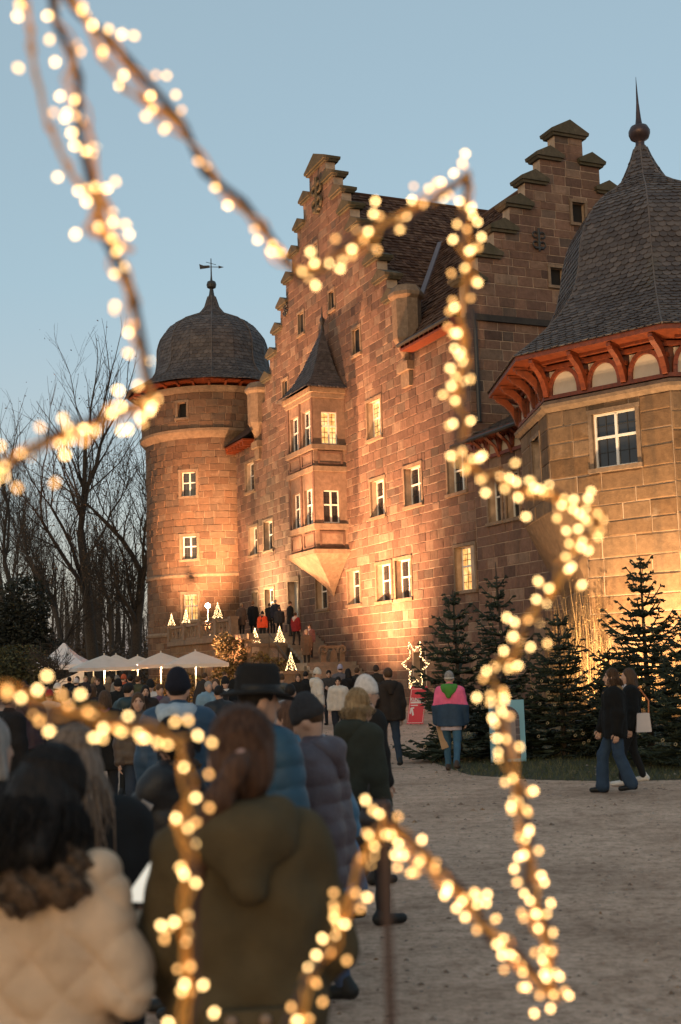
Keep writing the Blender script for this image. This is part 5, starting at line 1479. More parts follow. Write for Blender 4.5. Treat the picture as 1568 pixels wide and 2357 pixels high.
def sdf_mesh(prims, vox, k=.03, subs=(), disp=None, clip=None):
    lo = np.min([p[1] for p in prims], 0) - vox * 3 - .01; hi = np.max([p[2] for p in prims], 0) + vox * 3 + .01
    n = np.ceil((hi - lo) / vox).astype(int) + 1
    ax = [lo[i] + vox * np.arange(n[i]) for i in range(3)]
    G = np.full(n, 1.0)
    def block(p, pad):
        i0 = np.maximum(0, np.floor((p[1] - pad - lo) / vox).astype(int)); i1 = np.minimum(n, np.ceil((p[2] + pad - lo) / vox).astype(int) + 1)
        return tuple(slice(i0[j], i1[j]) for j in range(3))
    for p in prims:
        s = block(p, k + 2 * vox); X, Y, Z = ax[0][s[0]][:, None, None], ax[1][s[1]][None, :, None], ax[2][s[2]][None, None, :]
        G[s] = smin(G[s], p[0](X, Y, Z), k)
    for p in subs:
        s = block(p, 2 * vox); X, Y, Z = ax[0][s[0]][:, None, None], ax[1][s[1]][None, :, None], ax[2][s[2]][None, None, :]
        G[s] = -smin(-G[s], p[0](X, Y, Z), .012)
    X, Y, Z = ax[0][:, None, None], ax[1][None, :, None], ax[2][None, None, :]
    if disp is not None: G = G + disp(X, Y, Z)
    if clip is not None: G = np.maximum(G, clip(X, Y, Z))
    G[0] = G[-1] = 1; G[:, 0] = 1; G[:, -1] = 1; G[:, :, 0] = 1; G[:, :, -1] = 1
    ins = G < 0
    c8 = [(i, j, l) for i in (0, 1) for j in (0, 1) for l in (0, 1)]
    m = [n[i] - 1 for i in range(3)]
    def sh(A, o): return A[o[0]:o[0] + m[0], o[1]:o[1] + m[1], o[2]:o[2] + m[2]]
    cnt = sum(sh(ins, o).astype(np.int8) for o in c8)
    act = np.argwhere((cnt > 0) & (cnt < 8))
    if len(act) == 0: return np.zeros((0, 3)), []
    idx = np.full(m, -1, int); idx[act[:, 0], act[:, 1], act[:, 2]] = np.arange(len(act))
    acc = np.zeros((len(act), 3)); w = np.zeros(len(act))
    for a_ in c8:
        for d_ in range(3):
            if a_[d_]: continue
            b_ = list(a_); b_[d_] = 1
            ga = G[act[:, 0] + a_[0], act[:, 1] + a_[1], act[:, 2] + a_[2]]; gb = G[act[:, 0] + b_[0], act[:, 1] + b_[1], act[:, 2] + b_[2]]
            x = (ga < 0) != (gb < 0); t = np.where(x, ga / np.where(x, ga - gb, 1), 0)
            pt = np.tile(np.array(a_, float), (len(act), 1)); pt[:, d_] = t
            acc += pt * x[:, None]; w += x
    verts = lo + vox * (act + acc / w[:, None])
    faces = []
    for d_ in range(3):
        u, v = (d_ + 1) % 3, (d_ + 2) % 3
        sl0 = [slice(None)] * 3; sl1 = [slice(None)] * 3; sl0[d_] = slice(0, -1); sl1[d_] = slice(1, None)
        A, B = ins[tuple(sl0)], ins[tuple(sl1)]
        e = np.argwhere(A != B); ok = (e[:, u] > 0) & (e[:, v] > 0) & (e[:, u] < n[u] - 1) & (e[:, v] < n[v] - 1); e = e[ok]
        fl = A[e[:, 0], e[:, 1], e[:, 2]]
        q = []
        for (du, dv) in ((-1, -1), (0, -1), (0, 0), (-1, 0)):
            z = e.copy(); z[:, u] += du; z[:, v] += dv; q.append(idx[z[:, 0], z[:, 1], z[:, 2]])
        q = np.stack(q, 1); q[~fl] = q[~fl][:, ::-1]; faces.append(q)
    return verts, np.vstack(faces).tolist()

def rot_zx(yaw, pitch, roll=0.0):
    """head turn: yaw about z (positive = to the person's left), pitch nods down"""
    cy, sy = math.cos(yaw), math.sin(yaw); cp, sp = math.cos(-pitch), math.sin(-pitch); cr, sr = math.cos(roll), math.sin(roll)
    Rz = np.array([[cy, -sy, 0], [sy, cy, 0], [0, 0, 1]]); Rx = np.array([[1, 0, 0], [0, cp, -sp], [0, sp, cp]]); Ry = np.array([[cr, 0, sr], [0, 1, 0], [-sr, 0, cr]])
    return Rz @ Rx @ Ry

def fabric(name, c, rough=.75, var=.18, scale=9, bump=.25, bscale=26, sheen=0.0, spec=.3):
    key = 'fabric_' + name
    if key in MATS: return MATS[key]
    k = NT(key); p = k.coord('Object')
    col = k.ramp(k.noise(scale, 5, .6, p), [(.3, tuple(q * (1 - var) for q in c)), (.7, tuple(min(1, q * (1 + var)) for q in c))])
    k.setc(col); k.rough(rough); k.b.inputs['Specular IOR Level'].default_value = spec
    if sheen: k.b.inputs['Sheen Weight'].default_value = sheen
    k.bump(k.math('ADD', k.noise(bscale, 4, .6, p), k.math('MULTIPLY', k.noise(220, 2, .5, p), .3)), bump, .02)
    MATS[key] = k.m; return k.m
def hair_mat(name, a, b):
    key = 'hair_' + name
    if key in MATS: return MATS[key]
    k = NT(key); mp = k.n('ShaderNodeMapping'); mp.inputs['Scale'].default_value = (70, 70, 5); k.l(k.coord('Object'), mp.inputs['Vector'])
    f = k.noise(1.0, 4, .6, mp.outputs[0]); k.setc(k.ramp(f, [(.3, a), (.7, b)])); k.rough(.6); k.b.inputs['Specular IOR Level'].default_value = .2; k.bump(f, .7, .01)
    MATS[key] = k.m; return k.m
SKIN = {'l': fabric('skin_light', (.46, .27, .19), .5, .08, 12, .08, 60, spec=.4), 'm': fabric('skin_tan', (.36, .20, .13), .5, .08, 12, .08, 60, spec=.4)}
HAIR = {'black': hair_mat('black', (.006, .005, .005), (.02, .015, .013)), 'brown': hair_mat('brown', (.035, .018, .010), (.10, .055, .03)),
        'auburn': hair_mat('auburn', (.035, .016, .010), (.12, .06, .036)), 'blonde': hair_mat('blonde', (.16, .10, .05), (.36, .25, .14)), 'grey': hair_mat('grey', (.15, .13, .12), (.33, .30, .28)), 'ash': hair_mat('ash', (.10, .07, .055), (.24, .18, .14))}
M_EYE = plain('eye_dark', (.012, .010, .009), .2, .05); M_LIP = plain('lip', (.26, .08, .07), .5, .1)

def person(pos, h, hd, label, jacket=(.03, .03, .035), jstyle='puffer', hem=.78, trousers=(.02, .022, .03), shoes=(.012, .012, .012), hair='brown', hstyle='short', hat=None, hatc=(.02, .02, .025),
           head=(0, 0), lean=0.0, stride=(0.0, 0.0), wr=None, wl=None, vox=.022, skin='l', hood=None, face=False, shell=.02, flare=0.0, scarf=None, group=None, width=1.0, collar=None, wide_leg=0.0, hlen=.36, fold=.004, elbow=None, cat='person', skirt=None):
    s = h / 1.75
    cs, sn = math.cos(math.radians(hd)), math.sin(math.radians(hd))
    Mw = Matrix(((cs, sn, 0, pos[0]), (-sn, cs, 0, pos[1]), (0, 0, 1, pos[2]), (0, 0, 0, 1)))
    rg = random.Random(label)
    def L(x, y, z): return V(x * s * width, y * s + lean * max(0, z - .92) / .5 * s, z * s - abs(lean) * .25 * max(0, z - .92) * s)
    ph = rg.uniform(0, 6)
    def wrinkle(amp):
        return lambda X, Y, Z: amp * (np.sin(27 * Z + 11 * X + ph) * np.sin(17 * X - 9 * Y + 2 * ph) + .6 * np.sin(43 * Z - 19 * Y + ph * 3) * np.sin(31 * X + 7 * Z))
    # joints
    hip = {q: L(q * .09, 0, .92) for q in (-1, 1)}; ank = {}; knee = {}
    for q, st in ((1, stride[0]), (-1, stride[1])):
        lift = max(0, -st) * .28
        ank[q] = V(q * .10 * s, st * s, (.085 + lift) * s)
        mid = (hip[q] + ank[q]) / 2; knee[q] = mid + V(q * .01, (.03 + abs(st) * .22) * s, .02 * s)
    shd = {q: L(q * .185, 0, 1.41) for q in (-1, 1)}
    wrist = {1: L(*(wr or (.25, .06, .83))), -1: L(*(wl or (-.25, .06, .83)))}
    elb = {}
    for q in (-1, 1):
        a, b = shd[q], wrist[q]; d = b - a; dist = np.linalg.norm(d); up, fo = .285 * s, .265 * s
        if dist > (up + fo) * .995: b = a + d / dist * (up + fo) * .995; wrist[q] = b; d = b - a; dist = np.linalg.norm(d)
        if dist < .12 * s: dist = .12 * s
        t = (dist * dist + up * up - fo * fo) / (2 * dist); hgt = math.sqrt(max(0, up * up - t * t))
        hint = V(*(elbow or (.55, -.8, -.5))) * V(q, 1, 1); dn = d / np.linalg.norm(d); hint = nrm(hint - dn * np.dot(hint, dn)); elb[q] = a + dn * t + hint * hgt
    Hc = L(0, .015, 1.635); Rh = rot_zx(head[0], head[1])
    def hp(x, y, z): return Hc + Rh @ (V(x, y, z) * s)
    def he(c, r): return ell(hp(*c), V(*r) * s, Rh)
    def hcone(a, b, ra, rb): return cone(hp(*a), hp(*b), ra * s, rb * s)
    # ---- body: one continuous skin mesh
    bp = [he((0, -.012, .022), (.073, .092, .098)), he((0, .022, -.045), (.057, .068, .072)), he((0, .058, -.095), (.026, .028, .024)),
          hcone((0, .088, .004), (0, .108, -.03), .010, .014), cone(L(0, -.005, 1.45), hp(0, -.012, -.06), .056 * s, .052 * s),
          cone(L(-.13, 0, 1.40), L(.13, 0, 1.40), .055 * s, .055 * s), cone(L(0, 0, 1.36), L(0, 0, .95), .11 * s, .11 * s)]
    for q in (-1, 1):
        bp += [he((q * .074, -.008, -.02), (.013, .022, .032)), cone(shd[q], elb[q], .048 * s, .04 * s), cone(elb[q], wrist[q], .04 * s, .028 * s), cone(hip[q], knee[q], .08 * s, .052 * s), cone(knee[q], ank[q], .05 * s, .036 * s),
               cone(ank[q] - V(0, .03, .03) * s, ank[q] + V(q * .012, .09, -.04) * s, .03 * s, .022 * s)]
    v, f = sdf_mesh(bp, vox, .03 * s)
    hv = vox * .32 if vox < .015 else .0085
    allv, allf = [v], list(f); off = len(v)
    for q in (-1, 1):
        fd = nrm(wrist[q] - elb[q]); inn = V(-q, .15, 0); inn = nrm(inn - fd * np.dot(inn, fd)); acr = np.cross(fd, inn) * q
        if acr[1] < 0 and abs(fd[2]) > .6: acr = -acr
        W0 = wrist[q]; hpz = []
        for o in (-.022, .0, .022): hpz.append(cone(W0 + fd * .005 * s, W0 + (fd * .085 + acr * o) * s, .022 * s, .0165 * s))
        for i, (o, l) in enumerate(((.031, .068), (.0105, .08), (-.0105, .075), (-.031, .058))):
            b0 = W0 + (fd * .085 + acr * o) * s; b1 = b0 + (fd * l * .5 + inn * l * .16) * s; b2 = b1 + (fd * l * .3 + inn * l * .36) * s
            hpz += [cone(b0, b1, .0095 * s, .0088 * s), cone(b1, b2, .0088 * s, .0075 * s)]
        t0 = W0 + (fd * .03 + acr * .03) * s; t1 = t0 + (fd * .035 + acr * .028 + inn * .015) * s; hpz += [cone(t0, t1, .012 * s, .0105 * s), cone(t1, t1 + (fd * .032 + inn * .014) * s, .0105 * s, .0085 * s)]
        v2, f2 = sdf_mesh(hpz, max(hv, .0035), .007 * s); allv.append(v2); allf += [[i + off for i in q2] for q2 in f2]; off += len(v2)
    body = mesh_obj('person', np.vstack(allv), allf, SKIN[skin], None, True, Mw)
    tag(body, label, cat, group)
    def part(name, prims, mat, k=.03, subs=(), disp=None, clip=None, vx=None):
        v, f = sdf_mesh(prims, vx or vox, k * s, subs, disp, clip)
        if len(v) == 0: return None
        return mesh_obj(name, v, f, mat, body, True, Mw)
    if face:
        for q in (-1, 1):
            v_, f_ = sdf_mesh([he((q * .031, .074, .008), (.016, .010, .0075))], .004 * s, .002); mesh_obj('eye', v_, f_, M_EYE, body, True, Mw)
            v_, f_ = sdf_mesh([hcone((q * .014, .084, .027), (q * .045, .074, .028), .005, .004)], .004 * s, .002); mesh_obj('eyebrow', v_, f_, HAIR.get(hair, HAIR['brown']), body, True, Mw)
        v_, f_ = sdf_mesh([hcone((-.02, .082, -.062), (.02, .082, -.062), .007, .007)], .004 * s, .002); mesh_obj('mouth', v_, f_, M_LIP, body, True, Mw)
    # ---- trousers, shoes
    th = .018
    tp = [ell(L(0, 0, .93), V(.155, .115, .11) * s)]
    for q in (-1, 1): tp += [cone(hip[q], knee[q], (.088 + th * .4) * s, (.062 + th * .3 + wide_leg * .3) * s), cone(knee[q], ank[q] + V(0, 0, .01) * s, (.062 + th * .3 + wide_leg * .3) * s, (.052 + wide_leg) * s)]
    part('trousers', tp, fabric('trousers_%d_%d_%d' % tuple(int(c * 999) for c in trousers), trousers, .85), .03, disp=wrinkle(.0035) if vox < .016 else None)
    if skirt: part('skirt', [cone(L(0, 0, .95), L(0, 0, .5), .15 * s, .24 * s)], fabric('skirt_%d' % int(skirt[2] * 999), skirt, .85), .02, disp=wrinkle(.006))
    for q in (-1, 1):
        st = stride[0] if q == 1 else stride[1]; a = ank[q]; pit = -.6 * max(0, -st)
        toe = a + V(q * .02, .155 * math.cos(pit), -.045 + .155 * math.sin(pit)) * s; heel = a + V(0, -.045, -.035) * s
        part('shoe', [cone(heel, toe, .044 * s, .036 * s), cone(a + V(0, 0, .03) * s, heel, .048 * s, .044 * s)], fabric('shoe_%d' % int(sum(shoes) * 999), shoes, .5), .02, clip=lambda X, Y, Z: -(Z - .002), vx=min(vox, .014))
    # ---- jacket
    pf = {'puffer': .013, 'fine': .007, 'coat': 0.0, 'quilt': .008}[jstyle]; sp = {'puffer': .105, 'fine': .06, 'coat': .1, 'quilt': .13}[jstyle]
    t = shell + .012
    jp = []
    for q in (-1, 1):
        jp += [cone(L(q * .085, -.005, 1.36), L(q * .08, 0, max(hem, .98)), (.105 + t) * s, (.105 + t) * s, pf * s, sp, hem * s)]
        if hem < .98: jp += [cone(L(q * .08, 0, 1.0), V(q * (.085 + flare * .4), (ank[1][1] + ank[-1][1]) * .5 * max(0, .7 - hem) / s * .6, hem) * s, (.106 + t) * s, (.112 + t + flare) * s, pf * s, sp, hem * s)]
        jp += [cone(shd[q] - V(0, 0, .01), elb[q], (.06 + t * .8) * s, (.052 + t * .8) * s, pf * s, sp), cone(elb[q], wrist[q] - nrm(wrist[q] - elb[q]) * .015, (.052 + t * .8) * s, (.042 + t * .6) * s, pf * s, sp)]
    jp += [cone(L(-.15, -.005, 1.415), L(.15, -.005, 1.415), (.06 + t * .6) * s, (.06 + t * .6) * s)]
    if collar is None: jp += [cone(L(0, -.012, 1.44), L(0, -.005, 1.50), .085 * s, .074 * s)]
    jm = fabric('jacket_%s_%d_%d_%d' % (jstyle, *[int(c * 999) for c in jacket]), jacket, .5 if jstyle in ('puffer', 'fine') else .9, .15, 9, .3 if jstyle != 'coat' else .35, 24, spec=.4 if jstyle in ('puffer', 'fine') else .2)
    dq = wrinkle(fold)
    if jstyle == 'coat' and vox < .012:
        dq = lambda X, Y, Z: wrinkle(fold)(X, Y, Z) + .005 * np.sin(38 * (Z - .5 * np.abs(X)) + 6 * np.sin(5 * X + ph)) * np.clip((1.3 - Z) * 3, 0, 1)
    if jstyle == 'quilt':
        dq = lambda X, Y, Z:   .015 * (1 - np.minimum(np.abs(np.sin(19 * (X + Z))), np.abs(np.sin(19 * (X - Z)))) ** .5) + wrinkle(.005)(X, Y, Z)
    hemz = (hem + .0) * s
    hands_clip = lambda X, Y, Z: (hemz - Z) if hem > .4 else -1 + 0 * Z
    jo = part('jacket', jp, jm, .035, disp=dq if vox < .03 else None)
    if hood:
        hc = jm if hood is True else fabric('hood_%d_%d' % (int(hood[0] * 999), int(hood[2] * 999)), hood, .85)
        part('hood', [ell(L(0, -.115, 1.43), V(.135, .075, .085) * s), cone(L(-.10, -.06, 1.47), L(-.07, .07, 1.45), .045 * s, .035 * s), cone(L(.10, -.06, 1.47), L(.07, .07, 1.45), .045 * s, .035 * s), cone(L(-.1, -.07, 1.48), L(.1, -.07, 1.48), .05 * s, .05 * s), cone(L(0, -.13, 1.45), L(0, -.15, 1.33), .08 * s, .05 * s)], hc, .04, disp=wrinkle(.006))
    if collar:
        part('fur_collar', [cone(L(-.11, -.07, 1.46), L(.11, -.07, 1.46), .05 * s, .05 * s), cone(L(-.12, -.06, 1.46), L(-.05, .1, 1.40), .048 * s, .04 * s), cone(L(.12, -.06, 1.46), L(.05, .1, 1.40), .048 * s, .04 * s)], fabric('fur_%d' % int(collar[0] * 999), collar, .95, .5, 60, .9, 90), .03,
             disp=lambda X, Y, Z: .012 * np.sin(95 * X + 3) * np.sin(87 * Z + 40 * Y) + .008 * np.sin(151 * Y + 60 * Z))
    if scarf: part('scarf', [cone(L(-.06, .02, 1.47), L(.06, .03, 1.46), .052 * s, .052 * s), cone(L(0, -.04, 1.49), L(0, .05, 1.46), .07 * s, .06 * s), cone(L(.05, .1, 1.44), L(.07, .13, 1.2), .035 * s, .03 * s)], fabric('scarf_%d' % int(sum(scarf) * 999), scarf, .95), .03, disp=wrinkle(.006))
    # ---- hair
    hm = HAIR[hair]; facecut = he((0, .112, -.055), (.066, .085, .125))
    if hstyle != 'none':
        hpz = [he((0, -.02, .03), (.084, .098, .102))]; sb = [facecut]
        if hstyle in ('bob', 'long', 'pony'):
            hpz += [he((0, -.035, -.02), (.085, .085, .11))]
        if hstyle == 'bob': hpz += [hcone((-.06, -.02, -.03), (-.065, -.02, -.1), .035, .04), hcone((.06, -.02, -.03), (.065, -.02, -.1), .035, .04), hcone((0, -.06, 0), (0, -.07, -.11), .07, .055)]
        if hstyle == 'long': hpz += [hcone((-.05, -.05, -.02), (-.085, -.10, -hlen), .05, .05), hcone((.05, -.05, -.02), (.08, -.09, -hlen), .05, .05), hcone((0, -.07, 0), (.0, -.125, -hlen * 1.08), .07, .055), hcone((-.065, .0, -.02), (-.10, .045, -hlen * .85), .026, .03), hcone((.065, .0, -.02), (.10, .045, -hlen * .85), .026, .03)]
        if hstyle == 'short': sb = [facecut, he((0, .02, -.12), (.12, .13, .085))]
        part('hair', hpz, hm, .02, subs=sb, disp=(lambda X, Y, Z: .003 * np.sin(140 * X + 30 * Z) * np.sin(90 * Y)) if vox < .012 else None, vx=min(vox, .014))
        if hstyle == 'pony':
            o = part('ponytail', [hcone((0, -.11, .0), (-.022, -.14, -.03), .02, .026), hcone((-.022, -.14, -.03), (-.07, -.135, -.11), .03, .036), hcone((-.07, -.135, -.11), (-.115, -.10, -.22), .036, .034), hcone((-.115, -.10, -.22), (-.135, -.085, -.34), .034, .026), hcone((-.135, -.085, -.34), (-.14, -.09, -.46), .026, .008)], hm, .015, disp=lambda X, Y, Z: .004 * np.sin(150 * X + 40 * Z) * np.sin(110 * Y + 20 * Z), vx=min(vox, .009))
            part('hair_tie', [he((-.008, -.125, -.008), (.022, .018, .022))], fabric('hair_tie', (.5, .3, .25), .4), .01, vx=min(vox, .012))
    if hat == 'beanie' or hat == 'bobble':
        hm2 = fabric('knit_%d_%d' % (int(hatc[0] * 999), int(hatc[2] * 999)), hatc, .95, .2, 30, .6, 120)
        z0 = .0; Zl = Rh[:, 2]
        def below(X, Y, Z): return -((X - Hc[0]) * Zl[0] + (Y - Hc[1]) * Zl[1] + (Z - Hc[2]) * Zl[2] - (z0 - .012) * s - .12 * ((X - Hc[0]) * Rh[0, 1] + (Y - Hc[1]) * Rh[1, 1]))
        part('beanie', [he((0, -.015, .045), (.091, .108, .105)), he((0, -.03, .10), (.07, .075, .07)), he((0, -.015, .02), (.096, .113, .045))], hm2, .02, clip=below, disp=lambda X, Y, Z: .0015 * np.sin(260 * X) if vox < .012 else 0 * Z, vx=min(vox, .014))
        if hat == 'bobble': part('bobble', [he((0, -.03, .185), (.04, .04, .04))], hm2, .01, vx=min(vox, .014))
    if hat == 'fedora':
        A4 = Matrix([[*(Rh[0]), Hc[0]], [*(Rh[1]), Hc[1]], [*(Rh[2]), Hc[2]], [0, 0, 0, 1]]); fm = fabric('felt', hatc, .95, .15, 20, .2, 90)
        mb = MB(); n = 40; vs = []; fs = []
        pr = [(.30 * .58, .022, 0), (.178, .028, 0), (.15, .04, .0), (.115, .045, 0), (.108, .06, 0), (.106, .12, 0), (.098, .175, 0), (.08, .19, 0), (.0, .175, 0)]
        for j, (r_, z_, _) in enumerate(pr):
            for i in range(n):
                a = 2 * math.pi * i / n; ca, sa = math.cos(a), math.sin(a)
                up = (.018 * abs(ca) ** 2 - .014 * max(0, sa)) * (1 if j < 3 else 0); pin = 1 - (.10 * max(0, sa) * abs(ca) + .12 * abs(ca)) * (1 if j > 5 else 0)
                vs.append((r_ * s * .93 * ca * (pin if j > 2 else 1), (r_ * 1.12 * sa) * s - .012 * s, (z_ + up - (.03 if j >= 7 and abs(ca) < .35 else 0)) * s))
        for j in range(len(pr) - 1):
            for i in range(n): fs.append((j * n + i, j * n + (i + 1) % n, (j + 1) * n + (i + 1) % n, (j + 1) * n + i))
        b = len(vs)
        for i in range(n):
            vs.append((vs[i][0] * .995, vs[i][1] * .995, vs[i][2] - .006))
        for i in range(n): vs.append((vs[3 * n + i][0], vs[3 * n + i][1], vs[3 * n + i][2] - .012))
        for i in range(n): fs += [(i, b + i, b + (i + 1) % n, (i + 1) % n), (b + i, b + n + i, b + n + (i + 1) % n, b + (i + 1) % n)]
        mb.add(vs, fs); ho = mb.build('hat', fm, body, True, Mw @ A4)
        mb = MB(); mb.lathe((0, -.012 * s, 0), [(.117 * s, .045 * s), (.1185 * s, .05 * s), (.116 * s, .08 * s), (.114 * s, .082 * s)], 32); mb.build('hat_band', fabric('hatband', (.008, .008, .009), .5), ho, True, Mw @ A4)
    if hat == 'band':
        part('headband', [he((0, -.015, .0), (.09, .105, .028))], fabric('band_%d' % int(hatc[0] * 999), hatc, .95), .01, vx=min(vox, .012), subs=[he((0, .15, 0), (.1, .08, .1))])
    return dict(o=body, s=s, M=Mw, Rh=Rh, wrist=wrist, elb=elb, shd=shd, Hc=Hc, L=L)

def strands(pp, n, mat, seed, style, hlen=.2, r=.0032):
    """loose strands laid over the hair so that it does not read as one lump"""
    rg = random.Random(seed); s = pp['s']; Rh = pp['Rh']; Hc = pp['Hc']; SP_, SQ, SA, SB = [], [], [], []
    C_ = V(0, -.02, .03); R_ = V(.087, .101, .105); tie = V(-.005, -.118, -.005)
    def surf(d): d = nrm(d); return C_ + d * R_ * rg.uniform(1.0, 1.035)
    for i in range(n):
        if style == 'pony':
            a = rg.uniform(0, 6.28); st = nrm(V(math.cos(a), .55 + .3 * rg.random(), math.sin(a))); en = nrm((tie - C_) / R_)
            pts = [surf(lerp(st, en, q)) for q in np.linspace(0, 1, 9)]
        else:
            a = rg.uniform(-2.45, 2.45) - math.pi / 2; hd = V(math.cos(a), math.sin(a), 0); pts = [surf(V(0, -.1, 1) * (1 - q) + hd * q + V(0, 0, -.35) * q * q) for q in np.linspace(0, 1, 6)]
            e = pts[-1]; L_ = hlen * rg.uniform(.75, 1.25); dr = V(hd[0] * .14 + rg.gauss(0, .06), hd[1] * .25 + rg.gauss(0, .06), -1)
            for q in (.25, .5, .75, 1): pts.append(e + dr * L_ * q + V(rg.gauss(0, .006), rg.gauss(0, .006), 0) + hd * .03 * math.sin(q * 3))
        W = [np.array(pp['M'] @ Vector(Hc + Rh @ (q * s))) for q in pts]; m = len(W)
        for j in range(m - 1): SP_.append(W[j]); SQ.append(W[j + 1]); SA.append(r * (1 - .5 * j / m)); SB.append(r * (1 - .5 * (j + 1) / m))
    v, f = seg_tubes(SP_, SQ, SA, SB, 4); o = fast_mesh('hair_strands', v, f, mat, pp['o'], True); o['kind'] = 'stuff'

def text_mesh(name, body, size, mat, parent, M, align='LEFT', extrude=.002, offset=0.0):
    tc = bpy.data.curves.new(name, 'FONT'); tc.body = body; tc.size = size; tc.extrude = extrude; tc.align_x = align; tc.offset = offset
    if align == 'CENTER': tc.align_y = 'CENTER'
    tmp = bpy.data.objects.new(name + '_outline', tc); me = bpy.data.meshes.new_from_object(tmp)
    bpy.data.objects.remove(tmp); me.materials.clear(); me.materials.append(mat)
    o = bpy.data.objects.new(name, me); return link(o, parent, M)

def wpt(pp, p):
    return np.array(pp['M'] @ Vector(p))
text_mesh('lettering', 'KUNST-', .135, M_PINKLINE, sign_letters[0], sign_letters[1], 'LEFT', .002, .004)
def at_pz(x, D, z):
    p = at_px(x, D); u = 2850 / D
    # shift for the lean of verticals in the picture at height z
    q = px_of((p[0], p[1], z)); return V(p[0] - (q[0] - x) / u, p[1], z)
def hpos(x, D, h):
    """foot point so that the head appears at picture column x"""
    p = at_px(x, D); q = px_of((p[0], p[1], h * .93)); return V(p[0] - (q[0] - x) * D / 2850, p[1], 0)

P_girl = person(hpos(118, 3.25, 1.645), 1.65, 14, 'girl in beige quilted jacket with long dark hair looking at a phone', (.56, .40, .28), 'quilt', .62, (.02, .02, .025), hair='black', hstyle='long', hlen=.17, head=(-.35, .35), vox=.0085, collar=(.12, .075, .048), wr=(.235, .20, 1.25), wl=(-.08, .28, 1.12), shell=.008, elbow=(.35, -.3, -1.0), width=.78, fold=.007)
P_olive = person(hpos(556, 3.28, 1.74), 1.74, -6, 'woman in olive parka with auburn ponytail seen from behind', (.080, .058, .030), 'coat', .62, (.015, .015, .018), hair='auburn', hstyle='pony', head=(.05, .1), vox=.0085, hood=True, shell=.014, wr=(.15, .24, .98), wl=(-.17, .22, .95), flare=.02, width=.82, elbow=(.7, -.5, -.6), fold=.007)
P_hat = person(hpos(592, 6.6, 1.80), 1.80, 50, 'man in black brimmed hat and blue puffer jacket', (.016, .058, .10), 'puffer', .85, hat='fedora', hatc=(.012, .011, .011), hair='black', hstyle='short', head=(-.25, .05), vox=.013, scarf=(.012, .012, .013), shell=.04)
P_boy = person(hpos(738, 7.2, 1.665), 1.665, -68, 'boy in dark knitted cap and purple-grey puffer jacket looking down', (.075, .058, .072), 'puffer', .66, (.045, .065, .12), hat='beanie', hatc=(.035, .032, .034), hair='brown', hstyle='short', head=(.0, .45), vox=.0125, hood=True, shell=.035, wr=(.16, .38, 1.15), wl=(-.14, .38, 1.12), stride=(.12, -.14), lean=.05)
P_blk = person(hpos(398, 6.9, 1.58), 1.58, -72, 'person in glossy black padded jacket with an arm badge', (.012, .011, .013), 'puffer', .72, (.008, .008, .009), hair='black', hstyle='bob', head=(.2, .3), vox=.0125, collar=(.12, .085, .06), shell=.04, wl=(-.12, .36, 1.02), wr=(.2, .30, 1.05), stride=(.1, -.12))
P_ash = person(hpos(172, 4.3, 1.66), 1.66, -20, 'ash-haired person in black coat behind the dark-haired girl', (.012, .012, .013), 'coat', .7, hair='ash', hstyle='long', vox=.013, shell=.035)
P_edge = person(hpos(-30, 4.6, 1.70), 1.70, 30, 'grey-haired person in black coat cut off by the left edge', (.012, .011, .012), 'coat', .7, hair='grey', hstyle='bob', vox=.014, shell=.04, scarf=(.3, .25, .22))
P_blue = person(hpos(752, 8.1, 1.70), 1.66, -62, 'red-haired woman in bright blue padded jacket bending forward', (.030, .115, .20), 'puffer', .80, (.05, .06, .10), hair='auburn', hstyle='bob', head=(0, .3), vox=.014, lean=.20, hood=(.30, .36, .42), shell=.045, skirt=(.10, .15, .24), wr=(.15, .4, 1.05), wl=(-.15, .38, 1.0))
P_green = person(hpos(826, 9.2, 1.67), 1.67, 62, 'blonde woman in dark green coat walking right', (.030, .032, .024), 'coat', .62, (.02, .02, .022), hair='blonde', hstyle='bob', head=(-.15, 0), vox=.014, hood=True, face=True, scarf=(.55, .5, .45), shell=.03, stride=(.1, -.12), collar=None)
P_knit = person(hpos(842, 10.9, 1.70), 1.72, 66, 'woman in white knitted hat and glasses in black coat', (.014, .013, .013), 'coat', .7, hair='brown', hstyle='short', hat='beanie', hatc=(.62, .56, .53), head=(-.1, .12), vox=.015, face=True, shell=.03)
P_bean = person(hpos(410, 9.8, 1.83), 1.83, 4, 'man in navy knitted cap and blue jacket with pale grey hood', (.014, .042, .085), 'fine', .8, hair='black', hstyle='short', hat='beanie', hatc=(.010, .011, .020), vox=.014, hood=(.30, .33, .42), shell=.035, width=1.05)
P_dark = person(hpos(893, 22.6, 1.78), 1.78, -12, 'man in dark brown jacket and jeans striding away with legs apart', (.028, .021, .018), 'coat', .84, (.018, .028, .045), hair='brown', hstyle='short', vox=.015, stride=(-.24, .22), hood=True, shell=.03, wl=(-.24, .12, 1.0))
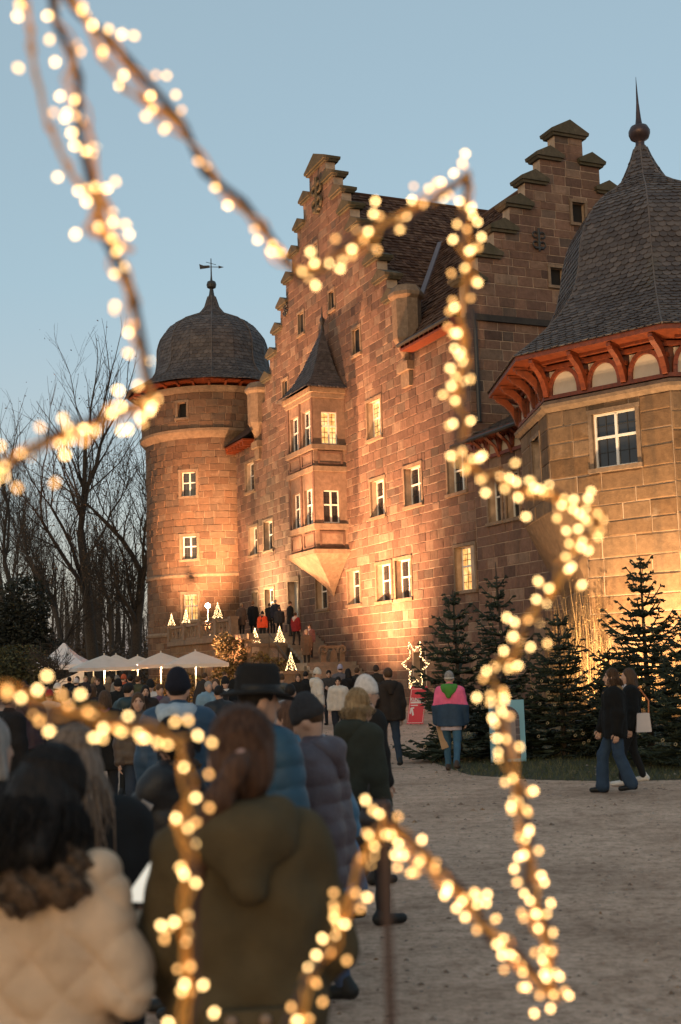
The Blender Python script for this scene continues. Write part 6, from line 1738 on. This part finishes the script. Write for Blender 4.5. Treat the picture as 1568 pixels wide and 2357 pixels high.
# the legs of a walker are swung about the hip
P_pink = person(hpos(1034, 21.6, 1.70), 1.70, 12, 'walker in pink and navy jacket with green hood', (.72, .13, .24), 'coat', .80, (.04, .10, .16), (.05, .03, .02), hair='grey', hstyle='short', hat='band', hatc=(.62, .58, .55), vox=.013, hood=(.07, .22, .035), stride=(-.24, .18), shell=.022, wl=(-.26, .05, .86))
P_cpl = person(hpos(1408, 17.4, 1.69), 1.69, -88, 'woman in black jacket with tan fur collar and flared jeans walking left', (.007, .0065, .0065), 'coat', .78, (.022, .042, .075), (.01, .01, .01), hair='brown', hstyle='bob', vox=.012, collar=(.30, .17, .075), stride=(.20, -.17), face=True, shell=.04, wide_leg=.045, wr=(.22, .18, .84), wl=(-.25, .02, .82))
P_cp2 = person(hpos(1447, 18.4, 1.68), 1.68, -86, 'dark-haired companion in black behind the jeans walker', (.008, .008, .008), 'coat', .8, (.008, .008, .009), (.6, .55, .5), hair='brown', hstyle='long', vox=.014, stride=(-.15, .2), shell=.03, scarf=(.5, .45, .44))
P_grey = person(hpos(668, 17.0, 1.62), 1.62, 8, 'person in grey puffer jacket with hood seen from behind', (.19, .165, .17), 'puffer', .72, hair='black', hstyle='short', vox=.015, hood=True, shell=.045, width=1.1)
GC = 'people crowding the market'
# mid-distance and far figures: x in the picture, distance, height, heading, label, jacket colour, style, hair, hair style, hat, hat colour
MID = [
 (22, 15, 1.66, 40, 'person in black parka behind the light strand at the left edge', (.013, .012, .013), 'coat', 'brown', 'short', None, None, 0),
 (62, 18, 1.70, -30, 'person in dark plum jacket near the left table', (.035, .018, .026), 'fine', 'black', 'bob', None, None, 0),
 (152, 17, 1.64, 20, 'person in charcoal padded jacket behind the long ash hair', (.028, .027, .03), 'puffer', 'brown', 'short', None, None, 0),
 (198, 20, 1.66, 150, 'person in dark olive jacket below the leftmost parasol', (.035, .034, .02), 'coat', 'black', 'short', 'beanie', (.03, .02, .02), 1),
 (242, 16, 1.62, -10, 'person in black with a rust scarf behind the light strand', (.012, .012, .013), 'coat', 'brown', 'bob', None, None, 0),
 (296, 19, 1.68, 25, 'person in dark teal jacket left of the navy cap', (.015, .035, .042), 'fine', 'black', 'short', None, None, 0),
 (318, 15, 1.60, 165, 'person in brown quilted coat in front of the green backpacker', (.055, .036, .026), 'puffer', 'brown', 'bob', None, None, 1),
 (505, 19, 1.60, -20, 'person in black padded jacket between navy cap and brimmed hat', (.012, .012, .014), 'puffer', 'black', 'short', None, None, 0),
 (730, 33, 1.78, 75, 'man in white hooded jacket facing right before the stairs', (.52, .46, .40), 'fine', 'brown', 'short', None, None, 1),
 (778, 31, 1.58, 178, 'black-haired woman in pale jacket facing the camera', (.50, .43, .37), 'fine', 'black', 'bob', None, None, 1),
 (686, 36, 1.66, 165, 'dark-haired woman in black with a pale face below the light tree', (.015, .014, .014), 'coat', 'brown', 'bob', None, None, 1),
 (704, 38, 1.7, 20, 'person in black coat between two pale faces at the stair foot', (.012, .012, .013), 'coat', 'black', 'short', None, None, 0),
 (757, 40, 1.72, 190, 'man in charcoal jacket behind the pale-jacket woman', (.04, .037, .038), 'coat', 'black', 'short', None, None, 1),
 (802, 36, 1.72, -30, 'person in black hood right of the lilac cap', (.012, .011, .011), 'coat', 'black', 'bob', None, None, 0),
 (783, 42, 1.86, 10, 'person in lilac knitted cap at the foot of the steps', (.10, .09, .10), 'coat', 'brown', 'short', 'beanie', (.33, .30, .40), 0),
 (822, 39, 1.78, 40, 'brown-haired person in black by the stair end', (.02, .016, .014), 'coat', 'brown', 'short', None, None, 0),
 (866, 40, 1.8, 15, 'person in dark knitted cap left of the striding man', (.03, .024, .02), 'coat', 'brown', 'short', 'beanie', (.05, .035, .03), 0),
 (648, 30, 1.7, -40, 'person in grey-green jacket left of the grey puffer', (.06, .06, .055), 'fine', 'brown', 'short', None, None, 0),
 (519, 27, 1.66, 175, 'woman in black cap with white scarf holding a cup', (.014, .014, .015), 'coat', 'black', 'bob', 'beanie', (.012, .012, .013), 1),
 (480, 25, 1.62, 150, 'grey-haired person in light blue jacket', (.16, .25, .32), 'fine', 'grey', 'short', None, None, 0),
 (497, 26, 1.66, 200, 'person in black vest beside the light blue jacket', (.012, .012, .013), 'puffer', 'brown', 'bob', None, None, 0),
 (456, 40, 1.78, 60, 'man in dark brown jacket leaning right under the parasol', (.035, .026, .022), 'coat', 'brown', 'short', None, None, 0),
 (517, 50, 1.75, 100, 'person in yellow jacket by the ochre shrub', (.55, .36, .14), 'coat', 'brown', 'short', None, None, 0),
 (347, 26, 1.65, 190, 'person in white jacket and round black cap', (.5, .44, .4), 'fine', 'black', 'short', 'beanie', (.012, .012, .013), 0),
 (335, 23, 1.60, 160, 'woman in dark brown coat raising a hand to her mouth', (.03, .022, .02), 'coat', 'black', 'long', None, None, 1),
 (369, 24, 1.60, 170, 'person in mauve scarf and grey jacket', (.12, .10, .11), 'coat', 'brown', 'short', None, None, 0),
 (318, 36, 1.72, 5, 'person in green jacket with a backpack', (.06, .06, .035), 'coat', 'brown', 'short', None, None, 0),
 (300, 37, 1.76, -5, 'person in black jacket beside the green backpacker', (.018, .017, .015), 'coat', 'black', 'short', None, None, 0),
 (272, 27, 1.68, 160, 'woman in black knitted cap with pale face looking right', (.012, .012, .012), 'coat', 'black', 'short', 'beanie', (.010, .010, .010), 1),
 (285, 42, 1.75, 10, 'person in orange-red hood under the leftmost parasol', (.45, .10, .045), 'coat', 'brown', 'short', None, None, 0),
 (270, 46, 1.72, 30, 'grey-jacketed person behind the red hood', (.2, .18, .16), 'coat', 'grey', 'short', None, None, 0),
 (250, 48, 1.7, -60, 'blonde person in tan jacket by the parasol pole', (.2, .14, .09), 'coat', 'blonde', 'bob', None, None, 1),
 (217, 47, 1.72, 120, 'blonde woman in brown coat left of the parasol pole', (.14, .09, .06), 'coat', 'blonde', 'bob', None, None, 0),
 (226, 44, 1.66, 190, 'person in dark jacket right of the blonde woman', (.02, .018, .018), 'coat', 'brown', 'short', None, None, 0),
 (197, 47, 1.76, 170, 'tall man in black coat with bald pale head', (.014, .013, .013), 'coat', 'blonde', 'short', None, None, 0),
 (178, 48, 1.75, 60, 'person in plum scarf and dark coat near the tent', (.03, .022, .028), 'coat', 'brown', 'short', None, None, 0),
 (176, 40, 1.68, 20, 'person in white knitted hat and navy coat', (.014, .015, .02), 'coat', 'brown', 'short', 'beanie', (.55, .48, .45), 0),
 (160, 46, 1.74, -20, 'person in long black coat at the tent opening', (.012, .012, .012), 'coat', 'black', 'short', None, None, 0),
 (214, 24, 1.62, 10, 'dark-haired person left of the knit-capped pale woman', (.025, .02, .02), 'coat', 'brown', 'bob', None, None, 0),
 (132, 31, 1.6, 15, 'person in white hat with a cream backpack', (.02, .018, .018), 'coat', 'brown', 'short', 'beanie', (.6, .55, .5), 0),
 (104, 29, 1.7, 5, 'hooded person in black in front of the tent cloth', (.010, .010, .010), 'coat', 'black', 'short', None, None, 0),
 (114, 25, 1.52, -10, 'person in red cap and white jacket', (.5, .46, .42), 'fine', 'brown', 'short', 'beanie', (.32, .03, .03), 0),
 (87, 36, 1.6, 150, 'person in beige fleece left of the hooded figure', (.35, .27, .2), 'coat', 'brown', 'short', None, None, 0),
 (70, 34, 1.58, 120, 'dark-clothed person with tan face at far left', (.02, .017, .016), 'coat', 'black', 'short', None, None, 0),
 (57, 38, 1.66, 80, 'person in black cap at the far left of the market', (.015, .015, .015), 'coat', 'black', 'short', 'beanie', (.02, .02, .02), 0),
 (560, 34, 1.68, 60, 'person in navy jacket half hidden left of the big hat', (.02, .025, .04), 'coat', 'brown', 'short', None, None, 0),
 (545, 44, 1.75, -30, 'person in black coat behind the scarfed woman', (.012, .012, .012), 'coat', 'brown', 'short', None, None, 0),
]
for i, (x, D, h, hd, lab, jc, js, hr, hs, ht, hc_, fc) in enumerate(MID):
    rgm = random.Random(i * 7 + 3); kw = {}
    if 'hood' in lab and 'jacket' in lab or 'fine' == js: kw['hood'] = True
    if 'hooded' in lab or 'red hood' in lab or 'black hood' in lab: kw['hood'] = True; kw['hat'] = 'beanie'; kw['hatc'] = jc
    if ht: kw['hat'] = ht; kw['hatc'] = hc_
    if 'scarf' in lab: kw['scarf'] = (.6, .55, .5) if 'white scarf' in lab else (.12, .06, .1)
    if 'cup' in lab or 'phone' in lab or 'pale-jacket' in lab: kw['wr'] = (.08, .28, 1.18); kw['wl'] = (-.08, .28, 1.15)
    if 'hand to her mouth' in lab: kw['wr'] = (.05, .16, 1.5)
    if 'leaning' in lab: kw['lean'] = .16
    person(hpos(x, D, h), h, hd, lab, jc, js, .68 if js == 'coat' else .84, rgm.choice([(.015, .016, .022), (.02, .03, .05), (.012, .012, .012)]), hair=hr, hstyle=hs, face=bool(fc), vox=.02 if D < 30 else .024, head=(rgm.uniform(-.4, .4), rgm.uniform(-.05, .3)), stride=(rgm.uniform(-.05, .1), rgm.uniform(-.08, .05)), group=GC, shell=.03, **kw)
# people on the stairs and the terrace
def spos(x, D, z, h):
    p = at_px(x, D); q = px_of((p[0], p[1], z + h * .9)); return V(p[0] - (q[0] - x) * D / 2850, p[1], z)
GS = 'people on the castle stairs'
ST = [
 (556, 66.5, 3.65, 1.66, 30, 'person in tan knitted hat and brown coat at the balustrade end', (.09, .055, .04), .55, 'beanie', (.32, .20, .12), {}),
 (582, 67.5, 3.65, 1.80, 15, 'person in rust knitted cap and long black coat on the terrace', (.013, .012, .012), .5, 'beanie', (.25, .12, .06), {}),
 (604, 65.5, 3.18, 1.62, 178, 'person in glowing orange jacket on the stairs', (.75, .085, .03), .85, 'beanie', (.02, .02, .02), {'scarf': (.03, .03, .03), 'face': True}),
 (620, 67.5, 3.65, 1.68, 20, 'person in black jacket taking a photo at the door', (.016, .015, .016), .8, None, None, {'wr': (.1, .3, 1.5), 'wl': (-.1, .3, 1.5)}),
 (634, 66.5, 3.65, 1.82, 25, 'grey-haired man in navy jacket before the door', (.022, .022, .032), .82, None, None, {}),
 (643, 65.5, 3.45, 1.60, -10, 'person in dark grey jacket below the navy man', (.035, .032, .036), .8, None, None, {}),
 (668, 64.5, 3.45, 1.80, 70, 'man in black coat by the door jamb', (.010, .010, .010), .62, None, None, {}),
 (680, 63.2, 2.95, 1.66, 35, 'person in dark red vest with white sleeves climbing the stairs', (.20, .018, .02), .75, None, None, {'stride': (.2, -.1), 'hood': (.5, .42, .38)}),
 (712, 62.3, 2.3, 1.66, 170, 'person with white scarf and rose jacket coming down the stairs', (.22, .10, .09), .8, None, None, {'scarf': (.55, .48, .45), 'face': True}),
 (705, 60.8, 1.95, 1.68, 178, 'person in long brown coat on the middle landing', (.12, .075, .05), .5, 'beanie', (.35, .25, .18), {'face': True}),
]
for (x, D, z, h, hd, lab, jc, hem, ht, hc_, kw) in ST:
    rgm = random.Random(x)
    person(spos(x, D, z, h), h, hd, lab, jc, 'coat', hem, (.012, .012, .013), hair='grey' if 'grey-haired' in lab else 'brown', hstyle='short', hat=ht, hatc=hc_ or (.02, .02, .02), vox=.024, group=GS, shell=.03, head=(rgm.uniform(-.3, .3), .1), **kw)

# ------------------------------------------------------------------ things people hold and wear
# pink chest and sleeves of the pink and navy jacket
pp = P_pink; s = pp['s']; pr = []
for q in (-1, 1):
    pr += [cone(pp['L'](q * .084, -.002, 1.17), pp['L'](q * .082, 0, .80), .157 * s, .16 * s, zc=.79 * s), cone(lerp(pp['shd'][q], pp['elb'][q], .72), pp['elb'][q], .095 * s, .094 * s), cone(pp['elb'][q], pp['wrist'][q], .094 * s, .075 * s)]
v, f = sdf_mesh(pr, .013, .03, clip=lambda X, Y, Z: Z - 1.19 * s + .1 * np.abs(X)); mesh_obj('navy_panel', v, f, fabric('navy_panel', (.022, .045, .08), .7), pp['o'], True, pp['M'])
v, f = sdf_mesh([cone(pp['L'](q * .07, 0, .86), pp['L'](q * .07, 0, .72), .115 * s, .12 * s, zc=.72 * s) for q in (-1, 1)], .013, .03); mesh_obj('shirt_tail', v, f, fabric('shirt', (.42, .35, .38), .9), pp['o'], True, pp['M'])
W_ = wpt(pp, pp['wrist'][-1])
mb = MB(); c = W_ + V(0.02, 0, -.28); mb.prism([c + V(-.04, 0, .22), c + V(.03, 0, .22), c + V(.17, 0, -.16), c + V(.05, 0, -.2)], V(0, .07, 0)); t = mb.build('paper_bag', plain('brown_paper', (.40, .25, .14), .8, .1, 8)); tag(t, 'brown paper bag carried by the pink-jacket walker', 'bag')
strands(P_girl, 460, HAIR['black'], 1, 'long', .19, .0026); strands(P_olive, 420, HAIR['auburn'], 2, 'pony', r=.0024); strands(P_ash, 200, HAIR['ash'], 3, 'long', .3); strands(P_blk, 140, HAIR['black'], 4, 'long', .1); strands(P_green, 140, HAIR['blonde'], 5, 'long', .08); strands(P_cpl, 90, HAIR['brown'], 6, 'long', .12)
# fur trim round the girl's hood
pp = P_girl; s = pp['s']; L_ = pp['L']
v, f = sdf_mesh([cone(L_(-.17, .0, 1.43), L_(-.13, -.13, 1.42), .036 * s, .042 * s), cone(L_(-.13, -.13, 1.42), L_(.0, -.17, 1.41), .042 * s, .045 * s), cone(L_(.0, -.17, 1.41), L_(.13, -.13, 1.42), .045 * s, .042 * s), cone(L_(.13, -.13, 1.42), L_(.16, .0, 1.43), .042 * s, .036 * s), cone(L_(.16, .0, 1.43), L_(.11, .10, 1.39), .036 * s, .03 * s)], .007, .03,
                disp=lambda X, Y, Z: .014 * np.sin(88 * X + 5) * np.sin(80 * Z + 35 * Y) + .010 * np.sin(140 * Y + 70 * Z + 30 * X))
mesh_obj('fur_trim', v, f, fabric('fur_trim', (.12, .075, .048), .95, .6, 50, .9, 90), pp['o'], True, pp['M'])
# phone of the girl
pp = P_girl; c = wpt(pp, pp['wrist'][1]); fwd = np.array(pp['M'].to_3x3() @ Vector((0, 1, 0))); rgt = np.array(pp['M'].to_3x3() @ Vector((1, 0, 0)))
pc = c + fwd * .06 + V(0, 0, .105) - rgt * .01; up_ = nrm(V(0, 0, .62) + fwd * .75 + rgt * .25); nn = nrm(np.cross(rgt, up_))
t = thing('phone', pc - up_ * .08, 'bright phone held up by the girl in beige', 'phone')
mb = MB(); mb.obox(pc, rgt * .037, up_ * .077, nn * .004); mb.build('case', M_DARK, t)
sg = 1 if np.dot(nn, V(0, 0, CAM_Z) - pc) > 0 else -1
mb = MB(); mb.obox(pc + nn * sg * .0052, rgt * .034, up_ * .072, nn * .0006); mb.build('screen', emit('phone_screen', (1.0, .90, .76), .42), t)
# badge on the black jacket
pp = P_blk; a = wpt(pp, lerp(pp['shd'][-1], pp['elb'][-1], .55)); b = wpt(pp, pp['elb'][-1]) - wpt(pp, pp['shd'][-1]); tocam = nrm(V(0, 0, CAM_Z) - a); al = nrm(b); tocam = nrm(tocam - al * np.dot(tocam, al)); ac = np.cross(al, tocam)
bc = a + tocam * .108
mb = MB(); mb.obox(bc, ac * .034, al * .045, tocam * .006); bo = mb.build('arm_badge', plain('badge_grey', (.26, .25, .26), .6, .1), pp['o'])
O_ = bc + tocam * .0075; rx = -ac if np.dot(np.cross(-ac, -al), tocam) > 0 else ac
text_mesh('badge_print', 'CMP', .032, plain('badge_print', (.6, .58, .56), .6, .1), bo, Matrix([[rx[0], -al[0], tocam[0], O_[0]], [rx[1], -al[1], tocam[1], O_[1]], [rx[2], -al[2], tocam[2], O_[2]], [0, 0, 0, 1]]), 'CENTER', .0008)
# half belt with two buttons on the olive parka
pp = P_olive; s = pp['s']
mb = MB(); pts = []
for q in np.linspace(-.13, .13, 9): pts.append(wpt(pp, pp['L'](q, -.178 + .25 * q * q, 1.02)))
for p_, q_ in zip(pts, pts[1:]): mb.obox((p_ + q_) / 2, (q_ - p_) * .52, V(0, .012, 0), V(0, 0, .022))
mb.build('half_belt', fabric('belt_olive', (.08, .058, .03)), pp['o'])
for q in (-.05, .05):
    c = wpt(pp, pp['L'](q, -.195, 1.02)); v, f = sdf_mesh([ell(c, (.016, .012, .016))], .004, .002); mesh_obj('button', v, f, plain('horn_button', (.22, .14, .09), .4, .1), pp['o'], True)
# shoulder bag of the companion, handbag of the green coat
c = wpt(P_cp2, P_cp2['L'](-.2, -.12, .95)); t = thing('shoulder_bag', c - V(0, 0, .15), 'white shoulder bag at the companion\'s hip', 'bag')
mb = MB(); mb.prism([c + V(-.1, -.09, -.14), c + V(.12, -.09, -.14), c + V(.1, -.09, .13), c + V(-.08, -.09, .13)], V(0, .1, 0)); mb.build('pouch', plain('white_leather', (.55, .48, .46), .6, .1), t)
mb = MB(); mb.tube([c + V(-.08, -.04, .13), c + V(-.1, 0, .45), c + V(.0, .05, .5), c + V(.12, 0, .3), c + V(.1, -.04, .13)], .012, 6); mb.build('strap', plain('orange_strap', (.45, .15, .05), .6, .1), t)
c = wpt(P_green, P_green['L'](.26, -.02, .80)); t = thing('handbag', c - V(0, 0, .2), 'dark brown handbag hanging beside the green coat', 'bag')
v, f = sdf_mesh([cone(c + V(-.1, 0, -.12), c + V(.12, 0, -.12), .07, .07), cone(c + V(-.06, 0, .1), c + V(.06, 0, .1), .05, .05), cone(c + V(-.08, 0, 0), c + V(.09, 0, 0), .065, .065)], .012, .04); mesh_obj('pouch', v, f, plain('dark_leather', (.035, .025, .022), .5, .2), t, True)
mb = MB(); mb.tube([c + V(-.07, 0, .12), c + V(-.03, 0, .32), c + V(.03, 0, .32), c + V(.07, 0, .12)], .01, 6); mb.build('strap', M_DARK, t)
# glasses of the white-hat woman
pp = P_knit; Rm = rot_zx(-.1, .12); s = pp['s']
mb = MB()
for q in (-1, 1):
    c = pp['Hc'] + Rm @ (V(q * .034, .094, .0) * s); mb.tube([wpt(pp, c + Rm @ V(.026 * math.cos(a), .0, .022 * math.sin(a))) for a in np.linspace(0, 6.28, 13)], .0025, 4)
    mb.tube([wpt(pp, pp['Hc'] + Rm @ (V(q * .058, .092, .003) * s)), wpt(pp, pp['Hc'] + Rm @ (V(q * .08, .0, .0) * s))], .0025, 4)
mb.build('glasses', M_DARK, pp['o'])
# cup of the scarfed woman

# ================================================================== big light star close to the camera
def on_star(x, y):
    """picture point -> the star's own upright plane, about a metre and a half away"""
    d_ = _F + _R * ((x - 784) / 2850) + _U * ((1178 - y) / 2850)
    t_ = 1.68 / (d_.y - .57 * d_.x); return np.array(d_ * t_) + V(0, 0, CAM_Z)
SV = [(108, -70), (690, 640), (1078, 400), (1055, 1065), (1382, 1187), (1135, 1560), (1278, 2300), (884, 1880), (430, 2950), (428, 1705), (-733, 1390), (352, 918)]
SW = [on_star(*q) for q in SV]
base = V(SW[7][0], SW[7][1], 0)
star = thing('light_star', base, 'big wire star wrapped in glowing lights close in front of the camera', 'light decoration')
M_ROD = plain('brown_iron_rod', (.055, .028, .022), .55, .2, 30)
k = NT('amber_cable'); k.setc((.85, .40, .075)); k.rough(.45); k.b.inputs['Subsurface Weight'].default_value = 0.0; M_CABLE = k.m
mid = [0] * 12
for i in range(12):
    a, b = SW[i], SW[(i + 1) % 12]; L_ = np.linalg.norm(b - a); m_ = 9; rgk = random.Random(900 + i)
    pr = np.cross(nrm(b - a), V(.5, -.87, 0)); pts = [lerp(a, b, q) + pr * .012 * math.sin(math.pi * q) * rgk.choice((-1, 1)) for q in np.linspace(0, 1, m_)]
    mb = MB(); mb.tube(pts, .0052, 8); mb.build('rod', M_ROD, star)
mb = MB(); mb.tube([SW[7] + V(0, 0, .02), base], .0062, 10); mb.tube([SW[7] + V(0, 0, -.38), SW[7] + V(0, 0, -.36)], .013, 8); mb.build('stake', M_ROD, star)
rgs = random.Random(77)
M_BULBS = [emit('bulb_bright', (1.0, .59, .22), 7.0), emit('bulb_warm', (1.0, .53, .17), 4.2), emit('bulb_dim', (1.0, .46, .12), 2.6)]
BM = []
v_, f_ = sdf_mesh([ell((0, 0, 0), (.0029, .0029, .0042))], .0014, .001)
for m_ in M_BULBS:
    me = bpy.data.meshes.new('bulb'); me.from_pydata(v_.tolist(), [], f_); me.materials.append(m_); me.polygons.foreach_set('use_smooth', [True] * len(me.polygons)); me.update(); BM.append(me)
BULBS = []
def bulb(p):
    BULBS.append((np.asarray(p, float), rgs.choices((0, 1, 2), (5, 3, 3))[0], Vector((rgs.gauss(0, 1), rgs.gauss(0, 1), rgs.gauss(0, 1))).to_track_quat('Z', 'Y').to_matrix().to_4x4()))
NB = [36, 36, 50, 40, 42, 66, 62, 74, 56, 74, 84, 40]
nrm_pl = nrm(V(.57, -1, 0)); 
for i in range(12):
    a, b = SW[i], SW[(i + 1) % 12]; L_ = np.linalg.norm(b - a); ax = nrm(b - a); side = np.cross(ax, nrm_pl)
    for kk in range(3):                                   # cables winding round the rod
        ph = kk * 2.1 + rgs.random(); tw = L_ / .11; pts = []
        amp = .006 + .003 * kk
        for q in np.linspace(0, 1, int(L_ / .012)):
            an = ph + 2 * math.pi * tw * q * (1 if kk != 1 else -.8) + .8 * math.sin(9 * q + ph); w_ = amp * (.75 + .5 * math.sin(13 * q + ph * 2))
            pts.append(lerp(a, b, q) + w_ * (math.cos(an) * side + math.sin(an) * nrm_pl))
        mb = MB(); mb.tube(pts, .0019, 5, caps=False); mb.build('light_cable', M_CABLE, star)
    n = NB[i]; q = 0
    while q < n:                                          # bulbs come in little clusters
        u = min(.995, max(.005, (q + rgs.random()) / n)); m_ = rgs.choice((1, 1, 2, 3, 4)); c = lerp(a, b, u)
        for _ in range(m_):
            off = side * rgs.gauss(0, .015) + nrm_pl * rgs.gauss(0, .010) + ax * rgs.gauss(0, .018)
            P_ = px_of(c + off)
            if P_ and -40 < P_[0] < 1610 and -40 < P_[1] < 2400: bulb(c + off)
        q += m_
# loose ends of cable hanging from the top point
for pl in ([(55, -20), (92, 90), (96, 190), (130, 320), (180, 430), (235, 490), (258, 560)], [(150, -20), (215, 90), (250, 170), (300, 240), (375, 290), (430, 315)], [(255, 480), (215, 560), (270, 575), (320, 600)]):
    pts = [on_star(*q) for q in pl]; fine = []
    for p_, q_ in zip(pts, pts[1:]): fine += [lerp(p_, q_, w_) for w_ in np.linspace(0, 1, 6)[:-1]]
    fine.append(pts[-1]); fine = [p_ + V(0, -.05, 0) for p_ in fine]
    for kk in range(2):
        mb = MB(); mb.tube([p_ + V(rgs.gauss(0, .002), .01 * kk, rgs.gauss(0, .002)) for p_ in fine], .0026, 5); mb.build('light_cable', M_CABLE, star)
    for p_ in fine[2::4]:
        for _ in range(rgs.choice((1, 1, 2))): bulb(p_ + V(rgs.gauss(0, .014), rgs.gauss(0, .006), rgs.gauss(0, .014)))


# the 300 bulbs that show largest are parts of their own, the rest one part per brightness
BULBS.sort(key=lambda q: q[0][1])
for p_, i, q in BULBS[:300]:
    link(bpy.data.objects.new('bulb', BM[i]), star, Matrix.Translation(Vector(p_)) @ q)
for i in range(3):
    vs, fs = [], []
    for p_, j, q in BULBS[300:]:
        if j == i: b_ = len(vs); vs.extend([np.array(q @ Vector(w)) + p_ for w in v_]); fs.extend([tuple(b_ + k_ for k_ in w) for w in f_])
    if vs: o = mesh_obj('bulbs', vs, fs, M_BULBS[i], star, True); o['kind'] = 'stuff'
